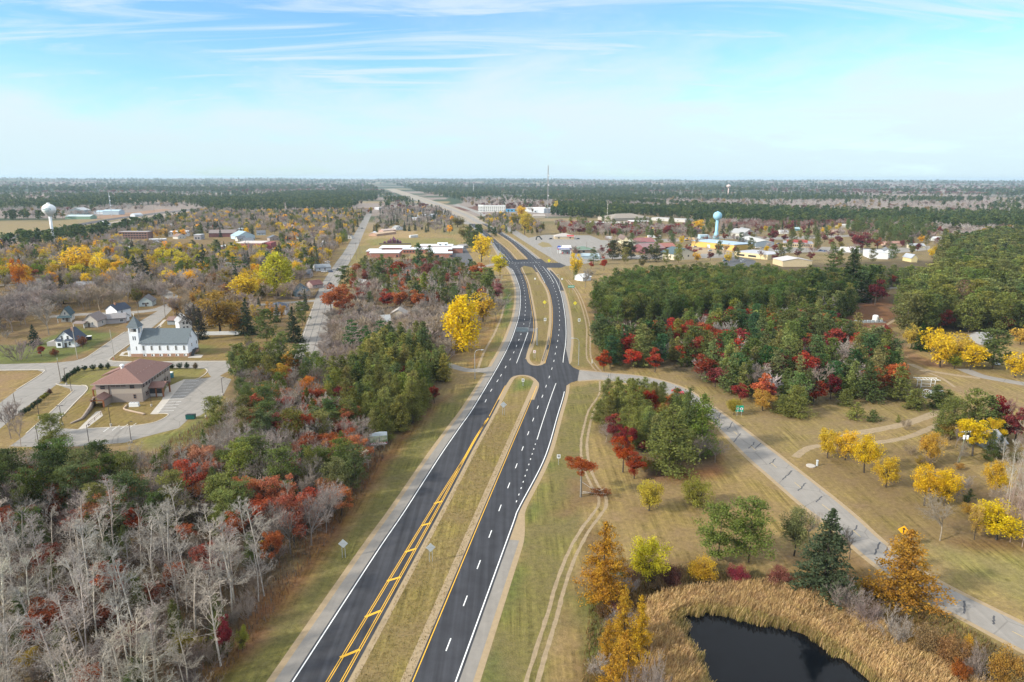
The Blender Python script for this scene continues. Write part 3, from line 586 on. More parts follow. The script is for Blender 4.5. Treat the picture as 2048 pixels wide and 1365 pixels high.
# --- white church
def church():
    loc, yaw, w = place((284, 714), (375, 714.5)); yaw = math.radians(2)
    r = T("church", "white wooden church with grey roof and square bell tower", "church", loc, yaw); brick = mat("church_brick", (.36, .21, .14), .9, .2, 2); roof = shingle((.115, .135, .145))
    w = 20.4; d = 10.4; hw = 6.3; hr = 5.0; k = hr / (d / 2)
    MB().prism([(0, 1.5), (d, 1.5), (d, hw), (d / 2, hw + hr), (0, hw)], -w / 2, w / 2, 'x').build("wall", M_WALLW, r)
    f = MB().box(-w / 2 - .06, w / 2 + .06, -.06, d + .06, 0, 1.498).build("foundation", brick, r)
    MB().prism([(-.55, hw - .55 * k + .02), (d / 2, hw + hr + .02), (d + .55, hw - .55 * k + .02), (d + .55, hw - .55 * k + .26), (d / 2, hw + hr + .3), (-.55, hw - .55 * k + .26)], -w / 2, w / 2 + .35, 'x').build("roof", roof, r)
    for i in range(6):
        a = -w / 2 + 1.7 + i * 3.42
        m = MB(); m.prism([(a - .5, 2.9), (a + .5, 2.9), (a + .5, 4.7), (a + .36, 5.05), (a, 5.25), (a - .36, 5.05), (a - .5, 4.7)], -.08, .04, 'y'); o = m.build("window", M_FRAME, r)
        MB().prism([(a - .38, 3.02), (a + .38, 3.02), (a + .38, 4.65), (a + .28, 4.95), (a, 5.1), (a - .28, 4.95), (a - .38, 4.65)], -.10, -.05, 'y').build("pane", mat("church_glass", (.16, .16, .155), .25), o)
        b_ = MB().box(a - .4, a + 1.0, -.13, .04, .35, 1.35).build("basement_window", M_FRAME, r)
        MB().box(a - .25, a + .25 if i < 5 else a + .2, -.16, -.1, .5, 1.2).build("pane", M_GLASS, b_)
    window(r, 'r', 4, 8.2, .8, 1.2, w / 2); window(r, 'r', 4, 4.4, .8, 1.4, w / 2); window(r, 'r', 9, 4.4, .8, 1.4, w / 2)
    st = MB(); st.box(w / 2 + .1, w / 2 + 1.6, 4.0, 7.5, 2.0, 2.2); st.tube((w / 2 + 1.5, 4.1, 0), (w / 2 + 1.5, 4.1, 3.1), .08); st.tube((w / 2 + 1.5, 7.4, 0), (w / 2 + 1.5, 7.4, 3.1), .08); st.prism([(1.5, 0), (4.0, 2.0), (4.0, 2.2), (1.3, .15)], w / 2 + .2, w / 2 + 1.5, 'x'); st.tube((w / 2 + 1.5, 1.5, 1), (w / 2 + 1.5, 4.1, 3.1), .05)
    st.build("fire_stair", paint((.05, .05, .05)), r)
    # tower
    tx = -w / 2 - 1.9; a0, a1, b0, b1 = tx - 2.0, tx + 1.95, .2, 4.2
    tw = MB(); tw.box(a0, a1, b0, b1, 1.4, 10.2)
    for (q0, q1, e0, e1) in ((a0, a0 + .5, b0, b0 + .5), (a1 - .5, a1, b0, b0 + .5), (a0, a0 + .5, b1 - .5, b1), (a1 - .5, a1, b1 - .5, b1)): tw.box(q0, q1, e0, e1, 10.2, 12.4)
    tw.box(a0, a1, b0, b1, 12.4, 13.0); tower = tw.build("tower", M_WALLW, r)
    MB().box(a0 - .05, a1 + .05, b0 - .05, b1 + .05, 0, 1.398).build("foundation", brick, tower)
    MB().box(a0 + .5, a1 - .5, b0 + .06, b0 + .12, 10.2, 11.0).build("railing", M_FRAME, tower); MB().box(a0 + .3, a1 - .3, b0 + 1.6, b0 + 2.6, 10.2, 12.4).build("belfry", paint((.28, .27, .26)), tower)
    MB().lathe([(.62, 10.7), (.55, 11.1), (.3, 11.7), (.05, 11.8)], 12, tx, b0 + 1.0).build("bell", paint((.06, .05, .04), .4), tower, True)
    MB().pyr(a0 - .55, a1 + .55, b0 - .55, b1 + .55, 13.02, 17.6).build("roof", roof, tower)
    MB().box(tx - .06, tx + .06, (b0 + b1) / 2 - .06, (b0 + b1) / 2 + .06, 17.4, 19.0).box(tx - .4, tx + .4, (b0 + b1) / 2 - .065, (b0 + b1) / 2 + .065, 18.3, 18.44).build("cross", M_FRAME, tower)
    for q in (-.42, .42): MB().box(tx + .1 + q - .2, tx + .1 + q + .2, b0 - .05, b0 + .05, 7.4, 9.1).build("window", M_GLASS, tower)
    MB().box(tx + .35, tx + .72, b0 - .05, b0 + .05, 3.0, 4.6).build("window", mat("church_glass", (.16, .16, .155)), tower)
    e = MB().box(a0 - 1.9, a0 - .02, 1.2, 3.6, 0, 3.0).build("porch", M_WALLW, r)
    MB().pyr(a0 - 2.3, a0 - .03, .8, 4.0, 3.02, 4.6).build("roof", roof, e); MB().box(a0 - 1.5, a0 - .6, 1.12, 1.25, .2, 2.3).build("door", paint((.6, .6, .6)), e)
church()
# --- brown office
def office():
    yaw = math.radians(5.5); loc = (*P(245, 810), 0); loc = (-134.2, 222.8, 0)
    r = T("office_building", "tan two storey office with broad reddish brown hip roof and timber porches", "office building", loc, yaw)
    w, d, h = 15.0, 24.5, 6.6; x0, x1 = -w / 2, w / 2; lower = mat("tan_block", (.30, .25, .215), .9, .07, 3); upper = mat("tan_siding", (.40, .335, .275), .85, .05, 3); rf = shingle((.205, .115, .095)); wood = mat("cedar_post", (.27, .105, .045), .7, .2, 2)
    MB().box(x0, x1, 0, d, 0, 3.1).build("wall", lower, r); MB().box(x0 + .02, x1 - .02, .02, d - .02, 3.1, 4.7).build("wall", upper, r); MB().box(x0 + .01, x1 - .01, .01, d - .01, 4.7, h).build("wall", lower, r)
    MB().box(x0 - 1.0, x1 + 1.0, -1.0, d + 1.0, h + .002, h + .22).build("fascia", paint((.48, .40, .36)), r)
    roof = MB().pyr(x0 - 1.02, x1 + 1.02, -1.02, d + 1.02, h + .225, h + 4.1, 0, 6.2).build("roof", rf, r)
    MB().prism([(x0 - 1.9, h + .3), (-1.2, h + 3.2), (-1.2, h + 3.75), (x0 - 1.9, h + .6)], 8.5, 15.5, 'y').build("dormer", rf, roof)
    MB().lathe([(.5, h + 3.3), (.5, h + 4.2), (.75, h + 4.25), (.75, h + 4.55), (.45, h + 4.9), (.1, h + 5.0)], 14, -1.5, 7.6).build("roof_fan", M_FRAME, roof)
    for i in range(4): MB().tube((-3.6 + 2.2 * i, 2.6, h + 1.2), (-3.6 + 2.2 * i, 2.6, h + 2.05), .14).build("vent_pipe", paint((.5, .42, .38)), roof)
    for i in range(7): MB().tube((4.6, 5 + 2.4 * i, h + 1.6), (4.6, 5 + 2.4 * i, h + 2.3), .14).build("vent_pipe", paint((.3, .2, .18)), roof)
    fm = paint((.34, .23, .19))
    for a, z, ww, hh in ((-5.2, 5.45, 1.5, 1.2), (-1.8, 5.85, 1.5, .4), (-.1, 5.85, 1.5, .4), (1.6, 5.85, 1.5, .4), (4.4, 5.45, 1.5, 1.2), (-5.4, 2.1, .8, 1.4), (4.9, 2.0, .8, 1.4)): window(r, 'f', a, z, ww, hh, 0, False, fm, False)
    for k in range(10): window(r, 'r', 1.6 + k * 2.35, 5.45, 1.1, 1.2, x1, False, fm, False)
    for k in (3, 4, 14, 16.5, 19, 21.5): window(r, 'r', k, 2.0, 1.1, 1.4, x1, False, fm, False)
    MB().tube((-3.2, -.1, .2), (-3.2, -.1, h), .11).build("downpipe", paint((.12, .07, .06)), r); MB().tube((x1 + .1, -.1, .2), (x1 + .1, -.1, h), .11).build("downpipe", paint((.2, .17, .16)), r)
    # right canopy over the entrance
    c = MB().prism([(4.6, 3.3), (8.0, 4.6), (11.4, 3.3), (11.4, 3.55), (8.0, 4.9), (4.6, 3.55)], x1 + .02, x1 + 5.2, 'x').build("entrance_canopy", rf, r)
    for q in ((x1 + 4.7, 5.1), (x1 + 4.7, 10.9), (x1 + 2.4, 5.1)): MB().box(q[0] - .22, q[0] + .22, q[1] - .22, q[1] + .22, 0, 3.35).build("post", wood, c)
    MB().box(x1 + .1, x1 + 4.4, 5.0, 5.3, .2, 1.3).box(x1 + .02, x1 + 2.2, 5.8, 10, 0, 3.2).build("vestibule", paint((.42, .40, .38)), c)
    MB().box(x1 + .3, x1 + 4.3, 5.05, 5.22, 1.32, 3.0).build("pane", M_GLASS, c)
    # left porch
    p = MB().box(x0 - 4.2, x0 - .02, 5.5, 10.5, 2.95, 3.2).prism([(5.3, 3.2), (8, 4.1), (10.7, 3.2)], x0 - 4.3, x0 - .05, 'x').build("side_porch", rf, r)
    for q in ((x0 - 3.9, 5.8), (x0 - 2.0, 5.8), (x0 - 3.9, 10.2)): MB().box(q[0] - .2, q[0] + .2, q[1] - .2, q[1] + .2, 0, 2.95).build("post", wood, p)
    # low front entrance with gable roof
    g = MB().prism([(-7.2, 2.5), (-4.9, 3.8), (-2.6, 2.5), (-2.6, 2.75), (-4.9, 4.05), (-7.2, 2.75)], -5.6, -.1, 'y').build("front_porch", rf, r)
    for q in ((-6.8, -5.2), (-3.0, -5.2)): MB().box(q[0] - .2, q[0] + .2, q[1] - .2, q[1] + .2, 0, 2.6).build("post", wood, g)
    MB().box(-6.9, -2.9, -5.25, -5.05, 2.3, 2.65).build("beam", wood, g); MB().box(-5.6, -4.2, -.07, .05, 0, 2.2).build("door", M_DOOR, g); MB().box(-3.0, -2.8, -4.8, -.05, 0, 2.2).build("wall", lower, g)
office()
def wall_run(name, label, pts, h0, h1, th, m, cat="retaining wall"):
    c = resample(np.array(poly(pts)), 1.2); n = normals2(c) * th / 2; k = len(c); hh = np.linspace(h0, h1, k)
    V = np.concatenate([np.c_[c - n, np.zeros(k)], np.c_[c - n, hh], np.c_[c + n, hh], np.c_[c + n, np.zeros(k)]]); i = np.arange(k - 1)
    Fq = np.concatenate([np.stack([i + q * k, i + q * k + 1, i + ((q + 1) % 4) * k + 1, i + ((q + 1) % 4) * k], 1) for q in range(4)])
    Fq = np.concatenate([Fq, [[0, k, 2 * k, 3 * k], [k - 1, 4 * k - 1, 3 * k - 1, 2 * k - 1]]]); return tag(link(name, newmesh(name, V, [Fq], [m])), label, cat)
M_STONE = mat("stone_block", (.25, .20, .165), .95, .35, 1.2)
wall_run("retaining_wall", "dark stone retaining wall stepping down beside the office's front path", [(190, 808), (182, 822), (165, 840), (142, 848)], 2.6, .3, .6, M_STONE)
wall_run("retaining_wall", "low pale garden wall bent around the lawn by the air conditioner", [(254, 812), (247, 820), (262, 824), (290, 830)], .5, .5, .4, mat("pale_block", (.40, .30, .22), .9, .2, 2))
def rail():
    r = T("handrail", "brown handrail running down beside the office's front path", "handrail", (0, 0, 0)); pts = [P(209, 823), P(202, 831), P(190, 842), P(177, 853)]
    for x, y in pts: MB().tube((x, y, 0), (x, y, 1.1), .07).build("post", mat("brown_rail", (.12, .06, .04)), r)
    MB().path([(x, y, 1.1) for x, y in pts], .06).build("rail", MATS["brown_rail"], r); MB().path([(x, y, .6) for x, y in pts], .05).build("rail", MATS["brown_rail"], r)
rail()
# --- houses (front corners in photo pixels)
WH = (.76, .77, .78)
h = house("house", "white gabled farmhouse with dark blue roof on the green corner lawn", "house", (113, 696), (152, 695.5), 9, 3.6, 4.0, 'y', WH, (.055, .068, .095), [(-.3, 4.6, .9, 1.5), (.3, 4.6, .9, 1.5), (-.45, 1.7, 1.5, 1.4), (.42, 1.8, .9, 1.6)], 2, .0, (1.2, 4.5), found=.35)
MB().prism([(-1.2, 3.2), (0, 3.9), (0, 4.0), (-1.2, 3.35)], -3.6, -1.0, 'x').prism([(-1.2, 3.2), (0, 3.9), (0, 4.0), (-1.2, 3.35)], .2, 3.7, 'x').build("awning", shingle((.055, .068, .095)), h)
MB().box(-3.5, -1.1, -1.0, -.02, .2, 3.1).build("bay", M_WALLW, h); MB().box(-2.9, -1.6, -1.05, -.9, 1.0, 2.4).build("window", M_GLASS, h)
MB().prism([(-10, 1.9), (-3.95, 3.0), (-3.95, 0), (-10, 0)], 3, 8, 'y').build("lean_to", paint((.36, .33, .31)), h)
house("house", "cream house with dark green roof and green porch among bare trees", "house", (123, 645), (141, 644), 9, 4.0, 3.2, 'y', (.55, .52, .45), (.045, .075, .085), [(.0, 4.6, .8, 1.2), (-.5, 1.6, .9, 1.2)], 2, .3, porch=(-3.2, 3.2, 2.2, 2.5))
house("house", "weathered wooden house with rusty collapsing porch beside the street", "house", (167, 655), (196, 655), 9, 3.4, 3.2, 'y', (.50, .45, .40), (.21, .17, .155), [(.3, 2, .9, 1.2)], 1, -.2, porch=(-7, -1.5, 3, 2.4))
house("garage", "long grey roofed garage behind the weathered house", "garage", (196, 650), (252, 646), 8, 2.8, 1.8, 'x', (.40, .36, .35), (.23, .215, .215), [(.7, 1.4, 1.6, 1.2)], 1)
house("house", "tall white corner house with dark roof and brick chimney", "house", (236, 640), (263, 634), 8, 5.2, 2.6, 'x', WH, (.045, .055, .08), [(-.3, 3.8, .9, 1.3), (.3, 1.7, 1, 1.2)], 2, .0, (-2, 3.5), found=.3)
house("house", "white low annex with grey roof in front of the tall white house", "house", (222, 644), (246, 645), 5, 2.8, 1.5, 'x', WH, (.30, .29, .28), [(.2, 1.5, 1, 1)], 1)
house("house", "pale green bungalow at the far end of the church street", "house", (278, 614), (305, 613), 9, 3.0, 3.0, 'y', (.42, .47, .45), (.15, .14, .14), [(-.3, 1.8, 1.8, 1.2), (.35, 1.8, 1.2, 1.2)], 2, .05)
house("house", "white two storey house with grey roof behind the church", "house", (360, 664), (385, 661), 9, 4.8, 3.0, 'y', (.70, .70, .70), (.32, .32, .33), [(-.3, 4.2, .9, 1.4), (.25, 4.2, .9, 1.4), (-.3, 1.7, .9, 1.4), (.25, 1.7, .9, 1.4)], 2)
house("shed", "low grey shed with brown roof beside the white house", "shed", (335, 650), (358, 650), 6, 2.4, 1.2, 'x', (.28, .30, .31), (.20, .13, .11))
house("house", "grey ranch house with dark blue hip roof behind the spruces", "house", (535, 631), (572, 630), 13, 3.4, 2.8, 'x', (.52, .51, .50), (.075, .085, .11), [(-.6, 1.8, .9, 1.4), (.1, 1.8, .9, 1.4), (.55, 1.8, .9, 1.4)], 2, hip=True)
house("house", "blue cottage with steep gable and fenced yard", "house", (590, 594), (622, 592), 11, 3.0, 4.0, 'y', (.22, .30, .35), (.085, .105, .125), [(.0, 4.4, 1.2, 1.2), (-.45, 1.7, 1.2, 1.2), (.4, 1.7, 1.2, 1.2)], 2, .1, porch=(-4, 4, 2.4, 2.3))
house("house", "small white house with blue grey roof by the wide street", "house", (632, 543), (662, 541), 9, 2.8, 2.2, 'x', (.62, .64, .66), (.22, .24, .26), [(-.5, 1.6, 1, 1.2)], 2, .2)
house("house", "maroon roofed cottage beside the parked dark car", "house", (626, 578), (646, 575), 8, 2.6, 2.4, 'x', (.42, .33, .31), (.17, .075, .07), [(-.3, 1.5, 1, 1)], 1)
house("house", "white gable house with dark roof beside the big green yellow poplar", "house", (503, 543), (521, 543), 9, 3.6, 3.4, 'y', (.70, .71, .73), (.07, .08, .11), [(-.4, 1.8, .9, 1.3), (.35, 1.8, .9, 1.3), (0, 4.6, .8, 1.1)], 2)
house("house", "cream house with orange brown roof and front porch", "house", (373, 561), (398, 560), 9, 4.0, 3.8, 'y', (.66, .60, .48), (.30, .155, .085), [(-.35, 5.0, .8, 1.2), (.3, 5.0, .8, 1.2), (-.4, 1.8, 1.2, 1.2), (.4, 1.8, 1.2, 1.2)], 2, .0, porch=(-4, 4, 2.5, 2.6))
house("house", "pale grey gable house at the left edge near the side street", "house", (14, 613), (40, 612), 9, 3.2, 3.0, 'y', (.50, .51, .50), (.16, .17, .19), [(0, 3.6, .8, 1.1), (-.4, 1.6, 1, 1.2)], 1)
house("house", "white narrow house half hidden by bare trees at left", "house", (68, 613), (82, 613), 8, 4.6, 2.4, 'y', (.66, .66, .66), (.25, .24, .24), [(0, 3.9, 1, 1.3), (0, 1.6, 1, 1.3)], 1)
house("house", "grey house with green trim below the white water tower", "house", (80, 512), (101, 512), 10, 4.2, 2.6, 'x', (.34, .37, .40), (.09, .10, .13), [(-.4, 3.2, 1, 1.2), (.4, 3.2, 1, 1.2)], 1, simple=True)
house("house", "grey roofed house at the foot of the white water tower", "house", (108, 493), (128, 492), 10, 3, 2.2, 'x', (.48, .48, .46), (.24, .25, .26), (), 1, simple=True)
for i, (a, b_, lab, wc, rc) in enumerate([((243, 578), (268, 577), "dark grey house among bare trees beside the church street", (.36, .35, .36), (.12, .12, .14)), ((370, 628), (387, 627), "pale house with grey gable deep among the golden trees", (.55, .55, .54), (.30, .29, .28)), ((440, 640), (456, 640), "white cottage hidden behind the two dark spruces", (.6, .6, .6), (.25, .25, .26)),
        ((780, 640), (812, 640), "pale tan house buried in grey bare shrubs", (.50, .42, .32), (.33, .30, .27)), ((765, 655), (782, 654), "small grey roofed shed in the bare shrubs", (.35, .36, .36), (.30, .31, .31)), ((725, 577), (742, 575), "white gabled house behind the red oaks", (.60, .60, .58), (.38, .38, .38)),
        ((418, 523), (440, 522), "green grey house beneath the dark pine in town", (.33, .38, .37), (.22, .26, .26)), ((318, 515), (336, 515), "house with salmon roof beside the dark spruces", (.5, .42, .36), (.33, .19, .15)), ((0, 552), (22, 551), "grey roofed house behind the yellow trees at the left edge", (.42, .42, .41), (.22, .22, .23)),
        ((690, 478), (704, 478), "small pale house by the wide street's far end", (.55, .55, .52), (.25, .25, .25)), ((618, 486), (638, 484), "white gable house in front of the long green roof", (.66, .66, .66), (.12, .13, .15)), ((602, 478), (640, 474), "long house with grey green roof among yellow trees", (.45, .5, .46), (.26, .31, .29)), ((532, 515), (552, 514), "grey slate roofed building beside the red brick school", (.35, .35, .36), (.17, .19, .22))]):
    house("house", lab, "house", a, b_, 9, 3.0, 2.4, 'xy'[i % 2], wc, rc, [(-.35, 1.6, 1, 1.2), (.35, 1.6, 1, 1.2)], 1, simple=True)
# --- town centre
BRICK = (.33, .125, .095)
s = flat("school", "red brick hall with pale flat roof in the town centre", "brick building", (478, 503), (517, 503), 28, 8.2, BRICK, (.52, .46, .42), (), 0, False, w=28)
MB().box(-30, -14.05, -3, 18, 0, 5.2).build("wing", paint(BRICK), s); MB().box(-30.2, -14, -3.2, 18.2, 5.203, 5.5).build("wing_roof", paint((.45, .46, .48)), s); MB().box(14.05, 21, 8, 26, 0, 8.0).build("stair_block", paint((.27, .075, .075)), s); MB().box(-14, 14, -2.2, -.05, 0, 3.0).build("porch", paint(BRICK), s); MB().box(-14.2, 14.2, -2.4, -.06, 3.003, 3.3).build("porch_roof", paint((.55, .42, .38)), s)
house("hall", "hall with pale teal gable roof behind the red brick building", "hall", (476, 480), (510, 478), 22, 4.5, 5, 'y', (.45, .56, .60), (.30, .40, .45), (), 0, simple=True)
flat("apartment_block", "three storey dark brick apartment block with pale balconies", "apartment block", (238, 479), (296, 479), 14, 9, (.21, .12, .10), (.33, .30, .29), [(-.85 + .19 * i, z, 2.4, 1.5) for i in range(10) for z in (1.7, 4.5, 7.3)], 2)
flat("store", "white long shop with flat roof in the town centre", "shop", (336, 474), (378, 473), 18, 6, (.62, .63, .66), (.66, .66, .68), [(-.8 + .26 * i, 3.6, 1.2, 1.4) for i in range(7)], 2)
house("hall", "long brown roofed building behind the town centre shops", "hall", (418, 475), (472, 474), 24, 5, 3.5, 'x', (.24, .10, .09), (.20, .165, .155), (), 0, simple=True)
flat("store", "low pale roofed shop behind golden trees in town", "shop", (297, 487), (332, 486), 14, 4, (.40, .38, .38), (.52, .52, .53), [(-.6 + .3 * i, 1.8, 2, 1.6) for i in range(5)], 1)
flat("store", "pale grey shop beside the white long shop", "shop", (362, 464), (390, 464), 16, 4.5, (.50, .50, .50), (.60, .60, .60), (), 1)
flat("store", "white low shop by the parked cars beyond the teal gable", "shop", (462, 466), (490, 465), 14, 5, (.6, .6, .62), (.42, .46, .50), [(-.5 + .33 * i, 2, 2, 1.6) for i in range(4)], 1)
flat("store", "small dark flat shop at the edge of the town centre", "shop", (388, 480), (402, 480), 12, 6, (.3, .28, .28), (.5, .5, .5), [(-.4, 2, 2, 2), (.4, 2, 2, 2)], 1)
for i, (a, b_, lab, wc, rc) in enumerate([((258, 452), (274, 452), "white twin gable house at the town's far side", (.62, .62, .62), (.2, .25, .27)), ((276, 454), (294, 453), "green roofed house behind the apartment block", (.5, .5, .48), (.25, .31, .30)), ((318, 457), (345, 456), "grey roofed long house beyond the apartment block", (.45, .43, .40), (.24, .25, .26)), ((420, 454), (440, 453), "white house with bright roof in the far town", (.7, .7, .7), (.6, .6, .6)), ((455, 440), (475, 440), "pale house by the far golden trees", (.6, .58, .55), (.35, .33, .32)), ((206, 452), (222, 451), "white shed roof beside the dark pine near the railway", (.55, .55, .56), (.62, .63, .64)), ((270, 434), (286, 433), "white warehouse beside the far railway", (.62, .63, .64), (.50, .52, .54)), ((510, 431), (536, 431), "dark brown barn at the edge of the pine plantation", (.10, .075, .07), (.085, .07, .07)), ((572, 432), (592, 431), "white trailer below the pine plantation", (.7, .68, .65), (.68, .68, .68)), ((625, 437), (645, 436), "teal roofed house below the pine plantation", (.35, .42, .42), (.20, .30, .32))]):
    house("house", lab, "house", a, b_, 12, 3.6, 2.8, 'xy'[i % 2], wc, rc, (), 0, simple=True)
house("shed", "long green sawmill shed with pale roof beyond the railway", "shed", (131, 439), (181, 439), 22, 5, 2.5, 'x', (.20, .30, .21), (.42, .50, .50), (), 0, simple=True)
house("shed", "grey roofed open sawmill shed behind the green shed", "shed", (140, 430), (166, 430), 30, 9, 5, 'y', (.20, .25, .26), (.46, .47, .48), (), 0, simple=True)
house("shed", "long blue roofed sawmill building near the lattice mast", "shed", (206, 430), (238, 430), 24, 7, 3, 'x', (.40, .47, .52), (.35, .45, .52), (), 0, simple=True)
house("shed", "white and blue sawmill shed at the yard's left", "shed", (188, 429), (206, 429), 20, 5, 2.5, 'x', (.6, .62, .65), (.40, .52, .60), (), 0, simple=True)
# --- school on the far side of the bare wood
def lowschool():
    loc, yaw, w = place((742, 516), (912, 514)); brick = mat("school_brick", (.32, .14, .10), .9, .12, .5); rf = mat("white_roof", (.70, .72, .74), .7, .06, .2)
    r = T("school", "long low brick school with white flat roofs beside the wide street", "school", (-96, 664, 0), math.radians(3))
    for k, (x0, x1, y0, y1, h) in enumerate([(-42, -14, 0, 26, 4.4), (-48, -36, 20, 42, 4.0), (-38, -8, 42, 64, 5.2), (-14, 36, 36, 54, 4.2), (2, 36, 54, 74, 5.6), (14, 32, 8, 34, 4.2), (20, 37.5, -4, 7.5, 4.4), (36, 47, 40, 60, 5.0)]):
        o = MB().box(x0, x1, y0, y1, 0, h).build("wing", brick, r); MB().box(x0 - .5, x1 + .5, y0 - .5, y1 + .5, h + .003 + .01 * k, h + .55 + .01 * k).build("roof", rf, o)
    MB().box(20, 31, 58, 66, 5.65, 8.6).build("roof_house", rf, r)
    for x in (23, 29): MB().lathe([(.9, 6.6), (.9, 7.6)], 12, x, 57.9).build("roof_vent", M_GLASS, r)
    for a in (21.6, 34.6): MB().box(a, a + 3.4, -4.08, -3.95, .4, 2.8).build("door", M_GLASS, r)
    MB().box(-16.5, -15.0, -.08, .05, .3, 2.8).build("door", M_GLASS, r)
    for i in range(7): MB().box(-13 + i * 3, -11.2 + i * 3, 35.93, 36.05, 1.2, 2.8).build("window", M_GLASS, r)
lowschool()
house("shed", "small white shed at the edge of the school's parking lot", "shed", (920, 498), (936, 496), 5, 2.6, 1.6, 'x', (.62, .62, .60), (.42, .38, .35), (), 0, simple=True)
def shop(label, fl, fr, d, h, wc, rc, **k): return flat("store", label, "shop", fl, fr, d, h, wc, rc, **k)
house("barn", "long low building with tan roof beyond the school lawn", "barn", (753, 473), (792, 468), 12, 2.6, 1.4, 'x', (.42, .26, .18), (.46, .33, .22), (), 0, simple=True)
house("house", "pale pink roofed long house behind the tan roof", "house", (767, 466), (792, 464), 10, 3, 1.6, 'x', (.45, .3, .25), (.46, .36, .31), (), 0, simple=True)
house("house", "white house with wide white roof left of the tan roofed building", "house", (740, 472), (752, 472), 14, 3, 2, 'y', (.7, .7, .7), (.7, .7, .72), (), 0, simple=True)
house("house", "white gabled house beyond the school with grey roof", "house", (792, 461), (806, 460), 9, 3.4, 3, 'y', (.66, .66, .66), (.28, .28, .28), [(0, 3.8, 1.2, 1.2), (-.4, 1.6, 1.2, 1.2)], 0, simple=True)
house("trailer", "white box trailer on the school's far lawn", "trailer", (821, 476), (836, 475), 3, 2.8, .3, 'x', (.62, .62, .6), (.66, .66, .66), (), 0, simple=True)
for a, b_, lab, rc in (((758, 420), (780, 419), "white roofed store at the far junction", (.68, .68, .68)), ((826, 424), (852, 423), "blue fronted store near the far highway", (.22, .36, .5)), ((848, 436), (874, 434), "white flat store near the far highway", (.66, .66, .66)), ((833, 442), (848, 441), "grey roofed store beside the white flat store", (.4, .42, .45))):
    shop(lab, a, b_, 16, 5, (.5, .5, .52), rc, sidewin=False)
# --- hotel and right side
h = flat("hotel", "white three storey hotel with rows of windows beside the far highway", "hotel", (958, 424), (1011, 424), 24, 14, (.70, .69, .64), (.60, .60, .58), [(-.9 + .15 * i, z, 1.9, 2.0) for i in range(13) for z in (2.6, 6.4, 10.2)], 2, trim=(.5, .48, .44))
MB().box(-32.5, -20, -.6, 24, 0, 14.8).build("wing", paint((.78, .77, .72)), h)
for z in (2.6, 6.4, 10.2):
    for i in range(4): window(h, 'f', -31 + i * 3.2, z, 1.6, 2.0, -.6, True)
s = flat("mall", "blue and orange fronted water park hall right of the hotel", "hall", (1012, 424), (1036, 424), 26, 7, (.10, .33, .52), (.36, .17, .12), [(-.6, 3, 4, 3), (0, 3, 4, 3), (.6, 3, 4, 3)], 0, False)
flat("warehouse", "long grey warehouse with white roof behind the yellow trees", "warehouse", (1050, 424), (1088, 427), 40, 10, (.44, .46, .48), (.62, .62, .6), [(.1, 2.5, 6, 3)], 0, False)
house("shed", "tan roofed shed beyond the frontage road", "shed", (1066, 436), (1090, 436), 14, 4, 1.6, 'x', (.42, .36, .30), (.45, .40, .36), (), 0, simple=True)
r = house("restaurant", "tan restaurant with red awning across the forecourt", "restaurant", (1110, 479), (1148, 479), 20, 3.4, 3.6, 'x', (.48, .38, .25), (.38, .34, .31), [(-.6, 1.8, 2, 1.6), (.6, 1.8, 2, 1.6)], 1, hip=True, simple=True)
MB().prism([(-.6, 3.2), (2.2, 5.0), (2.2, 5.15), (-.6, 3.4)], 3, 12, 'x').build("awning", paint((.42, .06, .06)), r)
def gas():
    loc = (*P(1130, 508), 0); r = T("gas_station", "small gas station canopy with blue fascia and white roof sign", "gas station", loc, 0)
    MB().box(-7, 7, -4, 5, 5.0, 6.0).build("canopy", paint((.20, .22, .42)), r); MB().box(-7.1, 7.1, -4.1, 5.1, 6.003, 6.4).build("canopy_roof", paint((.72, .72, .74)), r)
    MB().box(-3, 6, 0, 4, 6.5, 8.3).build("roof_sign", M_FRAME, r)
    for x in (-5.5, 5.5):
        for y in (-2.5, 3.5): MB().box(x - .2, x + .2, y - .2, y + .2, 0, 5).build("post", M_FRAME, r)
    for x in (-2.5, 2.5): MB().box(x - .5, x + .5, -.4, .4, 0, 1.8).build("fuel_pump", paint((.5, .1, .1)), r)
    MB().box(-4, 6.5, 5.5, 11, 0, 3.6).build("kiosk", paint((.55, .55, .55)), r)
    loc = (*P(1118, 508), 0); s = T("price_sign", "tall two legged price sign with blue and red panel by the gas station", "sign", loc, 0)
    for x in (-1.3, 1.3): MB().box(x - .14, x + .14, -.1, .1, 0, 8.5).build("post", M_FRAME, s)
    MB().box(-1.7, 1.7, -.22, .22, 5.6, 8.2).build("panel", paint((.06, .10, .35)), s); MB().box(-1.5, 0, -.26, -.2, 4.2, 5.5).build("panel", paint((.55, .03, .03)), s); MB().box(.1, 1.6, -.26, -.2, 4.2, 5.5).build("panel", paint((.03, .2, .45)), s)
gas()
r = house("pavilion", "green roofed brick pavilion shop beside the gas station", "shop", (1152, 507), (1190, 506), 18, 3.2, 3.0, 'x', (.30, .22, .16), (.14, .20, .155), [(-.7, 1.6, 2.4, 1.8), (-.2, 1.6, 2.4, 1.8)], 2, hip=True, simple=True)
house("church_hall", "cream gabled hall with brown roof among the right side shops", "hall", (1246, 490), (1256, 490), 36, 6, 3.6, 'y', (.62, .55, .38), (.17, .12, .105), [(0, 3, 1.6, 2)], 0, simple=True)
house("barn", "long maroon roofed barn with open front", "barn", (1270, 493), (1310, 492), 22, 4.5, 4, 'x', (.62, .60, .55), (.25, .105, .105), [(.1, 2, 8, 2.6)], 0, simple=True)
house("barn", "wide barn with faded maroon roof behind the pines", "barn", (1290, 508), (1330, 506), 24, 5, 4.2, 'x', (.20, .075, .085), (.26, .155, .16), (), 0, simple=True)
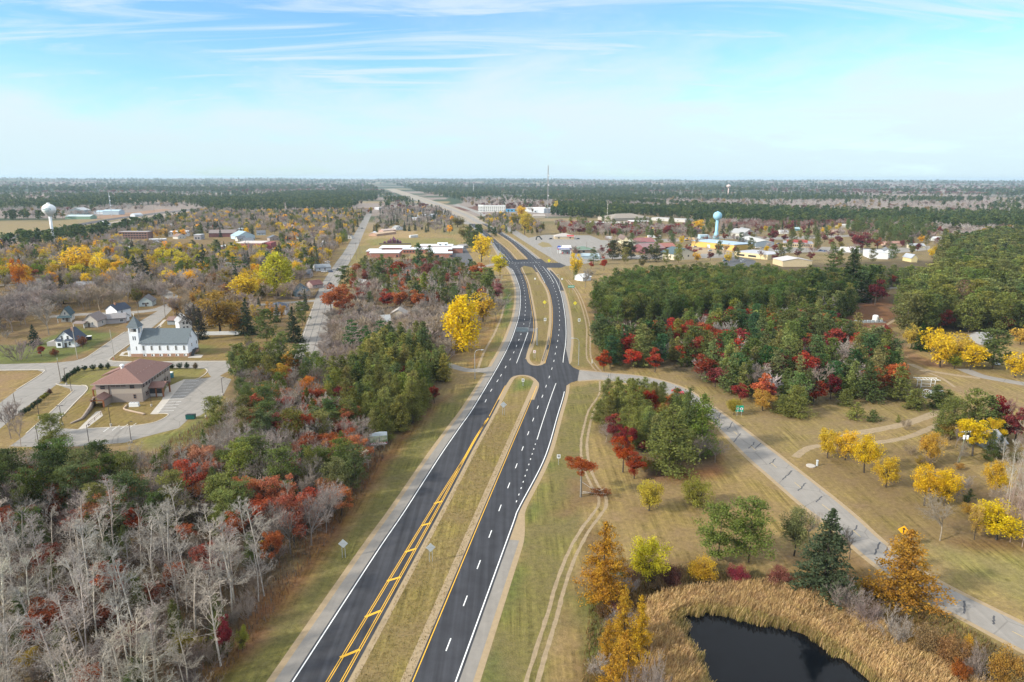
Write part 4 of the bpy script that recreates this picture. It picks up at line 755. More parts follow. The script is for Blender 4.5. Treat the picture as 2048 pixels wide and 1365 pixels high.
house("barn", "smaller barn with rusty maroon roof at the row's right end", "barn", (1326, 503), (1352, 502), 16, 4.5, 3.2, 'x', (.12, .05, .05), (.30, .125, .10), (), 0, simple=True)
house("town_hall", "tan hall with steep blue green gable roof above the pine forest", "hall", (1348, 521), (1393, 519), 24, 5.5, 5.0, 'y', (.60, .53, .41), (.075, .115, .13), [(-.75, 3.6, 1.6, 1.5), (-.3, 3.6, 1.6, 1.5), (.25, 3.6, 1.6, 1.5), (.7, 3.6, 1.6, 1.5)], 2, simple=True)
def yellowhall():
    a, b_, c = P(1421, 489), P(1468, 502), P(1508, 499); r = T("warehouse", "long yellow warehouse with pale blue flat roof beside the machine yard", "warehouse", (*b_, 0), math.atan2(c[1] - b_[1], c[0] - b_[0]))
    L = 62; w = 30; MB().box(0, w, 0, L, 0, 6).build("wall", mat("yellow_sheet", (.62, .40, .10), .6, .06, .3), r); MB().box(-.6, w + .6, -.6, L + .6, 6.003, 6.6).build("roof", mat("blue_sheet_roof", (.36, .46, .54), .5, .08, .3), r)
    for y in (14, 34): MB().box(-.06, .05, y, y + 4, 0, 3.6).build("door", M_FRAME, r)
    for x in (6, 14): MB().lathe([(.6, 6.6), (.6, 7.6), (.2, 7.9)], 10, x, 30).build("roof_vent", M_FRAME, r)
yellowhall()
house("shed", "grey roofed shed attached behind the yellow warehouse", "shed", (1480, 484), (1512, 494), 20, 5, 2, 'x', (.20, .24, .28), (.44, .44, .42), (), 0, simple=True)
flat("store", "tan flat roofed office with dark window bands above the forest", "office building", (1478, 514), (1524, 519), 30, 4.6, (.62, .50, .29), (.42, .42, .44), [(-.6, 2.0, 9, 1.8), (.1, 2.0, 9, 1.8)], 0, False, w=38)
house("house", "tan gabled building end rising above the forest edge", "house", (1545, 528), (1565, 534), 26, 5, 2.2, 'x', (.55, .44, .27), (.46, .44, .42), (), 0, simple=True)
flat("store", "tan school building with maroon roof blocks across the right street", "school", (1566, 494), (1626, 496), 30, 4.2, (.52, .40, .24), (.30, .30, .33), [(-.9 + .12 * i, 2, 1.2, 2) for i in range(16)], 0, False)
o = [x for x in COL.objects if x.get('label', '').startswith("tan school building with maroon")][0]; MB().box(-12, 10, 8, 14, 4.6, 7.4).build("roof_block", paint((.33, .07, .06)), o); MB().box(-48, -32, 4, 16, 0, 4).build("wing", paint((.50, .38, .23)), o)
house("lodge", "grey shingled lodge with two gabled wings beside the blue water tower", "lodge", (1488, 472), (1510, 472), 34, 4, 5, 'y', (.42, .42, .40), (.26, .27, .28), [(0, 2.4, 4, 3), (-.6, 2, 1.4, 1.6), (.6, 2, 1.4, 1.6)], 1, simple=True)
house("lodge", "pale grey long roof left of the lodge's gable", "lodge", (1456, 471), (1486, 474), 24, 4, 5, 'x', (.50, .48, .42), (.33, .33, .33), (), 0, simple=True)
flat("warehouse", "white warehouse with black roof above the right hand pines", "warehouse", (1740, 518), (1776, 519), 30, 6, (.72, .72, .72), (.55, .56, .57), (), 0, False)
house("hall", "white gabled hall with dark grey roof above the tall white pine", "hall", (1762, 516), (1786, 517), 26, 5, 3.6, 'y', (.72, .72, .73), (.16, .165, .17), (), 0, simple=True)
house("house", "yellow gable peeking out of the right hand forest", "house", (1822, 525), (1834, 525), 14, 4, 3, 'y', (.60, .50, .26), (.34, .36, .40), (), 0, simple=True)
flat("trailer", "white trailer parked by the right street", "trailer", (1683, 503), (1694, 503), 4, 4, (.70, .68, .62), (.7, .7, .68), (), 0, False); house("tent", "white ridge tent beside the trailer", "tent", (1700, 505), (1720, 505), 10, 3, 2.2, 'x', (.68, .68, .66), (.6, .6, .6), (), 0, simple=True)
for i, (a, b_, lab, wc, rc, d) in enumerate([((1150, 449), (1175, 449), "brown roofed building at the mall's left", (.42, .26, .16), (.26, .13, .09), 20), ((1176, 452), (1212, 452), "white industrial hall with small sheds", (.66, .66, .62), (.66, .66, .64), 30), ((1212, 452), (1262, 452), "cream long store below the tan clinic roof", (.66, .60, .47), (.62, .60, .56), 26), ((1262, 449), (1300, 449), "maroon store with bright white roof", (.20, .09, .08), (.72, .72, .70), 30), ((1300, 441), (1370, 445), "pale long school below the pines", (.45, .43, .40), (.42, .41, .40), 24), ((1296, 476), (1322, 476), "white mobile home behind the maroon barns", (.70, .70, .70), (.66, .66, .66), 5), ((1212, 478), (1224, 478), "white van like shed beside the red shrubs", (.60, .60, .62), (.62, .62, .62), 4), ((1400, 478), (1418, 478), "pale blue shed at the blue water tower's foot", (.40, .58, .66), (.45, .52, .56), 10)]):
    flat("store", lab, "building", a, b_, d, 4.6 if d > 6 else 2.6, wc, rc, [(-.6 + .4 * q, 2, 2, 1.4) for q in range(4)] if d > 6 else (), 0, False)
house("clinic", "broad tan hip roofed clinic below the pine ridge", "clinic", (1224, 443), (1300, 441), 50, 5, 7, 'x', (.40, .34, .28), (.26, .22, .18), (), 0, hip=True, simple=True)
for i, (a, b_, lab) in enumerate([((1560, 468), (1577, 468), "grey house with pale front at the right field"), ((1583, 462), (1600, 462), "turquoise cottage below the pines"), ((1675, 455), (1708, 455), "long low bungalow among bare trees at right"), ((1668, 467), (1690, 467), "low brown bungalow by the right field"), ((1770, 492), (1805, 492), "brown roofed bungalow right of the maroon tree"), ((1820, 497), (1850, 497), "pale bungalow with grey roof at the right street"), ((1790, 465), (1812, 465), "white roof between the right hand pines"), ((1864, 482), (1886, 482), "white house wall between right hand trunks"), ((2030, 576), (2070, 580), "pale long roof at the right edge of the forest"), ((1840, 612), (1856, 612), "white camper roof deep in the pines"), ((1962, 690), (1985, 690), "grey cabin behind the yellow trees"), ((1895, 618), (1915, 618), "small white camper among right hand pines"), ((1980, 905), (2010, 905), "grey shed behind the power pole"), ((1162, 518), (1200, 519), "blue grey car shed under the lone pine"), ((1165, 563), (1182, 561), "white roofed shed behind the bare shrub")]):
    wc = [(.6, .58, .54), (.25, .45, .48), (.58, .55, .5), (.35, .25, .2), (.5, .34, .26), (.58, .52, .38), (.7, .7, .7), (.72, .72, .7), (.5, .5, .5), (.7, .7, .7), (.30, .30, .30), (.7, .7, .7), (.25, .27, .28), (.3, .36, .4), (.7, .7, .7)][i]
    house("house", lab, "house", a, b_, 9, 2.8, 2.0, 'x', wc, [(.4, .4, .4), (.3, .42, .45), (.45, .43, .4), (.25, .18, .15), (.30, .17, .13), (.35, .36, .38), (.62, .62, .62), (.5, .5, .5), (.55, .56, .57), (.65, .65, .65), (.26, .25, .24), (.65, .65, .65), (.27, .28, .29), (.34, .42, .46), (.66, .66, .66)][i], (), 0, simple=True)
def scattered_houses():
    rr = random.Random(12); g = [(-60, 600), (-60, 508), (120, 492), (330, 460), (420, 440), (700, 432), (690, 470), (640, 520), (620, 560), (500, 575), (330, 590)]; got = []
    while len(got) < 46:
        u, v = rr.uniform(-60, 700), rr.uniform(436, 596)
        if not inpoly(np.array([u]), np.array([v]), g)[0]: continue
        x, y = P(u, v)
        if any(math.hypot(o.location.x - x, o.location.y - y) < 24 for o in COL.objects if o.parent is None and o.type == 'EMPTY' and 'category' in o): continue
        w = rr.uniform(8, 12) * 1.15 / 2; s = F / (y * math.cos(PITCH) + CAMH * math.sin(PITCH)); wc = rr.choice([(.66, .66, .66), (.55, .52, .46), (.42, .45, .47), (.60, .60, .56), (.36, .30, .27)]); rc = rr.choice([(.20, .20, .21), (.30, .29, .28), (.12, .13, .15), (.24, .17, .14), (.38, .38, .38)]); got.append(1); k = rr.choice('xy')
        house("house", "small gabled house half hidden among the old town's trees", "house", (u - w * s, v), (u + w * s, v - rr.uniform(0, 1.5)), 9, 3.2, 2.8, k, wc, rc, [(-.35, 1.6, 1, 1.2), (.35, 1.6, 1, 1.2)], 1, simple=True, group="small houses among the old town's trees")
scattered_houses()
# --- water towers and masts
def water_tower(label, u, vb, prof, colr, extra=None):
    x, y = P(u, vb); r = T("water_tower", label, "water tower", (x, y, 0)); m = mat("tower_paint_%d" % u, colr, .45, .05, .2)
    stem, tank, cap = prof; MB().lathe(stem, 28).build("stem", m, r, True); MB().lathe(tank, 36).build("tank", m, r, True); MB().lathe(cap, 16).build("cap", m, r); return r
s = water_tower("white water tower with bulging tank and slim stem beyond the town", 108, 486, ([(4.0, 0), (3.2, 2), (2.2, 5), (1.75, 8), (1.55, 14), (1.55, 31)], [(1.56, 30.5), (2.6, 31.6), (4.2, 33.2), (6.0, 35), (7.0, 37), (7.3, 38.6), (7.0, 40.6), (6.0, 42.4), (4.2, 43.9), (2.0, 44.8), (.2, 45.1)], [(1.9, 44.75), (1.9, 45.9), (1.2, 46.3), (.1, 46.4)]), (.74, .75, .74))
def on_tank(az0, az1, z0, z1, zl, name, m, parent):
    """a painted strip curved on the tank between two azimuths; zl shifts the left end"""
    V = []; n = 10
    for i in range(n + 1):
        a = math.radians(az0 + (az1 - az0) * i / n); k = i / n
        for z in (z0 + zl * (1 - k), z1 + zl * (1 - k) * .4):
            rr = np.interp(z, [35, 37, 38.6, 40.6, 42.4], [6.0, 7.0, 7.3, 7.0, 6.0]) + .06; V.append((rr * math.sin(a), -rr * math.cos(a), z))
    i = np.arange(n) * 2; return link(name, newmesh(name, V, [np.stack([i, i + 2, i + 3, i + 1], 1)], [m]), parent)
tc_, bc_ = paint((.05, .30, .27)), paint((.05, .06, .07))
on_tank(-42, -12, 38.6, 39.3, .8, "emblem", bc_, s); on_tank(-38, -28, 39.0, 40.0, .5, "emblem", bc_, s)
for k in range(8): on_tank(-14 + k * 8, -9.5 + k * 8, 38.2 + .25 * math.sin(k), 39.8 + .5 * (k % 3 == 0), 0, "lettering", tc_, s)
for k in range(5): on_tank(-2 + k * 7, 2 + k * 7, 36.6, 37.5, 0, "lettering", tc_, s)
water_tower("sky blue water tower with round ball tank at right", 1432, 478, ([(4.2, 0), (3.6, 3), (2.6, 7), (1.9, 10), (1.8, 24)], [(1.8, 23.6), (2.6, 24.2), (4.2, 25.3), (5.2, 27), (5.6, 29), (5.2, 31.2), (4.2, 32.9), (2.6, 34), (.2, 34.5)], [(.8, 34.3), (.8, 35), (.1, 35.1)]), (.27, .50, .62))
water_tower("tiny white topped water tower near the horizon", 1456, 391.5, ([(4, 0), (2.6, 6), (2.4, 34)], [(2.5, 33.5), (8, 38), (11, 42), (10, 46), (5, 49), (.3, 50)], [(1.5, 49.6), (1.5, 51.5), (.2, 52)]), (.60, .45, .40))
def mast(label, u, vb, vt, w0, col1, n=18):
    x, y = P(u, vb); h = top_z(u, vb, vt); r = T("radio_mast", label, "radio mast", (x, y, 0)); m = mat("mast_%d" % u, col1, .5)
    a = [(w0 * math.cos(t), w0 * math.sin(t)) for t in (.5, 2.6, 4.7)]; L = MB()
    for p in a: L.tube((*p, 0), (p[0] * .5, p[1] * .5, h), w0 * .16, w0 * .16, 5)
    L.build("legs", m, r).name = "leg_frame"
    b_ = MB()
    for k in range(n):
        z0, z1 = h * k / n, h * (k + 1) / n; f0, f1 = 1 - .5 * k / n, 1 - .5 * (k + 1) / n
        for i in range(3): p, q = a[i], a[(i + 1) % 3]; b_.tube((p[0] * f0, p[1] * f0, z0), (q[0] * f1, q[1] * f1, z1), w0 * .11, w0 * .11, 4)
    b_.build("lattice", m, r)
    for q in (.42, .62, .8): MB().lathe([(w0 * .9, h * q), (w0 * .9, h * q + w0 * 1.6)], 10, w0 * .6, 0).build("antenna", M_FRAME, r)
    return r
mast("tall thin radio mast rising above the horizon", 1095, 437, 331, 1.5, (.33, .31, .31), 30)
mast("grey lattice mast beside the blue roofed sawmill", 223, 432, 385, 1.3, (.45, .50, .54))
mast("tan pole mast in front of the pine ridge at right", 1214, 445, 402, .7, (.42, .38, .3))
mast("slim mast above the far forest left of the hotel", 947, 388, 366, 2.0, (.4, .38, .38), 10)
# ---------------------------------------------------------------- signs, lamps, poles
M_STEEL = mat("galvanised_steel", (.40, .41, .42), .5, .1, 2, metal=.3); M_SGREY = mat("sign_back", (.42, .45, .46), .5, .06); M_SGREEN = mat("sign_green", (.0, .30, .20), .5, .05); M_SYEL = mat("sign_yellow", (.72, .62, .02), .5, .05)
M_WOODP = mat("pole_wood", (.22, .18, .14), .9, .25, 2); M_DARKP = mat("dark_pole", (.06, .045, .04), .6); M_BLACK = mat("black_ink", (.02, .02, .02), .6); M_SORNG = mat("sign_orange", (.75, .36, .01), .5, .05)
def sign(label, u, vb, h, kind, yaw=0.0, s=1.0, gap=.5, col=None, cat="road sign", cross=False, group=None):
    x, y = P(u, vb); r = T("road_sign", label, cat, (x, y, 0), yaw, group)
    for q in ((-gap, gap) if gap else (0,)): MB().box(q - .05, q + .05, -.04, .04, 0, h - .1 * s).build("post", M_STEEL, r)
    zc = h - s * .5
    if kind == 'diamond':
        k = s * .72; MB().prism([(-k, zc), (0, zc - k), (k, zc), (0, zc + k)], -.09, -.05, 'y').build("panel", col or M_SGREY, r)
        if cross == 'arrow': MB().box(-.08 * s, .08 * s, -.11, -.09, zc - .35 * s, zc + .2 * s).prism([(-.25 * s, zc + .15 * s), (.25 * s, zc + .15 * s), (0, zc + .45 * s)], -.11, -.09, 'y').build("symbol", M_BLACK, r)
        elif cross: MB().box(-k * .55, k * .55, -.12, -.09, zc - .06, zc + .06).build("brace", M_STEEL, r)
    else:
        w = s * (kind if isinstance(kind, (int, float)) else 1); p = MB().box(-w / 2, w / 2, -.09, -.05, h - s, h).build("panel", col or M_FRAME, r)
        if cross == 'x': MB().prism([(-w * .4, h - s * .9), (-w * .25, h - s * .9), (w * .4, h - s * .1), (w * .25, h - s * .1)], -.12, -.092, 'y').prism([(w * .4, h - s * .9), (w * .25, h - s * .9), (-w * .4, h - s * .1), (-w * .25, h - s * .1)], -.125, -.122, 'y').build("symbol", paint((.5, .04, .04)), r)
        if cross == 'limit': MB().box(-w * .28, -w * .05, -.11, -.092, h - s * .75, h - s * .35).box(w * .05, w * .28, -.11, -.092, h - s * .75, h - s * .35).box(-w * .3, w * .3, -.11, -.092, h - s * .25, h - s * .15).build("lettering", M_BLACK, r)
        if cross == 'dots':
            q = MB()
            for a in (-w * .24, w * .24): q.prism([(a + s * .22 * math.cos(t), h - s * .52 + s * .22 * math.sin(t)) for t in np.linspace(0, 2 * math.pi, 11)[:-1]], -.115, -.092, 'y')
            q.build("route_marker", M_FRAME, r); q2 = MB()
            for a in (-w * .24, w * .24): q2.box(a - s * .06, a + s * .06, -.13, -.116, h - s * .66, h - s * .38)
            q2.build("lettering", M_BLACK, r); MB().box(-w * .3, -w * .16, -.115, -.092, h - s * .97, h - s * .88).box(w * .16, w * .3, -.115, -.092, h - s * .97, h - s * .88).build("arrow", M_FRAME, r)
        if cross == 'words':
            q = MB()
            for k in range(9): q.box(-w * .42 + k * w * .094, -w * .42 + k * w * .094 + w * .06, -.115, -.092, h - s * .68, h - s * .32)
            q.build("lettering", M_FRAME, r)
    return r
sign("grey backed diamond sign on two posts on the left verge", 688, 1116, 3.9, 'diamond', .1, 1.35, .3, None, cross=True)
sign("grey backed diamond sign on two posts in the wide median", 862, 1124, 3.9, 'diamond', .1, 1.35, .3, None, cross=True)
sign("grey backed diamond sign at the median's narrow far end", 1007, 831, 4.4, 'diamond', .1, 1.5, .3, None, cross=True)
sign("green route sign with two white circles beside the county road", 1478, 833, 3.7, 1.15, -.1, 2.1, .7, M_SGREEN, cross='dots')
sign("wide green street name sign beside the right carriageway", 1142, 587, 5.3, 3.0, .1, 1.5, 1.2, M_SGREEN, cross='words')
sign("white speed limit sign on the verge near the broken oak", 1117, 930, 3.0, .85, 0, 1.1, 0, M_FRAME, cross='limit')
sign("white speed limit sign in the upper median", 1090, 649, 3.4, .8, 0, 1.6, 0, M_FRAME, cross='limit')
sign("white speed limit sign right of the carriageway", 1158, 650, 3.4, .8, 0, 1.6, 0, M_FRAME, cross='limit')
sign("yellow diamond warning sign in the upper median", 1089, 614, 3.6, 'diamond', 0, 1.6, 0, M_SYEL, cross=True)
sign("yellow diamond warning sign right of the carriageway", 1150, 616, 3.6, 'diamond', 0, 1.6, 0, M_SYEL, cross=True)
sign("yellow diamond warning sign on the grass by the frontage road", 1098, 527, 3.4, 'diamond', 0, 2.0, 0, M_SYEL)
sign("white and red no entry sign at the tip of the upper median", 1069, 717, 3.6, .85, 0, 1.3, .25, M_FRAME, cross='x')
sign("small white sign on the green tip of the lower median", 1046, 772, 2.8, .8, 0, 1.2, .2, M_FRAME, cross='limit')
sign("small white sign in the grass below the first junction", 1070, 562, 2.2, 1, 0, 1.2, 0, M_FRAME)
sign("small white sign on the verge near the dirt track's top", 1124, 562, 2.0, 1, 0, 1.1, 0, M_FRAME)
sign("orange yellow diamond arrow sign behind the golden larch", 1802, 1098, 5.0, 'diamond', -.5, 1.5, 0, M_SORNG, cross='arrow')
sign("small white street sign at the road fork by the white farmhouse", 116, 728, 2.6, .5, 0, .5, 0, M_STEEL)
sign("dark thin sign post beside the county road mouth", 1218, 761, 2.6, .3, 0, .8, 0, M_SGREY)
def billboard():
    x, y = P(758, 899); r = T("billboard", "billboard with a green landscape picture and red strip before the pines", "billboard", (x, y, 0), math.radians(14)); w, h, z = 4.9, 3.7, 1.4
    for q in (-1.6, 0, 1.6): MB().box(q - .12, q + .12, .1, .34, 0, z + h * .8).build("post", M_WOODP, r)
    MB().prism([(-w / 2, z), (w / 2, z), (w / 2, z + h), (w * .1, z + h + .12), (-w * .2, z + h), (-w / 2, z + h - .4)], -.08, .08, 'y').build("panel", paint((.55, .62, .66)), r)
    MB().box(-w / 2 + .05, w / 2 - .05, -.10, -.085, z + .75, z + h * .72).build("picture", mat("picture_green", (.30, .36, .24), .7, .5, .9), r)
    MB().prism([(-w / 2 + .05, z + .75), (w / 2 - .05, z + .75), (w / 2 - .05, z + 1.5), (.6, z + 1.15), (-.8, z + 1.6), (-w / 2 + .05, z + 1.2)], -.118, -.103, 'y').build("picture", paint((.16, .22, .10)), r)
    MB().prism([(-.1, z + .9), (.4, z + .9), (.35, z + 1.9), (.22, z + 2.9), (.08, z + 2.0)], -.135, -.12, 'y').build("picture", paint((.12, .13, .14)), r)
    MB().box(-w / 2 + .05, w / 2 - .05, -.11, -.085, z + .05, z + .74).build("strip", paint((.30, .06, .07)), r)
    q = MB()
    for k in range(7): q.box(-2.0 + k * .58, -1.6 + k * .58, -.125, -.112, z + .48, z + .68)
    q.box(-2.2, 2.2, -.125, -.112, z + .12, z + .34); q.build("lettering", M_FRAME, r)
billboard()
def gantry():
    x, y = P(1074, 691); r = T("overhead_sign", "cantilever overhead sign seen from behind above the left carriageway", "overhead sign", (x, y, 0), math.radians(0))
    MB().tube((0, 0, 0), (0, 0, 8.2), .3, .24, 10).build("post", M_STEEL, r)
    a = MB(); a.tube((-9.6, 0, 7.6), (0, 0, 7.6), .13, .13, 6); a.tube((-9.6, 0, 6.8), (0, 0, 6.8), .13, .13, 6); a.build("arm", M_STEEL, r)
    p = MB().box(-9.6, -4.2, -.4, -.25, 6.4, 8.4).build("panel", mat("sign_rear", (.30, .36, .37), .5, .1, 1), r)
    for z in (6.7, 7.1, 7.7, 8.15): MB().box(-9.7, -4.1, -.5, -.41, z - .06, z + .06).build("brace", M_STEEL, p)
    for q in (-9, -7, -5): MB().box(q - .06, q + .06, -.24, -.12, 6.3, 8.5).build("brace", M_STEEL, p)
gantry()
def lamp(label, u, vb, h, arm, yaw, m=None, group=None):
    x, y = P(u, vb); r = T("street_lamp", label, "street lamp", (x, y, 0), yaw, group); m = m or M_STEEL
    MB().tube((0, 0, 0), (0, 0, h * .86), .13, .10, 8).build("pole", m, r)
    pts = [(0, 0, h * .86)] + [(arm * (1 - math.cos(t)) * .62, 0, h * .86 + h * .14 * math.sin(t)) for t in np.linspace(.3, math.pi / 2, 5)] + [(arm, 0, h)]
    MB().path(pts, .075, 6).build("arm", m, r); MB().box(arm - .25, arm + .75, -.2, .2, h - .12, h + .1).build("lamp_head", M_SGREY, r)
    MB().lathe([(.3, 0), (.3, .25), (.2, .3)], 10).build("base", M_CONC, r); return r
lamp("curved arm street lamp at the side road left of the highway", 950, 758, 11.5, 2.6, 0)
lamp("curved arm street lamp right of the highway junction", 1157, 731, 11.5, 2.6, math.pi)

lamp("tall straight street lamp by the right carriageway's widening", 1119, 583, 11.5, 1.2, math.pi); lamp("street lamp with short arm beside the left lanes beyond the first junction", 1000, 511, 11.5, 2.5, math.pi)
lamp("lamp with tall pole behind the school's yellow tree", 980, 534, 10, 1.5, 0); lamp("street lamp on the right side of the frontage road", 1100, 514, 9, 1, math.pi)
def lotlamp(label, u, vb, h=6.4, m=None, dbl=False):
    x, y = P(u, vb); r = T("lamp_post", label, "lamp post", (x, y, 0), .2); m = m or M_DARKP
    MB().lathe([(.32, 0), (.32, .7), (.28, .75)], 12).build("base", M_WALK, r); MB().tube((0, 0, .7), (0, 0, h), .09, .075, 8).build("pole", m, r)
    for q in ((-1, 1) if dbl else (1,)): MB().tube((0, 0, h - .1), (q * .6, 0, h), .05, .05, 6).box(min(q * .35, q * 1.0), max(q * .35, q * 1.0), -.17, .17, h - .02, h + .12).build("lamp_head", m, r)
for u, v, lab in ((143, 783, "dark lamp post on the hedge lawn's upper corner"), (79, 838, "dark lamp post among the lower hedge bushes"), (125, 851, "twin headed lamp post at the drive by the office"), (222, 852, "dark lamp post on the lawn below the office porch"), (303, 813, "dark lamp post by the office's air conditioner"), (446, 791, "dark lamp post on the parking lot's right edge"), (412, 835, "dark lamp post behind the young pine"), (263, 886, "dark lamp post at the lower parking edge"), (179, 892, "dark lamp post at the bottom left of the parking lot"), (333, 776, "dark lamp post at the office's entrance canopy"), (133, 770, "slim lamp post at the top of the hedge row"), (78, 892, "dark lamp post behind the lone pine by the drive")):
    lotlamp(lab, u, v, 6.4, None, "twin" in lab)
def pole(label, u, vb, vt, arms=1, lean=0.0, trans=False, m=None, d=0.14, yaw=0.0):
    x, y = P(u, vb); h = top_z(u, vb, vt); r = T("utility_pole", label, "utility pole", (x, y, 0), yaw); m = m or M_WOODP
    MB().tube((0, 0, 0), (lean * h, 0, h), d * 1.15, d * .8, 8).build("pole", m, r)
    for k in range(arms):
        z = h - .35 - k * 1.1; MB().box(lean * z - 1.3, lean * z + 1.3, -.22, -.1, z - .08, z + .08).build("cross_arm", m, r)
        for q in (-1.15, -.6, .6, 1.15): MB().lathe([(.06, z + .08), (.07, z + .3), (.02, z + .34)], 6, lean * z + q, -.16).build("insulator", M_FRAME, r)
    if trans:
        for q in (-.45, .45): MB().lathe([(.26, h - 2.3), (.3, h - 2.2), (.3, h - 1.3), (.2, h - 1.2)], 12, lean * h + q, -.3).build("transformer", M_FRAME, r)
pole("green tinted utility pole with two grey transformers", 1918, 925, 862, 1, .06, True, mat("green_pole", (.17, .19, .12), .9)); pole("plain wooden utility pole with cross arm by the grey shed", 1974, 913, 858, 1, .02)
pole("thin light pole on the farmhouse corner", 155, 718, 655, 0, -.02, m=mat("pale_pole", (.40, .36, .30), .9)); pole("tall wooden pole beside the street below the farmhouse", 229, 720, 660, 0, -.02, m=MATS["pale_pole"]); pole("wooden pole with box at the end of the church street", 331, 638, 604, 0, .0); pole("pale pole just behind the church tower", 278, 640, 605, 0)
pole("dark pole at the road bend beside the hedge", 122, 764, 722, 0, -.02); pole("dark pole on the left road's edge near bare trees", 33, 822, 787, 0, -.02); pole("dark slanted pole behind the hedge's end", 131, 765, 738, 0, .03)
for u, vb, vt, lab in ((713, 520, 486, "wooden pole beside the wide street by the school"), (720, 510, 478, "second wooden pole up the wide street"), (702, 535, 508, "wooden pole at the school's street corner"), (884, 525, 505, "white pole on the school's front lawn"), (436, 588, 558, "pole beside the cream house"), (244, 560, 538, "pole beside the orange tree in town"), (466, 660, 635, "short lamp pole between the two dark spruces"), (310, 440, 409, "tall dark pole by the railway bend"), (201, 441, 410, "tall dark pole by the railway sheds"), (406, 445, 428, "pole among far town trees"), (1803, 568, 552, "pole at the clearing's back road"), (1929, 560, 546, "short pole among right hand pines"), (1606, 500, 470, "pole by the tan school building"), (1755, 498, 478, "pole beside the maroon tree's street"), (1853, 500, 480, "pole at the right street's end"), (1173, 506, 484, "pole in front of the green roofed shop")):
    pole(lab, u, vb, vt, 1 if u in (713, 310, 201) else 0, 0, False, None, .16)
# ---------------------------------------------------------------- fences, guard rail, small things
def fence(name, label, pts, h, m, pitch=2.4, rails=False, cat="fence"):
    c = resample(np.array(poly(pts)), pitch); r = T(name, label, cat, (0, 0, 0))
    for x, y in c: MB().box(x - .07, x + .07, y - .07, y + .07, 0, h + .08).build("post", m, r)
    for a, b_ in zip(c[:-1], c[1:]):
        d = (b_ - a) / np.linalg.norm(b_ - a); n = np.array([-d[1], d[0]]) * .025
        if rails: MB().tube((*a, h * .9), (*b_, h * .9), .05).build("rail", m, r)
        else: q = [a + n, b_ + n, b_ - n, a - n]; MB().add([(*p, .08) for p in q] + [(*p, h) for p in q], [(0, 3, 2, 1), (4, 5, 6, 7), (0, 1, 5, 4), (1, 2, 6, 5), (2, 3, 7, 6), (3, 0, 4, 7)]).build("panel", m, r)
fence("fence", "white vinyl fence behind the church lawn", [(385, 672), (420, 671), (481, 670)], 1.9, M_FRAME); fence("fence", "brown board fence below the yellow trees beside the blue cottage", [(547, 599), (575, 599), (600, 600), (630, 597), (637, 585)], 1.8, mat("fence_wood", (.15, .115, .09), .9, .2, 2)); fence("fence", "grey mesh fence behind the school's far lawn", [(820, 477), (860, 477), (905, 477)], 1.2, mat("fence_grey", (.25, .24, .22), .9), 6, True)
gr = T("guard_rail", "dark steel guard rail along the upper median's edge", "guard rail", (0, 0, 0)); c = resample(np.array(poly([(1098, 676), (1095, 692), (1090, 708), (1085, 723)])), 2.5)
for x, y in c: MB().box(x - .1, x + .1, y - .1, y + .1, 0, .8).build("post", M_DARKP, gr)
for a, b_ in zip(c[:-1], c[1:]): MB().tube((*a, .62), (*b_, .62), .16, .16, 6).build("rail", mat("rail_steel", (.10, .115, .12), .5, .1, 1), gr)
def dumpster():
    x, y = P(382, 838); r = T("dumpster", "dark green dumpster at the parking lot's lower right edge", "dumpster", (x, y, 0), .1); m = mat("dumpster_green", (.012, .10, .085), .5, .2, 1)
    MB().prism([(-.9, .15), (.8, .15), (1.0, 1.3), (-.9, 1.6)], -1.3, 1.3, 'x').build("bin", m, r); MB().prism([(-.95, 1.62), (1.05, 1.32), (1.05, 1.4), (-.95, 1.7)], -1.32, 1.32, 'x').build("lid", mat("lid_black", (.02, .02, .022), .5), r)
    for q in (-1, 1): MB().box(q * 1.3 - .06, q * 1.3 + .06, -.5, .4, .8, 1.0).build("handle", m, r)
dumpster()
def aircon():
    x, y = P(269, 813); r = T("air_conditioner", "white air conditioner with three fans on the office lawn", "air conditioner", (x, y, 0), .1); MB().box(-1.5, 1.5, -.6, .6, .05, 1.3).build("casing", M_FRAME, r); MB().box(-1.7, 1.7, -.8, .8, 0, .049).build("base", M_WALK, r)
    for q in (-.95, 0, .95): MB().lathe([(.36, 1.3), (.36, 1.5), (.3, 1.52)], 14, q, .1).build("fan", paint((.35, .35, .35)), r)
aircon()
def toilets():
    x, y = P(340, 756); r = T("portable_toilet", "blue green portable toilets with white roofs behind the office", "portable toilet", (x, y, 0), .1)
    for i, q in enumerate((-.7, .65)):
        b_ = MB().box(q - .6, q + .6, -.6, .6, .1, 2.1).build("cabin", mat("toilet_teal", (.06, .20, .26), .5, .1), r); MB().prism([(-.66, 2.1), (.66, 2.1), (.4, 2.4), (-.4, 2.4)], q - .64, q + .64, 'x').build("roof", M_FRAME, b_); MB().box(q - .4, q + .4, -.64, -.6, .2, 1.95).build("door", mat("toilet_blue", (.07, .26, .36), .5), b_)
toilets()
x, y = P(331, 757); r = T("tank", "tall white tank beside the portable toilets", "tank", (x, y, 0)); MB().lathe([(.55, 0), (.55, 2.8), (.4, 3.1), (.05, 3.2)], 16).build("body", M_FRAME, r); MB().box(-.15, .15, -.62, -.5, .3, .8).build("valve", M_STEEL, r)
x, y = P(176, 714 - 30); r = T("trailer", "small black trailer with white roof on the farmhouse lawn", "trailer", (*P(176, 681), 0), .4); MB().box(-1.6, 1.6, -1, 1, .4, 1.9).build("body", M_BLACK, r); MB().box(-1.7, 1.7, -1.1, 1.1, 1.903, 2.05).build("roof", M_FRAME, r); MB().tube((-.3, -1.05, .4), (-.3, 1.05, .4), .38, .38, 12).build("wheel", M_DARKP, r)
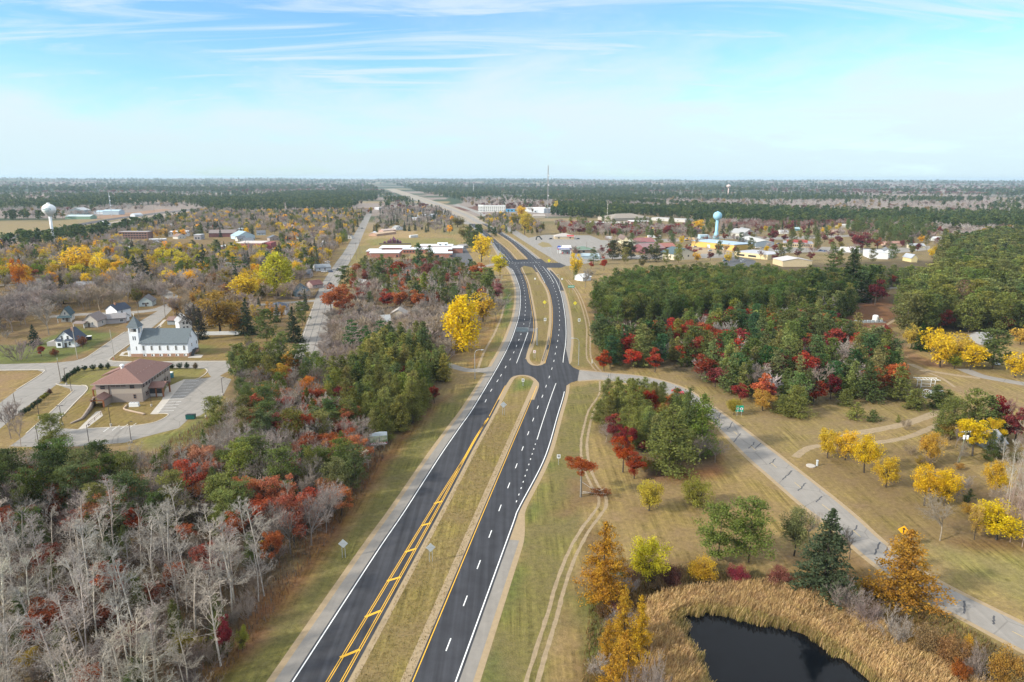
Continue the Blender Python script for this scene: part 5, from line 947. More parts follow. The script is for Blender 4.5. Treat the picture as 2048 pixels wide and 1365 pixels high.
def hydrant(label, u, v, c):
    x, y = P(u, v); r = T("hydrant", label, "hydrant", (x, y, 0)); m = paint(c); MB().lathe([(.22, 0), (.2, .1), (.16, .15), (.16, .7), (.2, .75), (.16, .9), (.04, 1.0)], 12).build("body", m, r); MB().tube((-.28, 0, .6), (.28, 0, .6), .08, .08, 8).build("outlet", m, r)
hydrant("red hydrant at the church street corner", 228, 720, (.4, .06, .03))
x, y = P(1634, 932); r = T("well_head", "grey well pipe with round concrete lid beside the county road", "well head", (x, y, 0)); MB().lathe([(.28, 0), (.28, 1.4), (.34, 1.42), (.34, 1.6), (.1, 1.7)], 12).build("pipe", M_SGREY, r); MB().lathe([(1.2, 0), (1.2, .25), (1.0, .3)], 18, -1.8, -.3).build("lid", M_WALK, r)
for u, v, lab in ((1010, 604, "dark round utility lid post on the left verge"), (1184, 727, "white marker post at the dirt track's crossing"), (1208, 728, "slim white marker post by the red oak")):
    x, y = P(u, v); r = T("marker_post", lab, "marker post", (x, y, 0)); MB().box(-.12, .12, -.12, .12, 0, 1.5).build("post", M_FRAME if 'white' in lab else M_BLACK, r); MB().box(-.15, .15, -.15, .15, 1.5, 1.62).build("cap", M_STEEL, r)
def frame_rig():
    x, y = P(1851, 776); r = T("boat_lift", "white steel boat lift frame standing in the field beside the pines", "boat lift", (x, y, 0), -.1)
    for a in (-2.4, 2.4):
        for b_ in (-1.4, 1.4): MB().tube((a, b_, 0), (a, b_, 3.4), .09, .09, 6).build("post", M_FRAME, r)
    t_ = MB()
    for z in (1.0, 2.2): t_.tube((-2.4, -1.4, z), (2.4, -1.4, z), .06); t_.tube((-2.4, 1.4, z), (2.4, 1.4, z), .06)
    t_.build("cross_bar", M_FRAME, r)
    t2 = MB(); t2.tube((-4.2, -1.4, 3.45), (4.2, -1.4, 3.45), .1); t2.tube((-4.2, 1.4, 3.45), (4.2, 1.4, 3.45), .1)
    for k in range(7): t2.tube((-3.6 + 1.2 * k, -1.4, 3.45), (-3.6 + 1.2 * k, 1.4, 3.45), .06)
    t2.build("top_frame", M_FRAME, r)
    x, y = P(1852, 797); w = T("winch_wheel", "white round winch wheel lying below the boat lift", "wheel", (x, y, .3), .2); q = MB(); n = 20
    for i in range(n): a, b_ = 2 * math.pi * i / n, 2 * math.pi * (i + 1) / n; q.tube((1.9 * math.cos(a), .5 * math.sin(a), 1.4 * math.sin(a) + 1.4), (1.9 * math.cos(b_), .5 * math.sin(b_), 1.4 * math.sin(b_) + 1.4), .13, .13, 6)
    q.build("rim", M_FRAME, w); q = MB()
    for i in range(4): a = math.pi * i / 4; q.tube((1.9 * math.cos(a), .5 * math.sin(a), 1.4 * math.sin(a) + 1.4), (-1.9 * math.cos(a), -.5 * math.sin(a), -1.4 * math.sin(a) + 1.4), .07, .07, 5)
    q.build("spoke", M_FRAME, w)
frame_rig()
def boat(label, u, v, c, yaw):
    x, y = P(u, v); r = T("boat", label, "boat", (x, y, .4), yaw); V = []
    for k, (xx, ww, z0) in enumerate([(-2.4, .9, .0), (-.5, 1.0, .0), (1.4, .8, .05), (2.7, .05, .5)]): V += [(xx, -ww, .9), (xx, -ww * .6, z0), (xx, ww * .6, z0), (xx, ww, .9)]
    Fq = [(4 * k + i, 4 * k + i + 1, 4 * k + 5 + i, 4 * k + 4 + i) for k in range(3) for i in range(3)] + [(0, 3, 2, 1)]; MB().add(V, Fq).build("hull", paint(c), r); MB().box(-2.2, 1.2, -.75, .75, .55, .6).build("deck", M_SGREY, r); MB().box(-.2, .0, -.6, .6, .6, 1.2).build("windshield", M_GLASS, r)
boat("maroon boat under the small pines at the field's edge", 1820, 797, (.2, .04, .04), .3); boat("silver boat parked behind the small pines", 1872, 789, (.45, .47, .5), .1)
def tanks():
    x, y = P(1750, 645); r = T("pump_station", "small white silo and pump on a fenced slab in the clearing", "pump station", (x, y, 0), .1); MB().lathe([(1.5, 0), (1.5, 3.4), (1.1, 3.9), (.1, 4.1)], 18).build("silo", M_FRAME, r); MB().box(2, 3.8, -.6, .6, 0, 2.2).build("pump", paint((.5, .42, .2)), r); MB().box(-13, 5, -2, 2.4, 0, .35).build("slab", M_CONC, r)
    for k in range(7): MB().box(-12.5 + 2.4 * k, -11.0 + 2.4 * k, -1.6, -.6, .35, 1.5).build("tank", mat("tank_grey", (.32, .36, .38), .6), r)
tanks()
# ---------------------------------------------------------------- vehicles
M_TYRE = mat("tyre_rubber", (.02, .02, .02), .8)
def vehicle(name, label, cat, u, v, c, yaw, kind='car', group=None):
    x, y = P(u, v); r = T(name, label, cat, (x, y, .05), yaw, group); L, w = (4.6, 1.85) if kind == 'car' else (5.6, 2.0)
    m = mat("car_%02x%02x%02x" % tuple(int(min(.99, q) * 255) for q in c), c, .35, .05, 1, spec=.5)
    if kind == 'truck':
        MB().box(-.2, 7.5, -1.25, 1.25, 1.0, 3.4).build("box_body", m, r); cb = MB().prism([(-.3, .6), (-.3, 2.9), (-1.7, 2.9), (-2.4, 1.9), (-2.6, .6)], -1.15, 1.15, 'y').build("cab", M_FRAME, r); MB().box(-2.2, -1.2, -1.18, 1.18, 1.9, 2.6).build("window", M_GLASS, cb); ax = (-1.6, 4.6, 6.0); rr = .55; w = 2.3
    else:
        sec = [(-L / 2, .3), (L / 2, .3), (L / 2, .85), (L / 2 - .2, 1.0), (-L / 2 + .9, 1.0), (-L / 2 + .1, .85)]; MB().prism(sec, -w / 2, w / 2, 'y').build("body", m, r)
        cab = [(-L * .24, 1.0), (L * .36, 1.0), (L * .27, 1.55), (-L * .1, 1.55)] if kind == 'car' else [(-L * .22, 1.0), (L * .1, 1.0), (L * .08, 1.8), (-L * .1, 1.8)]
        g = MB().prism(cab, -w / 2 + .12, w / 2 - .12, 'y').build("cabin", M_GLASS, r); z = cab[2][1]; MB().box(cab[3][0] + .05, cab[2][0] - .05, -w / 2 + .1, w / 2 - .1, z - .01, z + .07).build("roof", m, g); ax = (-L * .31, L * .31); rr = .36
        for q in (-.6, .6): MB().box(-L / 2 - .03, -L / 2 + .06, q - .2, q + .2, .62, .8).build("headlight", M_FRAME, r)
    for a in ax:
        for q in (-1, 1): t_ = MB().tube((a, q * (w / 2 - .1), rr - .04), (a, q * (w / 2 + .08), rr - .04), rr, rr, 14).build("wheel", M_TYRE, r); MB().tube((a, q * (w / 2 + .06), rr - .04), (a, q * (w / 2 + .1), rr - .04), rr * .55, rr * .55, 10).build("rim", M_STEEL, t_)
    return r
BK, WT, BL, RD, SV = (.02, .02, .025), (.65, .65, .66), (.05, .08, .16), (.32, .015, .02), (.35, .36, .38)
vehicle("car", "red car rounding the county road behind the mixed clump", "car", 1356, 787, (.42, .015, .03), math.radians(125)); vehicle("box_truck", "white cabbed truck with dark load crossing by the frontage road", "truck", 1003, 462, (.08, .075, .08), math.radians(15), 'truck')
for u, v, c, a, k, lab in ((659, 570, BK, 1.4, 'car', "dark car parked at the wide street by the maroon cottage"), (676, 541, BK, 1.5, 'pickup', "dark pickup parked on the wide street beside the school"), (661, 545, BL, .2, 'car', "blue car in the drive of the small white house"), (648, 545, WT, .2, 'car', "white car in the drive of the small white house"), (600, 622, WT, .1, 'car', "white car beside the grey ranch house"), (426, 652, WT, .3, 'pickup', "white pickup behind the church's white fence"), (724, 458, BK, 1.5, 'car', "dark car far up the wide street"), (655, 526, WT, .1, 'car', "white car at the far side of the small white house"), (1450, 523, (.05, .12, .13), .4, 'car', "dark teal car on the lot above the pine forest"), (1485, 524, WT, .4, 'car', "white car on the lot above the pine forest"), (1430, 496, BK, .1, 'car', "black car in front of the yellow warehouse"), (1443, 499, BK, .1, 'pickup', "black pickup in front of the yellow warehouse"), (1400, 500, RD, .3, 'car', "red car at the machine yard"), (1390, 495, SV, .3, 'car', "silver car at the machine yard"), (1420, 503, SV, .3, 'car', "silver car on the street by the machine yard"), (1382, 492, (.12, .2, .16), .2, 'pickup', "green pickup at the machine yard"), (1386, 488, (.2, .06, .1), .2, 'pickup', "maroon pickup at the machine yard"), (1558, 489, BL, .1, 'pickup', "blue pickup on the street left of the tan school"), (1641, 503, BL, 0, 'pickup', "blue pickup first in the row by the right street"), (1650, 504, (.06, .10, .25), 0, 'car', "bright blue car in the row by the right street"), (1660, 504, WT, 0, 'car', "white car last in the row by the right street"), (1686, 504, SV, 0, 'car', "silver car near the white trailer"), (1555, 502, WT, .1, 'pickup', "white pickup behind the tan office"), (1574, 502, BK, .1, 'pickup', "black pickup behind the tan office"), (1525, 498, SV, .1, 'car', "silver car behind the yellow warehouse"), (1515, 497, WT, .1, 'car', "white car behind the yellow warehouse"), (1101, 479, BK, .2, 'car', "black car outside the red awning restaurant"), (1156, 479, BK, .2, 'car', "dark car right of the red awning restaurant"), (1768, 494, BK, .2, 'car', "dark car beside the brown roofed bungalow"), (1962, 722, BK, .3, 'car', "dark car on the lawn behind the yellow trees"), (1992, 729, WT, 1.2, 'car', "white car under the right hand pine"), (985, 428, BK, .1, 'car', "dark car in front of the hotel"), (1000, 429, WT, .1, 'car', "white car in front of the hotel"), (968, 428, RD, .1, 'car', "dark red car in front of the hotel"), (1197, 452, BL, .3, 'car', "blue car among the right side sheds")):
    vehicle("pickup" if k == 'pickup' else "car", lab, "pickup" if k == 'pickup' else "car", u, v, c, a, k)
def digger(label, u, v, c, s=1.0):
    x, y = P(u, v); r = T("excavator", label, "excavator", (x, y, 0), .3); m = paint(c); MB().box(-2, 2, -1.4, 1.4, 1.1, 2.2).build("body", m, r); MB().box(-1, .4, -1.2, 0, 2.2, 3.4).build("cab", M_GLASS, r); MB().path([(1.5, .6, 2), (4, .6, 4.6), (6.2, .6, 2.6)], .3, 6).build("boom", m, r); MB().box(5.8, 6.8, 0, 1.2, 1.6, 2.6).build("bucket", M_DARKP, r)
    for q in (-1.1, 1.1): MB().box(-2.2, 2.2, q - .35, q + .35, 0, 1.0).build("track", M_TYRE, r)
digger("orange yellow excavator in the sandy machine yard", 1374, 482, (.60, .33, .04)); digger("brown loader beside the yellow warehouse", 1416, 488, (.38, .22, .06))
x, y = P(1077, 480); r = T("sculpture", "dark arched sculpture on the forecourt", "sculpture", (x, y, 0), .2); MB().path([(-3, 0, 0), (-2.8, 0, 2.4), (-1.4, 0, 4.2), (.6, 0, 4.4), (2.2, 0, 3.0), (3.4, 0, 1.0)], .8, 8).build("body", mat("dark_bronze", (.04, .045, .045), .6), r); MB().prism([(3.2, 1.2), (5.0, 1.8), (4.6, 0), (3.4, .2)], -.2, .2, 'y').build("tail", MATS["dark_bronze"], r)
x, y = P(1070, 470); r = T("sandpile", "pale heap of sand in the machine yard", "sand heap", (*P(1386, 481), 0)); MB().lathe([(7, 0), (5, 1.5), (2.5, 3), (.3, 3.8)], 14).build("heap", mat("sand", (.40, .28, .15), .95, .2, .8), r, True)
def playground():
    x, y = P(785, 489); r = T("playground", "maroon wooden play castle with pointed towers behind the school", "playground", (x, y, 0), .05); m = mat("castle_red", (.10, .035, .045), .8, .3, 1)
    for i, (a, b_, h) in enumerate([(-9, 0, 4), (-5, 3, 5), (-2, 1, 7), (1, 4, 9), (3, 0, 7.5), (6, 2, 6), (9, 1, 4.5)]): t_ = MB().box(a - 1.3, a + 1.3, b_ - 1.3, b_ + 1.3, 0, h * .62).build("tower", m, r); MB().pyr(a - 1.6, a + 1.6, b_ - 1.6, b_ + 1.6, h * .625, h).build("roof", mat("castle_roof", (.13, .05, .09), .8), t_)
    MB().box(-15, 22, -3, -2.8, 0, 1.4).build("fence", paint((.12, .10, .09)), r); MB().box(-10, 10, .2, 2.6, 0, 1.6).build("deck", m, r)
playground()
# ---------------------------------------------------------------- trees
def leafmat(key, attr):
    m = bpy.data.materials.new(key); m.use_nodes = True; t = m.node_tree; t.nodes.clear(); o = nd(t, 'ShaderNodeOutputMaterial')
    if attr: c = nd(t, 'ShaderNodeAttribute', attribute_name='tint').outputs['Color']
    else: c = nd(t, 'ShaderNodeObjectInfo').outputs['Color']
    g = nd(t, 'ShaderNodeNewGeometry'); rr = g.outputs['Random Per Island']
    tcx = nd(t, 'ShaderNodeTexCoord'); nz = nd(t, 'ShaderNodeTexNoise', Scale=.55, Detail=2.0); t.links.new(tcx.outputs['Object'], nz.inputs['Vector'])
    h = nd(t, 'ShaderNodeHueSaturation'); t.links.new(c, h.inputs['Color'])
    t.links.new(mth(t, 'ADD', mth(t, 'MULTIPLY', nz.outputs[0], .05), .475), h.inputs['Hue'])
    t.links.new(mth(t, 'ADD', mth(t, 'MULTIPLY', rr, .55), mth(t, 'ADD', mth(t, 'MULTIPLY', nz.outputs[0], .6), .42)), h.inputs['Value'])
    d = nd(t, 'ShaderNodeBsdfDiffuse'); tr = nd(t, 'ShaderNodeBsdfTranslucent'); mx = nd(t, 'ShaderNodeMixShader', Fac=.42)
    t.links.new(h.outputs[0], d.inputs[0]); t.links.new(h.outputs[0], tr.inputs[0]); t.links.new(d.outputs[0], mx.inputs[1]); t.links.new(tr.outputs[0], mx.inputs[2]); t.links.new(mx.outputs[0], o.inputs[0]); return m
LEAF, LEAFA = leafmat("leaf", False), leafmat("leaf_mass", True)
def barkmat(key, attr):
    m = bpy.data.materials.new(key); m.use_nodes = True; t = m.node_tree; b = t.nodes['Principled BSDF']; b.inputs['Roughness'].default_value = .95; b.inputs['Specular IOR Level'].default_value = .05
    c = nd(t, 'ShaderNodeAttribute', attribute_name='tint').outputs['Color'] if attr else nd(t, 'ShaderNodeObjectInfo').outputs['Color']
    tcx = nd(t, 'ShaderNodeTexCoord'); nz = nd(t, 'ShaderNodeTexNoise', Scale=2.0, Detail=4.0); t.links.new(tcx.outputs['Object'], nz.inputs['Vector'])
    h = nd(t, 'ShaderNodeHueSaturation'); t.links.new(c, h.inputs['Color']); t.links.new(mth(t, 'ADD', mth(t, 'MULTIPLY', nz.outputs[0], 1.1), .45), h.inputs['Value']); t.links.new(h.outputs[0], b.inputs['Base Color']); return m
BARK, BARKA = barkmat("bark", False), barkmat("bark_mass", True)

def nrm(a): return a / (np.linalg.norm(a, axis=-1, keepdims=True) + 1e-9)
def quads(C, s, rng, up=.4):
    n = len(C); N_ = rng.normal(size=(n, 3)); N_[:, 2] = np.abs(N_[:, 2]) + up; N_ = nrm(N_); u = nrm(np.cross(N_, rng.normal(size=(n, 3)))); v = np.cross(N_, u)
    s = (s * rng.uniform(.65, 1.35, n))[:, None]; V = np.stack([C + u * s, C + v * s * .62, C - u * s, C - v * s * .62], 1).reshape(-1, 3)
    return V, np.arange(4 * n).reshape(-1, 4)
def tubes(P0, P1, R0, R1):
    n = len(P0); d = nrm(P1 - P0); a = nrm(np.cross(d, np.where(np.abs(d[:, 2:]) < .9, [[0, 0, 1.]], [[1., 0, 0]]))); b = np.cross(d, a); V = []
    for P_, R in ((P0, R0), (P1, R1)):
        for k in range(3): t = 2 * math.pi * k / 3; V.append(P_ + (a * math.cos(t) + b * math.sin(t)) * R[:, None])
    V = np.stack(V, 1).reshape(-1, 3); i = np.arange(n)[:, None] * 6
    return V, np.concatenate([i + np.array([[k, (k + 1) % 3, 3 + (k + 1) % 3, 3 + k]]) for k in range(3)])
def join(parts):
    V = []; Fq = []; k = 0
    for v, f in parts: V.append(v); Fq.append(f + k); k += len(v)
    return np.concatenate(V), np.concatenate(Fq)
class Limb:
    """branches as bent two-piece tubes"""
    def __init__(s, rng): s.rng = rng; s.p = []
    def grow(s, P0, D, L, R, up=.25, bend=.25, taper=.45):
        P0 = np.atleast_2d(P0); D = nrm(np.atleast_2d(D)); n = len(P0); L = np.broadcast_to(L, n).astype(float); R = np.broadcast_to(R, n).astype(float)
        M = P0 + D * L[:, None] * .5; D2 = nrm(D + np.array([0, 0, up]) + s.rng.normal(0, bend, (n, 3))); E = M + D2 * L[:, None] * .5
        s.p.append(tubes(P0, M, R, R * (1 + taper) / 2)); s.p.append(tubes(M, E, R * (1 + taper) / 2, R * taper)); return dict(P=P0, M=M, E=E, D=D, D2=D2, L=L, R=R)
    def kids(s, b, k, lo, hi, ang, lf, up=.25, bend=.25, rf=.5, rmin=.015):
        n = len(b['P']); t = s.rng.uniform(lo, hi, (n, k)); ii = np.repeat(np.arange(n), k); t = t.ravel()[:, None]
        pos = np.where(t < .5, b['P'][ii] + (b['M'] - b['P'])[ii] * t * 2, b['M'][ii] + (b['E'] - b['M'])[ii] * (t - .5) * 2); d = np.where(t < .5, b['D'][ii], b['D2'][ii])
        q = nrm(np.cross(d, s.rng.normal(size=d.shape))); a = np.radians(s.rng.normal(ang, 8, len(ii)))[:, None]
        L = b['L'][ii] * lf * s.rng.uniform(.65, 1.3, len(ii)) * (1.15 - .55 * t[:, 0]); return s.grow(pos, d * np.cos(a) + q * np.sin(a), L, np.maximum(b['R'][ii] * rf * (1 - .4 * t[:, 0]), rmin), up, bend)
    def mesh(s): return join(s.p)
    def split(s): return join(s.p[:2]), join(s.p[2:])
def lsize(area, n): return math.sqrt(area / (1.24 * n))
NL = (6500, 2000, 520)      # leaves per crown at the three levels of detail
def broad(rng, lod, H=12., Wd=10., lobes=38, lo=.05, el=1.1, lai=3.9, gap=.0):
    n = NL[lod]; R = Wd / 2; zc = H * (lo + 1) / 2; rz = H * (1 - lo) / 2; d = nrm(rng.normal(size=(lobes, 3))); d[:, 2] = d[:, 2] * .9 + .12
    k = rng.uniform(.2, .86, (lobes, 1)) ** .8; C = d * k * np.array([R, R, rz]) + np.array([0, 0, zc]); lr = rng.uniform(.20, .42, lobes) * R
    w = lr ** 2; ii = rng.choice(lobes, n, p=w / w.sum()); dd = nrm(rng.normal(size=(n, 3))); dd[:, 2] += .25; rad = rng.uniform(.05, 1, n) ** .6 * rng.uniform(.85, 1.2, n)
    Pt = C[ii] + nrm(dd) * (lr[ii] * rad)[:, None] * np.array([1, 1, el * .85]); Pt[:, 2] = np.maximum(Pt[:, 2], .4)
    cr = quads(Pt, lsize(lai * math.pi * R * R, n), rng); t = Limb(rng); tr = t.grow([[0, 0, 0]], [[rng.normal(0, .05), rng.normal(0, .05), 1]], H * (lo + .25), Wd * .026 + .06, 0, .06, .6)
    tips = C - (C - [0, 0, H * lo]) * .15; base = np.repeat(tr['E'], lobes, 0); v = tips - base; b = t.grow(base, v, np.linalg.norm(v, axis=1), Wd * .011 + .02, .05, .12, .35)
    if lod < 2: t.kids(b, 4, .4, 1, 35, .4, rmin=.02)
    return t.mesh(), cr
def oak(rng, lod): return broad(rng, lod, 12., 11., 24, .14, .75, 3.6)
def poplar(rng, lod, H=22., Wd=14.):
    n = int(NL[lod] * 2.3); lobes = 130; z = rng.uniform(.12, .97, lobes); pr = np.sin(np.pi * np.clip(z * .93 + .07, 0, 1)) ** .6; a = rng.uniform(0, 2 * math.pi, lobes); r = pr * rng.uniform(.3, .82, lobes) * Wd / 2
    C = np.stack([r * np.cos(a), r * np.sin(a), z * H], 1); lr = rng.uniform(.12, .27, lobes) * Wd / 2 * (.5 + pr * .6); ii = rng.choice(lobes, n, p=lr ** 2 / (lr ** 2).sum()); dd = nrm(rng.normal(size=(n, 3)))
    Pt = C[ii] + dd * (lr[ii] * rng.uniform(.2, 1, n) ** .45)[:, None] * np.array([1, 1, 2.3]); Pt[:, 2] = np.clip(Pt[:, 2], .5, H); cr = quads(Pt, lsize(5.5 * Wd * H * .62, n), rng, .2)
    t = Limb(rng); tr = t.grow([[0, 0, 0]], [[0, 0, 1]], H * .85, .42, 0, .05, .2); t.kids(tr, 26, .1, .95, 35, .3, .5, rmin=.05); return t.mesh(), cr
def conif(rng, lod, H, Wd, levels, t0, prof, per, rise, sx, sz, s0, lai, up=.5, tip=0.0, mult=1.0, bare=0, clump=0):
    n = int(NL[lod] * mult); tl_ = np.sort(np.clip(t0 + (1 - t0) * (np.arange(levels) + rng.uniform(-.35, .35, levels)) / (levels - .5), t0, .985)); nb = levels * per; tt = np.repeat(tl_, per) + rng.normal(0, .008, nb); tt = np.clip(tt, .01, .99)
    az = rng.uniform(0, 2 * math.pi, nb); L = Wd / 2 * np.array([prof((q - t0) / (1 - t0)) for q in tt]) * rng.uniform(.68, 1.2, nb); L = np.maximum(L, .15)
    rz = rise(tt); D = nrm(np.stack([np.cos(az), np.sin(az), rz], 1)); B = np.stack([0 * tt, 0 * tt, tt * H], 1); w = L ** 1.25 + .05; ii = rng.choice(nb, n, p=w / w.sum()); s = s0 + (1 - s0) * rng.uniform(0, 1, n) ** .7
    if clump:   # needles gathered in tufts
        tf = rng.uniform(s0, 1, (nb, clump)); s = tf[ii, rng.integers(0, clump, n)]
    Pt = B[ii] + D[ii] * (L[ii] * s)[:, None] + rng.normal(size=(n, 3)) * np.array([sx, sx, sz]) * (.55 + .45 * (L[ii] / (Wd / 2)))[:, None]; Pt[:, 2] = np.clip(Pt[:, 2], .15, H * 1.02)
    m = max(6, n // 60); top = np.stack([rng.normal(0, .1, m), rng.normal(0, .1, m), H * rng.uniform(.93, 1.02, m)], 1); Pt = np.concatenate([Pt, top])
    cr = quads(Pt, lsize(lai * Wd * H * (1 - t0) * .55, n), rng, up); t = Limb(rng); t.grow([[0, 0, 0]], [[rng.normal(0, .02), rng.normal(0, .02), 1]], H * .97, H * .011 + .05, 0, .02, .15)
    if lod < 2:
        k = slice(None) if lod == 0 else slice(None, None, 2); t.grow(B[k], D[k], L[k] * .9, .035, .0, .05, .3)
        if bare: q = rng.uniform(t0 * .4, t0, bare); a = rng.uniform(0, 6.28, bare); t.grow(np.stack([0 * q, 0 * q, q * H], 1), np.stack([np.cos(a), np.sin(a), .05 + 0 * a], 1), rng.uniform(.5, 1.6, bare), .025)
    return t.mesh(), cr
def redpine(rng, lod): return conif(rng, lod, 16., 7., 11, .40, lambda q: math.sqrt(max(.02, 1 - ((q - .28) / .74) ** 2)), 6, lambda q: .12 + .5 * q, .42, .34, .35, 3.6, .6, bare=14, clump=3)
def jackpine(rng, lod): return conif(rng, lod, 13., 6.6, 16, .07, lambda q: (1 - q) ** .52 * .95 + .05, 7, lambda q: .10 + .45 * q, .48, .36, .15, 4.4, .5, bare=6, clump=3)
def oldpine(rng, lod): return conif(rng, lod, 15., 10., 10, .16, lambda q: math.sqrt(max(.05, 1 - ((q - .35) / .72) ** 2)), 6, lambda q: .18 + .55 * q, .68, .5, .25, 5.4, .6, bare=10, clump=2)
def whitepine(rng, lod): return conif(rng, lod, 20., 11., 10, .18, lambda q: (1 - q) ** .55 * .9 + .08, 6, lambda q: .10 + .35 * q, .65, .22, .35, 3.2, .9, clump=3)
def spruce(rng, lod): return conif(rng, lod, 16., 8., 26, .03, lambda q: (1 - q) ** .85 * .97 + .02, 8, lambda q: -.30 + .5 * q, .28, .24, .15, 4.6, .7, mult=1.2)
def larch(rng, lod): return conif(rng, lod, 13., 9., 19, .06, lambda q: (1 - q) ** .72 * .95 + .04, 6, lambda q: .05 + .25 * q, .34, .26, .10, 4.2, .4, mult=1.5, clump=8)
def youngfir(rng, lod): return conif(rng, lod, 4., 3.6, 8, .05, lambda q: (1 - q) ** .8 + .03, 6, lambda q: .2 + .5 * q, .2, .16, .2, 3.4, .5, mult=.4)
def bare(rng, lod, H=10., Wd=8.):
    t = Limb(rng); r = (.017, .042, .10)[lod]; tr = t.grow([[0, 0, 0]], [[rng.normal(0, .07), rng.normal(0, .07), 1]], H * .34, .16, 0, .05, .7); n = 8; a = rng.uniform(0, 6.28, n); e = rng.uniform(.35, 1.0, n)
    b1 = t.grow(np.repeat(tr['E'], n, 0) - np.array([[0, 0, .1]]) * rng.uniform(0, 8, (n, 1)), np.stack([np.cos(a) * e, np.sin(a) * e, np.ones(n)], 1), H * rng.uniform(.42, .66, n), .075, .2, .22)
    b2 = t.kids(b1, 6, .25, 1, 36, .55, rmin=r * 1.6)
    b3 = t.kids(b2, (6, 5, 3)[lod], .2, 1, 38, .55, rmin=r * 1.1)
    if lod < 2: t.kids(b3, (4, 3)[lod], .2, 1, 40, .6, rmin=r * .9)
    return t.split()
def aspen(rng, lod, H=18., Wd=5.):
    t = Limb(rng); r = (.017, .03, .06)[lod]; ln = rng.normal(0, .05, 2); tr = t.grow([[0, 0, 0]], [[ln[0], ln[1], 1]], H * .8, .155, 0, .05, .4)
    b0 = t.kids(tr, 3, .9, 1, 16, .26, up=.3, rf=.7, rmin=.05); b1 = t.kids(tr, (12, 10, 5)[lod], .42, 1, 48, .25, up=.45, rf=.35, rmin=r * 1.8)
    for b in (b0, b1):
        c = t.kids(b, (7, 5, 3)[lod], .25, 1, 38, .5, up=.3, rmin=r * 1.2)
        if lod < 2: e = t.kids(c, (4, 3)[lod], .2, 1, 38, .55, rmin=r); (t.kids(e, 2, .2, 1, 40, .6, rmin=r * .85) if lod == 0 else 0)
    return t.split()
def brush(rng, lod, H=4., Wd=5.):
    t = Limb(rng); r = (.015, .035, .09)[lod]; n = (16, 12, 7)[lod]; a = rng.uniform(0, 6.28, n); e = rng.uniform(.1, .85, n); P0 = np.stack([np.cos(a), np.sin(a), 0 * a], 1) * rng.uniform(0, .8, (n, 1))
    b = t.grow(P0, np.stack([np.cos(a) * e, np.sin(a) * e, np.ones(n)], 1), H * rng.uniform(.6, .95, n), .04, .05, .18); c = t.kids(b, (7, 6, 3)[lod], .2, 1, 30, .5, rmin=r * 1.2)
    if lod < 2: e = t.kids(c, (5, 3)[lod], .2, 1, 35, .55, rmin=r); (t.kids(e, 3, .2, 1, 38, .6, rmin=r * .8) if lod == 0 else 0)
    return None, t.mesh()
def shrub(rng, lod): return broad(rng, lod, 4., 5., 44, .0, .9, 2.8)
def deadpine(rng, lod): t, c = conif(rng, lod, 15., 9., 10, .30, lambda q: math.sqrt(max(.05, 1 - ((q - .3) / .75) ** 2)), 8, lambda q: .2 + .4 * q, .6, .4, .3, 1.2, .5, mult=.5); return t, c
def thinoak(rng, lod): return broad(rng, lod, 12., 11., 9, .34, .55, 1.5)
KINDS = {  'thinoak': (thinoak, 12, 11, "oak_tree", "oak tree"),  # builder, nominal height, nominal width, name, category
    'broad': (broad, 12, 10, "broadleaf_tree", "tree"), 'oak': (oak, 12, 11, "oak_tree", "oak tree"), 'poplar': (poplar, 22, 14, "poplar_tree", "poplar tree"), 'redpine': (redpine, 16, 7, "red_pine", "pine tree"), 'jackpine': (jackpine, 13, 6.6, "jack_pine", "pine tree"),
    'oldpine': (oldpine, 15, 10, "pine_tree", "pine tree"), 'whitepine': (whitepine, 20, 11, "white_pine", "pine tree"), 'spruce': (spruce, 16, 8, "spruce_tree", "spruce tree"), 'larch': (larch, 13, 9, "larch_tree", "larch tree"), 'fir': (youngfir, 4, 3.6, "young_pine", "young pine"),
    'bare': (bare, 10, 8, "bare_tree", "bare tree"), 'aspen': (aspen, 18, 5, "aspen_tree", "aspen tree"), 'brush': (brush, 4, 5, "bare_shrub", "shrub"), 'shrub': (shrub, 4, 5, "leafy_shrub", "shrub"), 'deadpine': (deadpine, 15, 9, "dead_pine", "dead pine")}
PROTO = {}
TWIGGY = ('bare', 'aspen', 'brush')
def proto(kind, lod, k):
    key = (kind, lod, k)
    if key not in PROTO:
        rng = np.random.default_rng(abs(hash((kind == 'x', lod * 7 + k * 31 + sum(map(ord, kind))))) % 100000); tr, cr = KINDS[kind][0](rng, lod); nm = KINDS[kind][3]
        PROTO[key] = (tr, cr, newmesh(nm + "_trunk", tr[0], [tr[1]], [BARK]) if tr is not None and lod < 2 else None, newmesh(nm + "_crown", cr[0], [cr[1]], [BARK if kind in TWIGGY else LEAF]) if lod < 2 else None)
    return PROTO[key]
TREES = []
# leaf colours (albedo)
YEL = (.68, .46, .03); GOLD = (.66, .39, .03); ORNG = (.50, .17, .015); YGRN = (.34, .29, .035); LIME = (.20, .23, .03); RUST = (.40, .130, .048); SCAR = (.34, .068, .040); MAR = (.205, .045, .045); PINK = (.26, .10, .075); BRWN = (.27, .16, .06)
PINE = (.180, .195, .054); PINED = (.118, .148, .046); PINEL = (.235, .242, .062); WPIN = (.062, .135, .042); SPRU = (.062, .082, .040); LAR = (.40, .215, .035); OLV = (.20, .165, .045)
B_GREY = (.31, .265, .225); B_MAUV = (.29, .232, .200); B_ASP = (.50, .455, .385); B_DARK = (.075, .062, .052); B_PINE = (.15, .11, .085); B_TAN = (.30, .235, .165); B_RED = (.22, .125, .095)
BARKOF = {'aspen': B_ASP, 'bare': B_GREY, 'brush': B_MAUV, 'redpine': B_PINE, 'jackpine': B_PINE, 'oldpine': B_PINE, 'deadpine': (.26, .19, .15)}
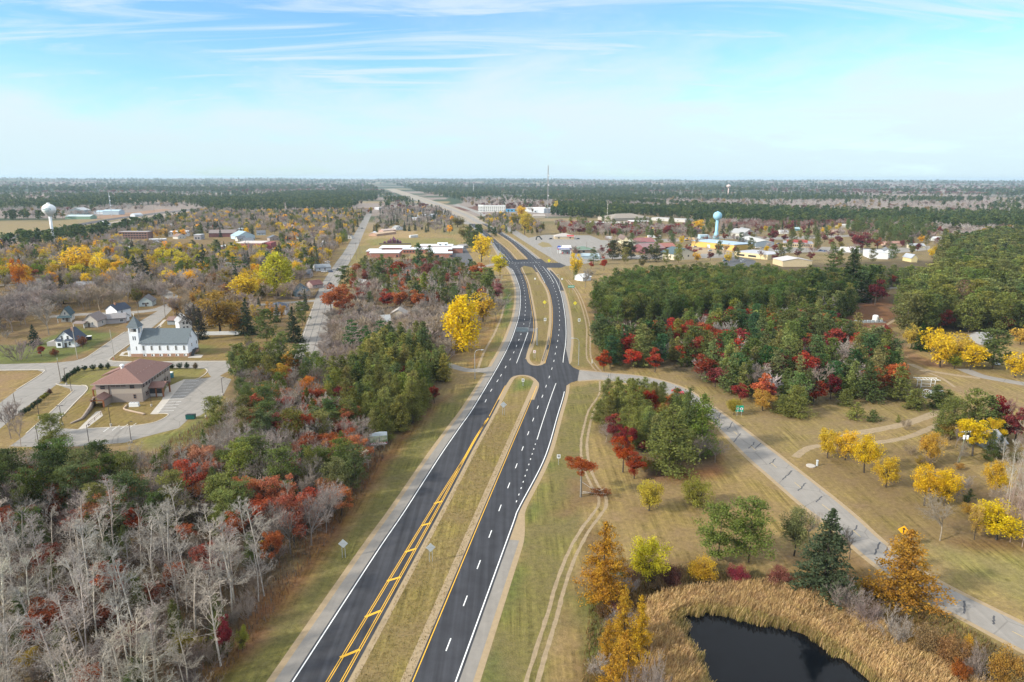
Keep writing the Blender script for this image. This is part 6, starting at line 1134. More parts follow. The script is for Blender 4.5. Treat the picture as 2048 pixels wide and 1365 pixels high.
def add(kind, x, y, h, w, col, label, group=None, hand=False, bark=None, cat=None):
    TREES.append(dict(kind=kind, x=x, y=y, h=h, w=w, col=col, label=label, group=group, hand=hand, bark=bark or BARKOF.get(kind, B_DARK), cat=cat))
def H_(kind, u, vb, vt, wpx, col, label, bark=None, group=None):
    if col[0] > .4 and col[1] > .2 and kind in ('broad', 'poplar', 'oak', 'shrub'): col = (min(.78, col[0] * 1.15), min(.56, col[1] * 1.25), col[2] * 1.2)
    """a tree placed by hand: base pixel, top row and crown width in pixels"""
    if kind in ('jackpine', 'redpine', 'spruce', 'larch', 'whitepine', 'fir'): wpx *= 1.28
    x, y = P(u, vb); h = max(1.2, top_z(u, vb, vt)); zc = y * math.cos(PITCH) - (h * .5 - CAMH) * math.sin(PITCH); add(kind, x, y, h, wpx * zc / F, col, label, group, True, bark)
H_('poplar', 925, 702, 592, 84, (.66, .43, .015), "big bright yellow cottonwood left of the highway")
H_('broad', 966, 645, 582, 54, (.55, .33, .03), "orange yellow tree just behind the big yellow cottonwood")
H_('bare', 992, 645, 588, 46, B_GREY, "wide grey bare tree at the highway edge behind the yellow cottonwood")
H_('broad', 963, 524, 470, 46, YEL, "golden tree between the school lot and the highway"); H_('broad', 1000, 552, 509, 36, (.55, .42, .02), "lemon yellow tree at the first junction's left"); H_('jackpine', 940, 492, 450, 28, PINED, "dark green pine behind the golden trees at the highway"); H_('jackpine', 950, 497, 462, 24, PINED, "second dark pine behind the golden trees at the highway"); H_('broad', 928, 480, 452, 26, OLV, "olive yellow tree left of the dark roadside pines"); H_('broad', 915, 455, 432, 32, OLV, "pale olive tree by the far end of the new asphalt")
H_('whitepine', 706, 712, 640, 42, WPIN, "rich green white pine, left one of the group by the yellow cottonwood"); H_('whitepine', 734, 716, 652, 36, WPIN, "rich green white pine, short middle one by the yellow cottonwood"); H_('whitepine', 764, 700, 640, 44, WPIN, "rich green white pine, right one of the group by the yellow cottonwood")
H_('oak', 663, 626, 572, 50, RUST, "fiery orange red oak overhanging the wide street"); H_('oak', 684, 622, 565, 52, RUST, "tall rust red oak right of the wide street"); H_('oak', 690, 640, 590, 44, (.26, .07, .03), "dull red oak under the tall rust oak")
H_('oak', 775, 618, 576, 34, SCAR, "dark scarlet oak before the grey bare wood"); H_('oak', 803, 622, 574, 44, RUST, "rusty orange oak in the middle of the grey bare wood"); H_('oak', 834, 622, 580, 40, RUST, "broad rusty orange oak at the bare wood's right")
H_('spruce', 817, 592, 543, 26, SPRU, "dark spruce behind the rusty oaks"); H_('oldpine', 760, 575, 526, 32, PINED, "dark pine behind the school's front oaks"); H_('oldpine', 690, 575, 533, 34, PINED, "dark pine at the street edge above the fiery oak"); H_('jackpine', 838, 548, 487, 26, WPIN, "tall dark pine before the school's white roof"); H_('jackpine', 860, 540, 492, 28, PINED, "tall dark pine right of the school's centre"); H_('oldpine', 914, 555, 517, 34, PINED, "round dark pine in front of the school lot"); H_('oak', 795, 560, 522, 36, (.30, .07, .03), "red oak in front of the school"); H_('oak', 855, 560, 518, 30, PINK, "pinkish red tree below the school's right wing"); H_('oak', 912, 575, 545, 22, SCAR, "scarlet slim tree behind the pale birches"); H_('broad', 752, 577, 558, 20, YEL, "small bright yellow tree by the hidden white gable"); H_('jackpine', 850, 605, 545, 28, LIME, "bright green cedar among pale birch stems"); H_('jackpine', 885, 608, 552, 26, PINED, "dark green cedar at the right of the pale birches"); H_('oldpine', 958, 585, 545, 38, PINE, "olive pine at the highway's bare wood edge"); H_('oak', 958, 568, 528, 44, RUST, "rust oak behind the highway's olive pine")
for u, v, t_ in ((832, 585, 543), (845, 600, 548), (862, 605, 545), (872, 612, 556), (880, 616, 566), (996, 592, 545), (1002, 588, 548)): H_('aspen', u, v, t_, 15, B_ASP, "thin white birch stems beside the green cedars", B_ASP, "white birches below the school")
H_('poplar', 556, 592, 505, 72, (.42, .36, .03), "huge green yellow poplar in the town"); H_('broad', 526, 590, 545, 44, (.52, .36, .04), "yellow tree at the foot of the huge poplar"); H_('broad', 495, 612, 548, 66, (.56, .36, .03), "spreading golden tree behind the dark spruces"); H_('broad', 162, 554, 494, 68, GOLD, "very large round golden tree in the left town")
H_('broad', 40, 580, 518, 30, ORNG, "vivid orange tree at the left town street"); H_('broad', 58, 580, 545, 26, (.55, .25, .02), "smaller orange tree beside the vivid orange one"); H_('broad', 10, 572, 526, 40, YGRN, "yellow green tree at the very left edge of town"); H_('broad', 230, 562, 534, 28, GOLD, "small golden orange tree by the church street's far end"); H_('oak', 178, 556, 535, 30, MAR, "maroon round tree under the very large golden tree"); H_('oak', 335, 560, 534, 24, (.26, .02, .03), "crimson tree among grey bare trees in town"); H_('oak', 436, 576, 553, 36, MAR, "dark crimson low tree right of the cream house")
H_('broad', 205, 560, 505, 40, YEL, "yellow tree right of the very large golden tree"); H_('broad', 240, 545, 512, 44, (.55, .34, .04), "wide yellow tree among town spruces"); H_('broad', 275, 530, 497, 34, YGRN, "yellow green tree in the middle of the left town"); H_('broad', 330, 535, 493, 44, (.50, .38, .03), "broad lemon yellow tree in the town's middle"); H_('broad', 365, 545, 503, 40, (.48, .36, .04), "lemon yellow tree left of two tall spruces"); H_('whitepine', 470, 556, 513, 44, WPIN, "deep green white pine in front of the brick hall"); H_('spruce', 410, 550, 490, 26, SPRU, "tall slim spruce above the cream house"); H_('spruce', 398, 545, 512, 26, SPRU, "dark spruce beside the cream house"); H_('spruce', 290, 558, 508, 32, SPRU, "tall dark spruce in the town's middle"); H_('spruce', 272, 560, 512, 30, SPRU, "dark spruce at the left of a pair in town")
H_('spruce', 495, 670, 598, 34, SPRU, "tall dark spruce left of the grey ranch house"); H_('oldpine', 534, 684, 620, 46, PINED, "olive dark pine before the grey ranch house"); H_('spruce', 588, 684, 615, 38, SPRU, "dark shaggy spruce right of the grey ranch house"); H_('oldpine', 605, 652, 605, 30, PINED, "dark pine behind the shaggy spruce at the street"); H_('spruce', 404, 678, 617, 22, (.022, .034, .022), "blackish spruce behind the church"); H_('bare', 398, 686, 606, 56, B_DARK, "leaning bare tree behind the church", B_TAN); H_('spruce', 70, 690, 650, 22, (.016, .045, .030), "small blue green spruce left of the white farmhouse"); H_('oak', 83, 713, 692, 16, (.34, .04, .03), "little crimson tree on the farmhouse lawn"); H_('shrub', 111, 713, 697, 20, (.24, .09, .04), "low rust coloured bush on the farmhouse lawn"); H_('shrub', 166, 697, 670, 22, (.20, .09, .05), "reddish shrub at the farmhouse's right corner")
H_('brush', 38, 720, 678, 78, (.21, .165, .155), "broad grey lilac thicket by the farmhouse"); H_('broad', 440, 668, 582, 92, (.33, .21, .05), "large thin brown gold tree right of the church"); H_('broad', 472, 668, 620, 50, (.38, .22, .04), "smaller brown gold tree before the dark spruce"); H_('bare', 200, 622, 568, 62, B_TAN, "big tan bare tree behind the weathered house", B_TAN); H_('bare', 330, 615, 560, 52, B_MAUV, "big pinkish bare tree near the church street's end"); H_('bare', 25, 665, 600, 60, B_MAUV, "wide bare tree left of the cream house"); H_('bare', 98, 670, 600, 54, B_GREY, "grey bare tree behind the white farmhouse"); H_('broad', 128, 608, 582, 48, YGRN, "yellow green round tree behind the cream house"); H_('spruce', 113, 605, 588, 10, SPRU, "tiny dark spruce in front of the yellow green tree")
H_('oldpine', 108, 902, 830, 62, PINE, "lone young pine beside the office drive"); H_('oldpine', 434, 868, 795, 58, PINE, "leaning young pine at the parking lot's right"); H_('bare', 22, 878, 800, 52, B_MAUV, "bare tree at the left end of the hedge", B_DARK); H_('bare', 42, 892, 820, 40, B_MAUV, "pinkish bare tree by the drive's lower end")
HEDGE = (.032, .058, .030)
for u, v, c, lab in [(x, y, HEDGE, "dark clipped bush in the upper hedge row by the office") for x, y in ((129, 764), (134, 759), (139, 755), (145, 751), (151, 747), (157, 743), (170, 741), (187, 739), (202, 738), (217, 737))] + [(x, y, HEDGE, "dark clipped bush behind the office near the church") for x, y in ((333, 737), (344, 737), (360, 736), (375, 736))] + [(x, y, HEDGE, "dark clipped bush in the lower hedge row along the left road") for x, y in ((44, 831), (50, 827), (58, 823), (66, 817), (73, 811), (80, 806))] + [(88, 799, (.20, .19, .03), "yellow green bush near the end of the lower hedge row"), (93, 795, (.12, .13, .03), "olive bush beside the yellow green hedge bush"), (100, 788, (.09, .045, .035), "maroon brown bush at the lower hedge row's end"), (391, 737, (.14, .10, .05), "thin brown bush at the right end of the row behind the office")]:
    H_('shrub', u, v + 2, v - 11, 13, c, lab, None, "hedge bushes" if c is HEDGE else None)
# clump between highway and county road
for u, v, t_, w, k, c, lab in ((1215, 812, 758, 34, 'jackpine', PINE, "left slim pine at the top of the clump by the county road"), (1234, 830, 756, 42, 'jackpine', PINEL, "olive green pine in the clump's upper left"), (1262, 850, 758, 46, 'jackpine', PINEL, "light green twin pine behind the clump's red oak"), (1200, 840, 800, 36, 'jackpine', PINE, "low pine on the clump's left side"), (1320, 800, 766, 24, 'fir', PINE, "small pointed pine on the clump's back edge"), (1290, 860, 800, 46, 'jackpine', PINE, "middle pine in the heart of the clump"), (1270, 895, 815, 44, 'jackpine', PINEL, "dense pine above the orange red oak"), (1338, 946, 812, 88, 'jackpine', PINE, "largest shaggy pine at the clump's front"), (1350, 880, 795, 50, 'jackpine', PINED, "dark pine behind the largest shaggy pine"), (1402, 910, 790, 62, 'jackpine', (.17, .23, .045), "bright green pointed pine at the clump's right"), (1372, 905, 778, 44, 'jackpine', PINED, "dark narrow pine beside the bright pointed pine"), (1300, 838, 775, 42, 'oak', (.33, .04, .02), "scarlet oak rising from the middle of the clump"), (1225, 890, 832, 44, 'oak', MAR, "maroon thin oak on the clump's left edge"), (1252, 905, 848, 40, 'oak', (.23, .03, .03), "deep crimson oak above the fiery one"), (1246, 945, 872, 62, 'oak', (.36, .07, .018), "fiery orange red oak at the clump's front left"), (1268, 958, 905, 50, 'oak', (.30, .06, .025), "rust red oak at the clump's lowest point"), (1285, 905, 880, 24, 'oak', MAR, "small maroon oak beside the largest shaggy pine"), (1212, 885, 840, 40, 'bare', B_MAUV, "pink grey bare tree on the clump's left side"), (1398, 928, 868, 46, 'bare', B_MAUV, "grey bare tree right of the clump, nearer one"), (1430, 926, 872, 46, 'bare', B_MAUV, "grey bare tree at the clump's right end"), (1290, 945, 915, 26, 'shrub', (.40, .22, .05), "golden brown shrub under the largest pine")): H_(k, u, v, t_, w, c, lab)
H_('shrub', 1298, 1022, 958, 56, (.42, .31, .045), "pale yellow bushy tree on the open grass, left one"); H_('shrub', 1394, 1016, 960, 66, (.27, .26, .05), "yellow green bushy tree on the open grass, right one")
H_('oldpine', 1436, 1122, 1016, 90, (.17, .21, .05), "round green pine at the pond, left one of two"); H_('oldpine', 1497, 1125, 1004, 94, (.16, .20, .048), "round green pine at the pond, right one of two"); H_('broad', 1588, 1112, 1018, 66, (.19, .20, .08), "grey green leafy tree left of the tall spruce"); H_('bare', 1618, 1085, 1020, 50, B_GREY, "bare crown behind the grey green tree"); H_('spruce', 1646, 1195, 1020, 112, (.080, .105, .055), "tall dense spruce with rusty tip by the pond"); H_('bare', 1698, 1120, 1055, 54, (.10, .085, .07), "small bare tree at the county road beside the spruce", B_DARK); H_('larch', 1803, 1207, 1062, 126, (.40, .215, .035), "orange brown larch beside the county road")
H_('larch', 1207, 1205, 1046, 92, (.44, .23, .03), "tall orange larch at the dirt track's bend"); H_('broad', 1296, 1172, 1072, 82, (.50, .40, .03), "lemon yellow airy tree behind the orange larch"); H_('larch', 1246, 1300, 1172, 54, (.48, .29, .035), "slim pointed golden larch by the pond, left one"); H_('larch', 1278, 1318, 1192, 50, (.52, .32, .03), "slim golden larch by the pond, right one"); H_('larch', 1215, 1330, 1240, 46, (.46, .26, .035), "golden larch at the left of the pond group"); H_('larch', 1250, 1385, 1262, 84, (.46, .26, .035), "broad golden larch below the slim pair"); H_('larch', 1225, 1440, 1300, 74, (.45, .25, .035), "golden larch cut by the picture's bottom edge"); H_('bare', 1262, 1445, 1310, 60, (.27, .22, .20), "grey bare bush at the bottom edge by the larches", B_GREY); H_('brush', 1298, 1470, 1318, 80, (.27, .22, .19), "grey bare bush right of the bottom larches")
H_('shrub', 1403, 1168, 1117, 70, (.45, .26, .03), "golden orange shrub above the reeds"); H_('shrub', 1475, 1170, 1132, 50, (.26, .045, .06), "crimson pink shrub above the reeds"); H_('shrub', 1340, 1180, 1130, 52, (.12, .055, .045), "dark maroon thicket above the reeds"); H_('shrub', 1555, 1172, 1138, 56, (.24, .09, .07), "pinkish red shrub left of the tall spruce"); H_('shrub', 1310, 1182, 1140, 46, (.17, .12, .07), "brown thicket behind the golden larches"); H_('shrub', 1510, 1168, 1140, 40, (.18, .15, .07), "dull olive shrub below the two round pines")
for u, v, t_, w, k, c, lab in ((1690, 1232, 1165, 70, 'brush', (.27, .22, .19), "grey thicket right of the tall spruce"), (1710, 1205, 1168, 24, 'shrub', (.33, .27, .06), "yellow green bush poking out of the grey thicket"), (1735, 1262, 1205, 66, 'brush', (.25, .19, .17), "pinkish grey thicket along the reeds"), (1790, 1292, 1228, 70, 'brush', B_GREY, "grey brown thicket in the middle of the reed edge"), (1850, 1318, 1250, 66, 'shrub', (.28, .19, .09), "tawny thin shrub along the reed edge"), (1900, 1345, 1272, 70, 'shrub', (.30, .17, .07), "rusty gold thin shrub near the lower right"), (1930, 1325, 1270, 26, 'shrub', (.50, .26, .03), "bright orange bush at the lower right"), (1955, 1370, 1300, 74, 'brush', (.25, .20, .17), "grey twiggy bush near the lower right corner"), (2000, 1392, 1300, 78, 'shrub', (.38, .22, .05), "golden bush in the lower right corner"), (1760, 1250, 1215, 30, 'shrub', (.30, .21, .06), "small golden bush inside the thicket"), (1915, 1370, 1322, 46, 'shrub', (.34, .12, .03), "rusty red bush at the lower right thicket"), (2038, 1410, 1330, 60, 'shrub', (.26, .19, .08), "tawny bush at the extreme lower right")): H_(k, u, v, t_, w, c, lab)
# right fields
for u, v, t_, w, k, c, lab in ((1655, 917, 858, 48, 'broad', (.50, .32, .03), "small golden tree by the dirt drive, left of the row"), (1690, 921, 860, 52, 'broad', GOLD, "small golden orange tree, second in the row"), (1728, 946, 872, 62, 'broad', (.54, .34, .02), "wide yellow tree, third in the row"), (1771, 975, 914, 54, 'broad', (.50, .31, .03), "thin yellow tree, fourth in the row"), (1848, 1012, 932, 62, 'broad', (.58, .34, .02), "bushy golden tree in the right hand field, left half"), (1888, 1012, 936, 56, 'broad', (.60, .37, .02), "bushy golden tree in the right hand field, right half"), (1858, 930, 866, 50, 'broad', (.45, .25, .04), "thin orange tree before the green utility pole"), (1880, 1082, 985, 92, 'bare', (.27, .225, .17), "large rounded olive grey bare tree in the right field"), (1992, 1080, 1006, 100, 'broad', (.56, .38, .015), "round bright yellow tree at the right edge"), (1985, 985, 920, 44, 'broad', (.52, .30, .03), "thin golden tree beside the pale aspens"), (2000, 990, 950, 40, 'broad', (.55, .34, .02), "small golden tree below the pale aspens"), (1948, 1080, 1005, 30, 'broad', (.42, .26, .08), "faded small tree left of the bright yellow one"), (1938, 1005, 978, 22, 'fir', PINED, "small dark young pine in the right field"), (1845, 975, 955, 30, 'brush', (.26, .17, .09), "rusty low shrub below the thin orange tree"), (1525, 822, 780, 48, 'broad', (.42, .23, .05), "tawny orange tree at the pine wood's edge"), (1468, 830, 797, 34, 'shrub', (.34, .28, .04), "yellow green shrub beside the green route sign"), (1655, 715, 0, 0, '', 0, ''), (1880, 735, 668, 62, 'broad', (.58, .36, .025), "golden tree in the group beside the back lane, left one"), (1915, 722, 664, 64, 'broad', (.52, .33, .05), "pale golden tree in the middle of the group by the back lane"), (1862, 705, 655, 50, 'broad', (.60, .38, .02), "bright yellow tree at the top of the group by the back lane"), (1940, 740, 690, 56, 'broad', (.60, .38, .02), "yellow tree at the right of the group by the back lane"), (1908, 738, 706, 36, 'shrub', LIME, "lime green bush under the golden group"), (2030, 756, 704, 46, 'broad', (.58, .36, .02), "golden tree in front of the right hand pine"), (1822, 695, 648, 34, 'broad', (.46, .31, .06), "faded yellow tree beside the green spruce"), (1840, 700, 648, 32, 'spruce', (.04, .08, .02), "green spruce left of the golden group"), (1985, 738, 662, 74, 'oldpine', PINED, "dark pine right of the golden group"), (2040, 690, 652, 40, 'broad', (.5, .3, .06), "golden tree at the far right edge"), (1900, 880, 800, 66, 'oldpine', PINE, "olive pine in the field clump, left one"), (1940, 872, 782, 56, 'oldpine', PINE, "olive pine in the field clump, middle one"), (1970, 880, 792, 50, 'jackpine', PINED, "dark pine in the field clump, right one"), (1995, 868, 795, 40, 'oak', (.22, .02, .025), "crimson maple beside the field clump"), (2030, 885, 815, 60, 'oak', MAR, "dark maroon maple at the right edge"), (2025, 850, 800, 44, 'bare', (.27, .15, .13), "pinkish bare tree behind the crimson maple"), (1945, 912, 832, 74, 'oak', (.56, .37, .015), "bright yellow oak with large leaves by the utility poles"), (1990, 890, 832, 40, 'oak', (.52, .33, .02), "yellow oak behind the plain utility pole"), (1900, 880, 840, 46, 'broad', (.36, .24, .06), "tawny tree left of the bright yellow oak"), (1830, 820, 778, 40, 'jackpine', PINE, "short pine before the boat lift, left one"), (1870, 815, 770, 44, 'jackpine', PINED, "short pine before the boat lift, right one"), (1895, 812, 780, 30, 'jackpine', PINEL, "small olive pine right of the boat lift"), (1797, 800, 733, 46, 'jackpine', PINE, "pine at the right end of the big pine wood"), (1712, 838, 805, 34, 'fir', PINEL, "young pine standing alone in the grass, left one"), (1745, 842, 820, 28, 'fir', PINED, "young pine standing alone in the grass, right one"), (1795, 845, 830, 10, 'fir', PINEL, "tiny seedling pine in the middle of the grass"), (1590, 832, 772, 52, 'jackpine', PINEL, "front pine at the big wood's lower edge"), (1690, 812, 778, 28, 'jackpine', PINE, "small pine at the big wood's right front"), (1565, 828, 790, 36, 'jackpine', PINE, "low pine at the big wood's front left"), (1812, 860, 835, 22, 'brush', B_TAN, "tiny bare shrub between the two dirt drives")):
    if k: H_(k, u, v, t_, w, c, lab)
for i, (u, v, t_) in enumerate(((1997, 985, 870), (2012, 1000, 862), (2022, 1012, 866), (2034, 1020, 860), (2046, 1010, 868), (2030, 1060, 900), (2050, 1055, 905), (2012, 1050, 915), (2064, 1030, 880))): H_('aspen', u, v, t_, 26, B_ASP, "pale slender aspen in the stand at the right edge", (.42, .36, .31) if i > 4 else B_ASP, "aspens at the right edge")
H_('broad', 1151, 552, 507, 30, (.62, .40, .03), "yellow tree standing alone right of the first junction"); H_('jackpine', 1151, 560, 530, 10, PINE, "thin dark pine in front of the lone yellow tree"); H_('broad', 1202, 613, 580, 28, (.60, .38, .015), "golden tree at the corner of the pine plantation"); H_('oak', 1182, 538, 523, 14, SCAR, "small round red tree near the shops"); H_('oak', 1208, 541, 514, 18, (.34, .05, .02), "orange red tree before the plantation"); H_('bare', 1170, 575, 538, 34, (.24, .21, .18), "pale rounded bare tree beside the plantation"); H_('whitepine', 1187, 530, 495, 22, PINED, "lone open pine by the green roofed shop")
for u, v, t_, w in ((1225, 520, 482, 34), (1250, 520, 484, 30), (1262, 518, 486, 24), (1290, 524, 496, 26), (1312, 524, 498, 30)): H_('oldpine', u, v, t_, w, (.07, .078, .035), "dusty green pine before the maroon barns", None, "dusty pines before the barns")
H_('oak', 1724, 500, 464, 46, MAR, "large maroon tree by the right street"); H_('oak', 1754, 500, 474, 18, (.3, .09, .04), "orange red tree right of the large maroon tree"); H_('spruce', 1700, 600, 500, 64, (.05, .075, .025), "tallest white pine peak rising over the right forest"); H_('whitepine', 1662, 575, 494, 36, PINED, "tall open pine left of the tallest peak"); H_('oak', 1395, 466, 440, 30, GOLD, "golden tree left of the blue water tower"); H_('oak', 1545, 483, 456, 26, MAR, "maroon tree in front of the lodge"); H_('spruce', 1446, 468, 446, 12, SPRU, "dark spruce right of the blue water tower"); H_('broad', 1112, 425, 402, 10, YEL, "single yellow tree before the far pine ridge"); H_('broad', 1050, 470, 424, 34, (.48, .33, .05), "tall yellow tree beside the grey warehouse"); H_('broad', 1042, 440, 412, 24, GOLD, "golden tree behind the tall yellow tree"); H_('broad', 1035, 450, 428, 30, OLV, "olive tree left of the tall yellow tree"); H_('jackpine', 1063, 450, 437, 10, (.16, .2, .04), "pointed green cedar by the radio mast"); H_('deadpine', 1918, 640, 563, 36, (.23, .13, .09), "dead brownish pine among green pines", (.26, .19, .15)); H_('oak', 1915, 645, 618, 26, (.28, .03, .02), "scarlet maple in a gap of the right hand pines"); H_('oak', 1985, 660, 640, 24, (.28, .045, .02), "small scarlet maple under the right hand pines"); H_('oak', 1750, 610, 560, 44, (.13, .02, .025), "dark maroon maple at the clearing's edge"); H_('oak', 1772, 690, 650, 24, (.25, .045, .035), "rosy maple beside the pump station"); H_('oak', 1742, 700, 676, 50, (.27, .03, .025), "broad red maple above the wood's right end")
H_('oak', 1540, 660, 625, 36, (.48, .17, .015), "orange oak glowing in the middle of the pine wood"); H_('bare', 1445, 692, 640, 40, (.33, .30, .27), "pale dead tree in the middle of the pine wood")
for u, vt, v, c in ((1465, 612, 660, SCAR), (1490, 618, 668, (.28, .035, .02)), (1440, 635, 680, (.24, .03, .025)), (1420, 655, 700, (.3, .05, .02)), (1515, 655, 700, SCAR), (1370, 640, 700, SCAR), (1340, 655, 705, (.28, .04, .02)), (1285, 645, 700, MAR), (1390, 672, 722, SCAR), (1250, 650, 700, (.3, .06, .025)), (1600, 700, 755, (.25, .03, .02)), (1480, 770, 805, (.25, .04, .035)), (1208, 700, 742, (.33, .06, .02)), (1310, 695, 745, (.33, .06, .03)), (1430, 735, 775, MAR), (1660, 745, 800, (.14, .02, .025)), (1740, 700, 740, SCAR), (1800, 735, 770, (.4, .10, .02))): H_('oak', u, v, vt, 40, c, "red oak showing between the pines of the big wood", None, "red oaks in the big pine wood")
for u, v, t_ in ((2020, 1085, 960), (2044, 1095, 950), (2062, 1075, 930), (2035, 1040, 930)): H_('bare', u, v, t_, 46, (.37, .27, .22), "pinkish thin bare tree in front of the right edge aspens", None, "pinkish bare trees at the right edge")
for u, v, t_, w, k, c, lab in ((380, 1015, 920, 80, 'oak', (.40, .085, .045), "largest scarlet oak in the left wood, beside the round pine"), (447, 1055, 955, 92, 'oldpine', PINE, "round light green pine at the aspen wood's upper right"), (452, 975, 903, 52, 'oldpine', PINED, "smaller green pine behind the largest scarlet oak"), (624, 990, 893, 40, 'jackpine', (.20, .20, .05), "olive cedar standing alone among grey shrubs near the highway"), (566, 1045, 950, 92, 'oak', (.42, .15, .08), "broad dull salmon oak in the left wood"), (588, 1090, 990, 84, 'oak', (.36, .11, .065), "broad brick red oak below the salmon one"), (275, 1080, 1012, 48, 'oak', (.42, .09, .04), "bright red oak behind the aspens, right one"), (165, 1070, 1018, 72, 'oak', (.40, .075, .04), "bright red oak behind the aspens, left one"), (545, 1135, 1055, 58, 'oak', (.40, .13, .05), "rusty oak at the aspen wood's right edge"), (50, 1080, 1010, 66, 'oak', (.40, .14, .06), "rusty orange oak at the far left behind the aspens"), (622, 808, 752, 62, 'oak', (.52, .19, .035), "vivid orange oak between the parking lot and the pine stand"), (690, 818, 765, 58, 'oak', (.36, .06, .07), "pinkish scarlet maple left of the pine stand"), (508, 855, 788, 56, 'oak', (.34, .085, .05), "dark red oak right of the leaning young pine"), (588, 880, 822, 60, 'oak', (.38, .13, .07), "dull rust oak in front of the vivid orange one"), (740, 865, 824, 30, 'oak', (.42, .16, .06), "small rusty oak above the billboard"), (698, 862, 800, 50, 'oldpine', PINE, "round pine up the slope from the billboard"), (735, 870, 805, 44, 'jackpine', PINEL, "olive pine beside the billboard's small oak"), (320, 1000, 912, 36, 'jackpine', PINED, "dark narrow cedar above the aspen wood"), (455, 1315, 1228, 38, 'oak', (.26, .04, .05), "crimson young maple at the aspen wood's lower edge"), (486, 1300, 1252, 26, 'shrub', (.30, .30, .05), "yellow green bush beside the crimson young maple"), (600, 745, 690, 50, 'oldpine', PINED, "dense round pine at the top of the wood by the wide street"), (478, 752, 690, 44, 'oldpine', PINE, "open pine at the parking lot's upper right"), (512, 760, 690, 46, 'oldpine', PINE, "second open pine at the parking lot's upper right"), (545, 762, 688, 42, 'oldpine', PINE, "third open pine beside the wide street's end")): H_(k, u, v, t_, w, c, lab)
# broken oak beside the track
H_('thinoak', 1161, 995, 897, 84, (.34, .085, .025), "broken red oak with a splintered trunk on the verge", (.26, .24, .21))

def fallen():
    x, y = P(1178, 990); r = T("fallen_branch", "fallen oak limb with brown leaves lying under the broken oak", "fallen branch", (x, y, 0)); rn = np.random.default_rng(4); t_ = Limb(rn); b = t_.grow([[-2.2, 1.2, 3.2], [-1.5, .6, .5], [-2, .2, .3]], [[.75, -.25, -.45], [1, -.3, .05], [1, -.05, .05]], [5.5, 6, 5], .11, .1, .15); c = t_.kids(b, 8, .2, 1, 45, .4, rmin=.03)
    m = t_.mesh(); o = link("limb", newmesh("limb", m[0], [m[1]], [BARK]), r); o.color = (.36, .32, .27, 1); e = c['E'][rn.integers(0, len(c['E']), 1500)] + rn.normal(0, .35, (1500, 3)); e[:, 2] = np.abs(e[:, 2] * .7) + .1; q = quads(e, .13, rn); o = link("crown", newmesh("fallen_leaves", q[0], [q[1]], [LEAF]), r); o.color = (.22, .085, .035, 1)
fallen()
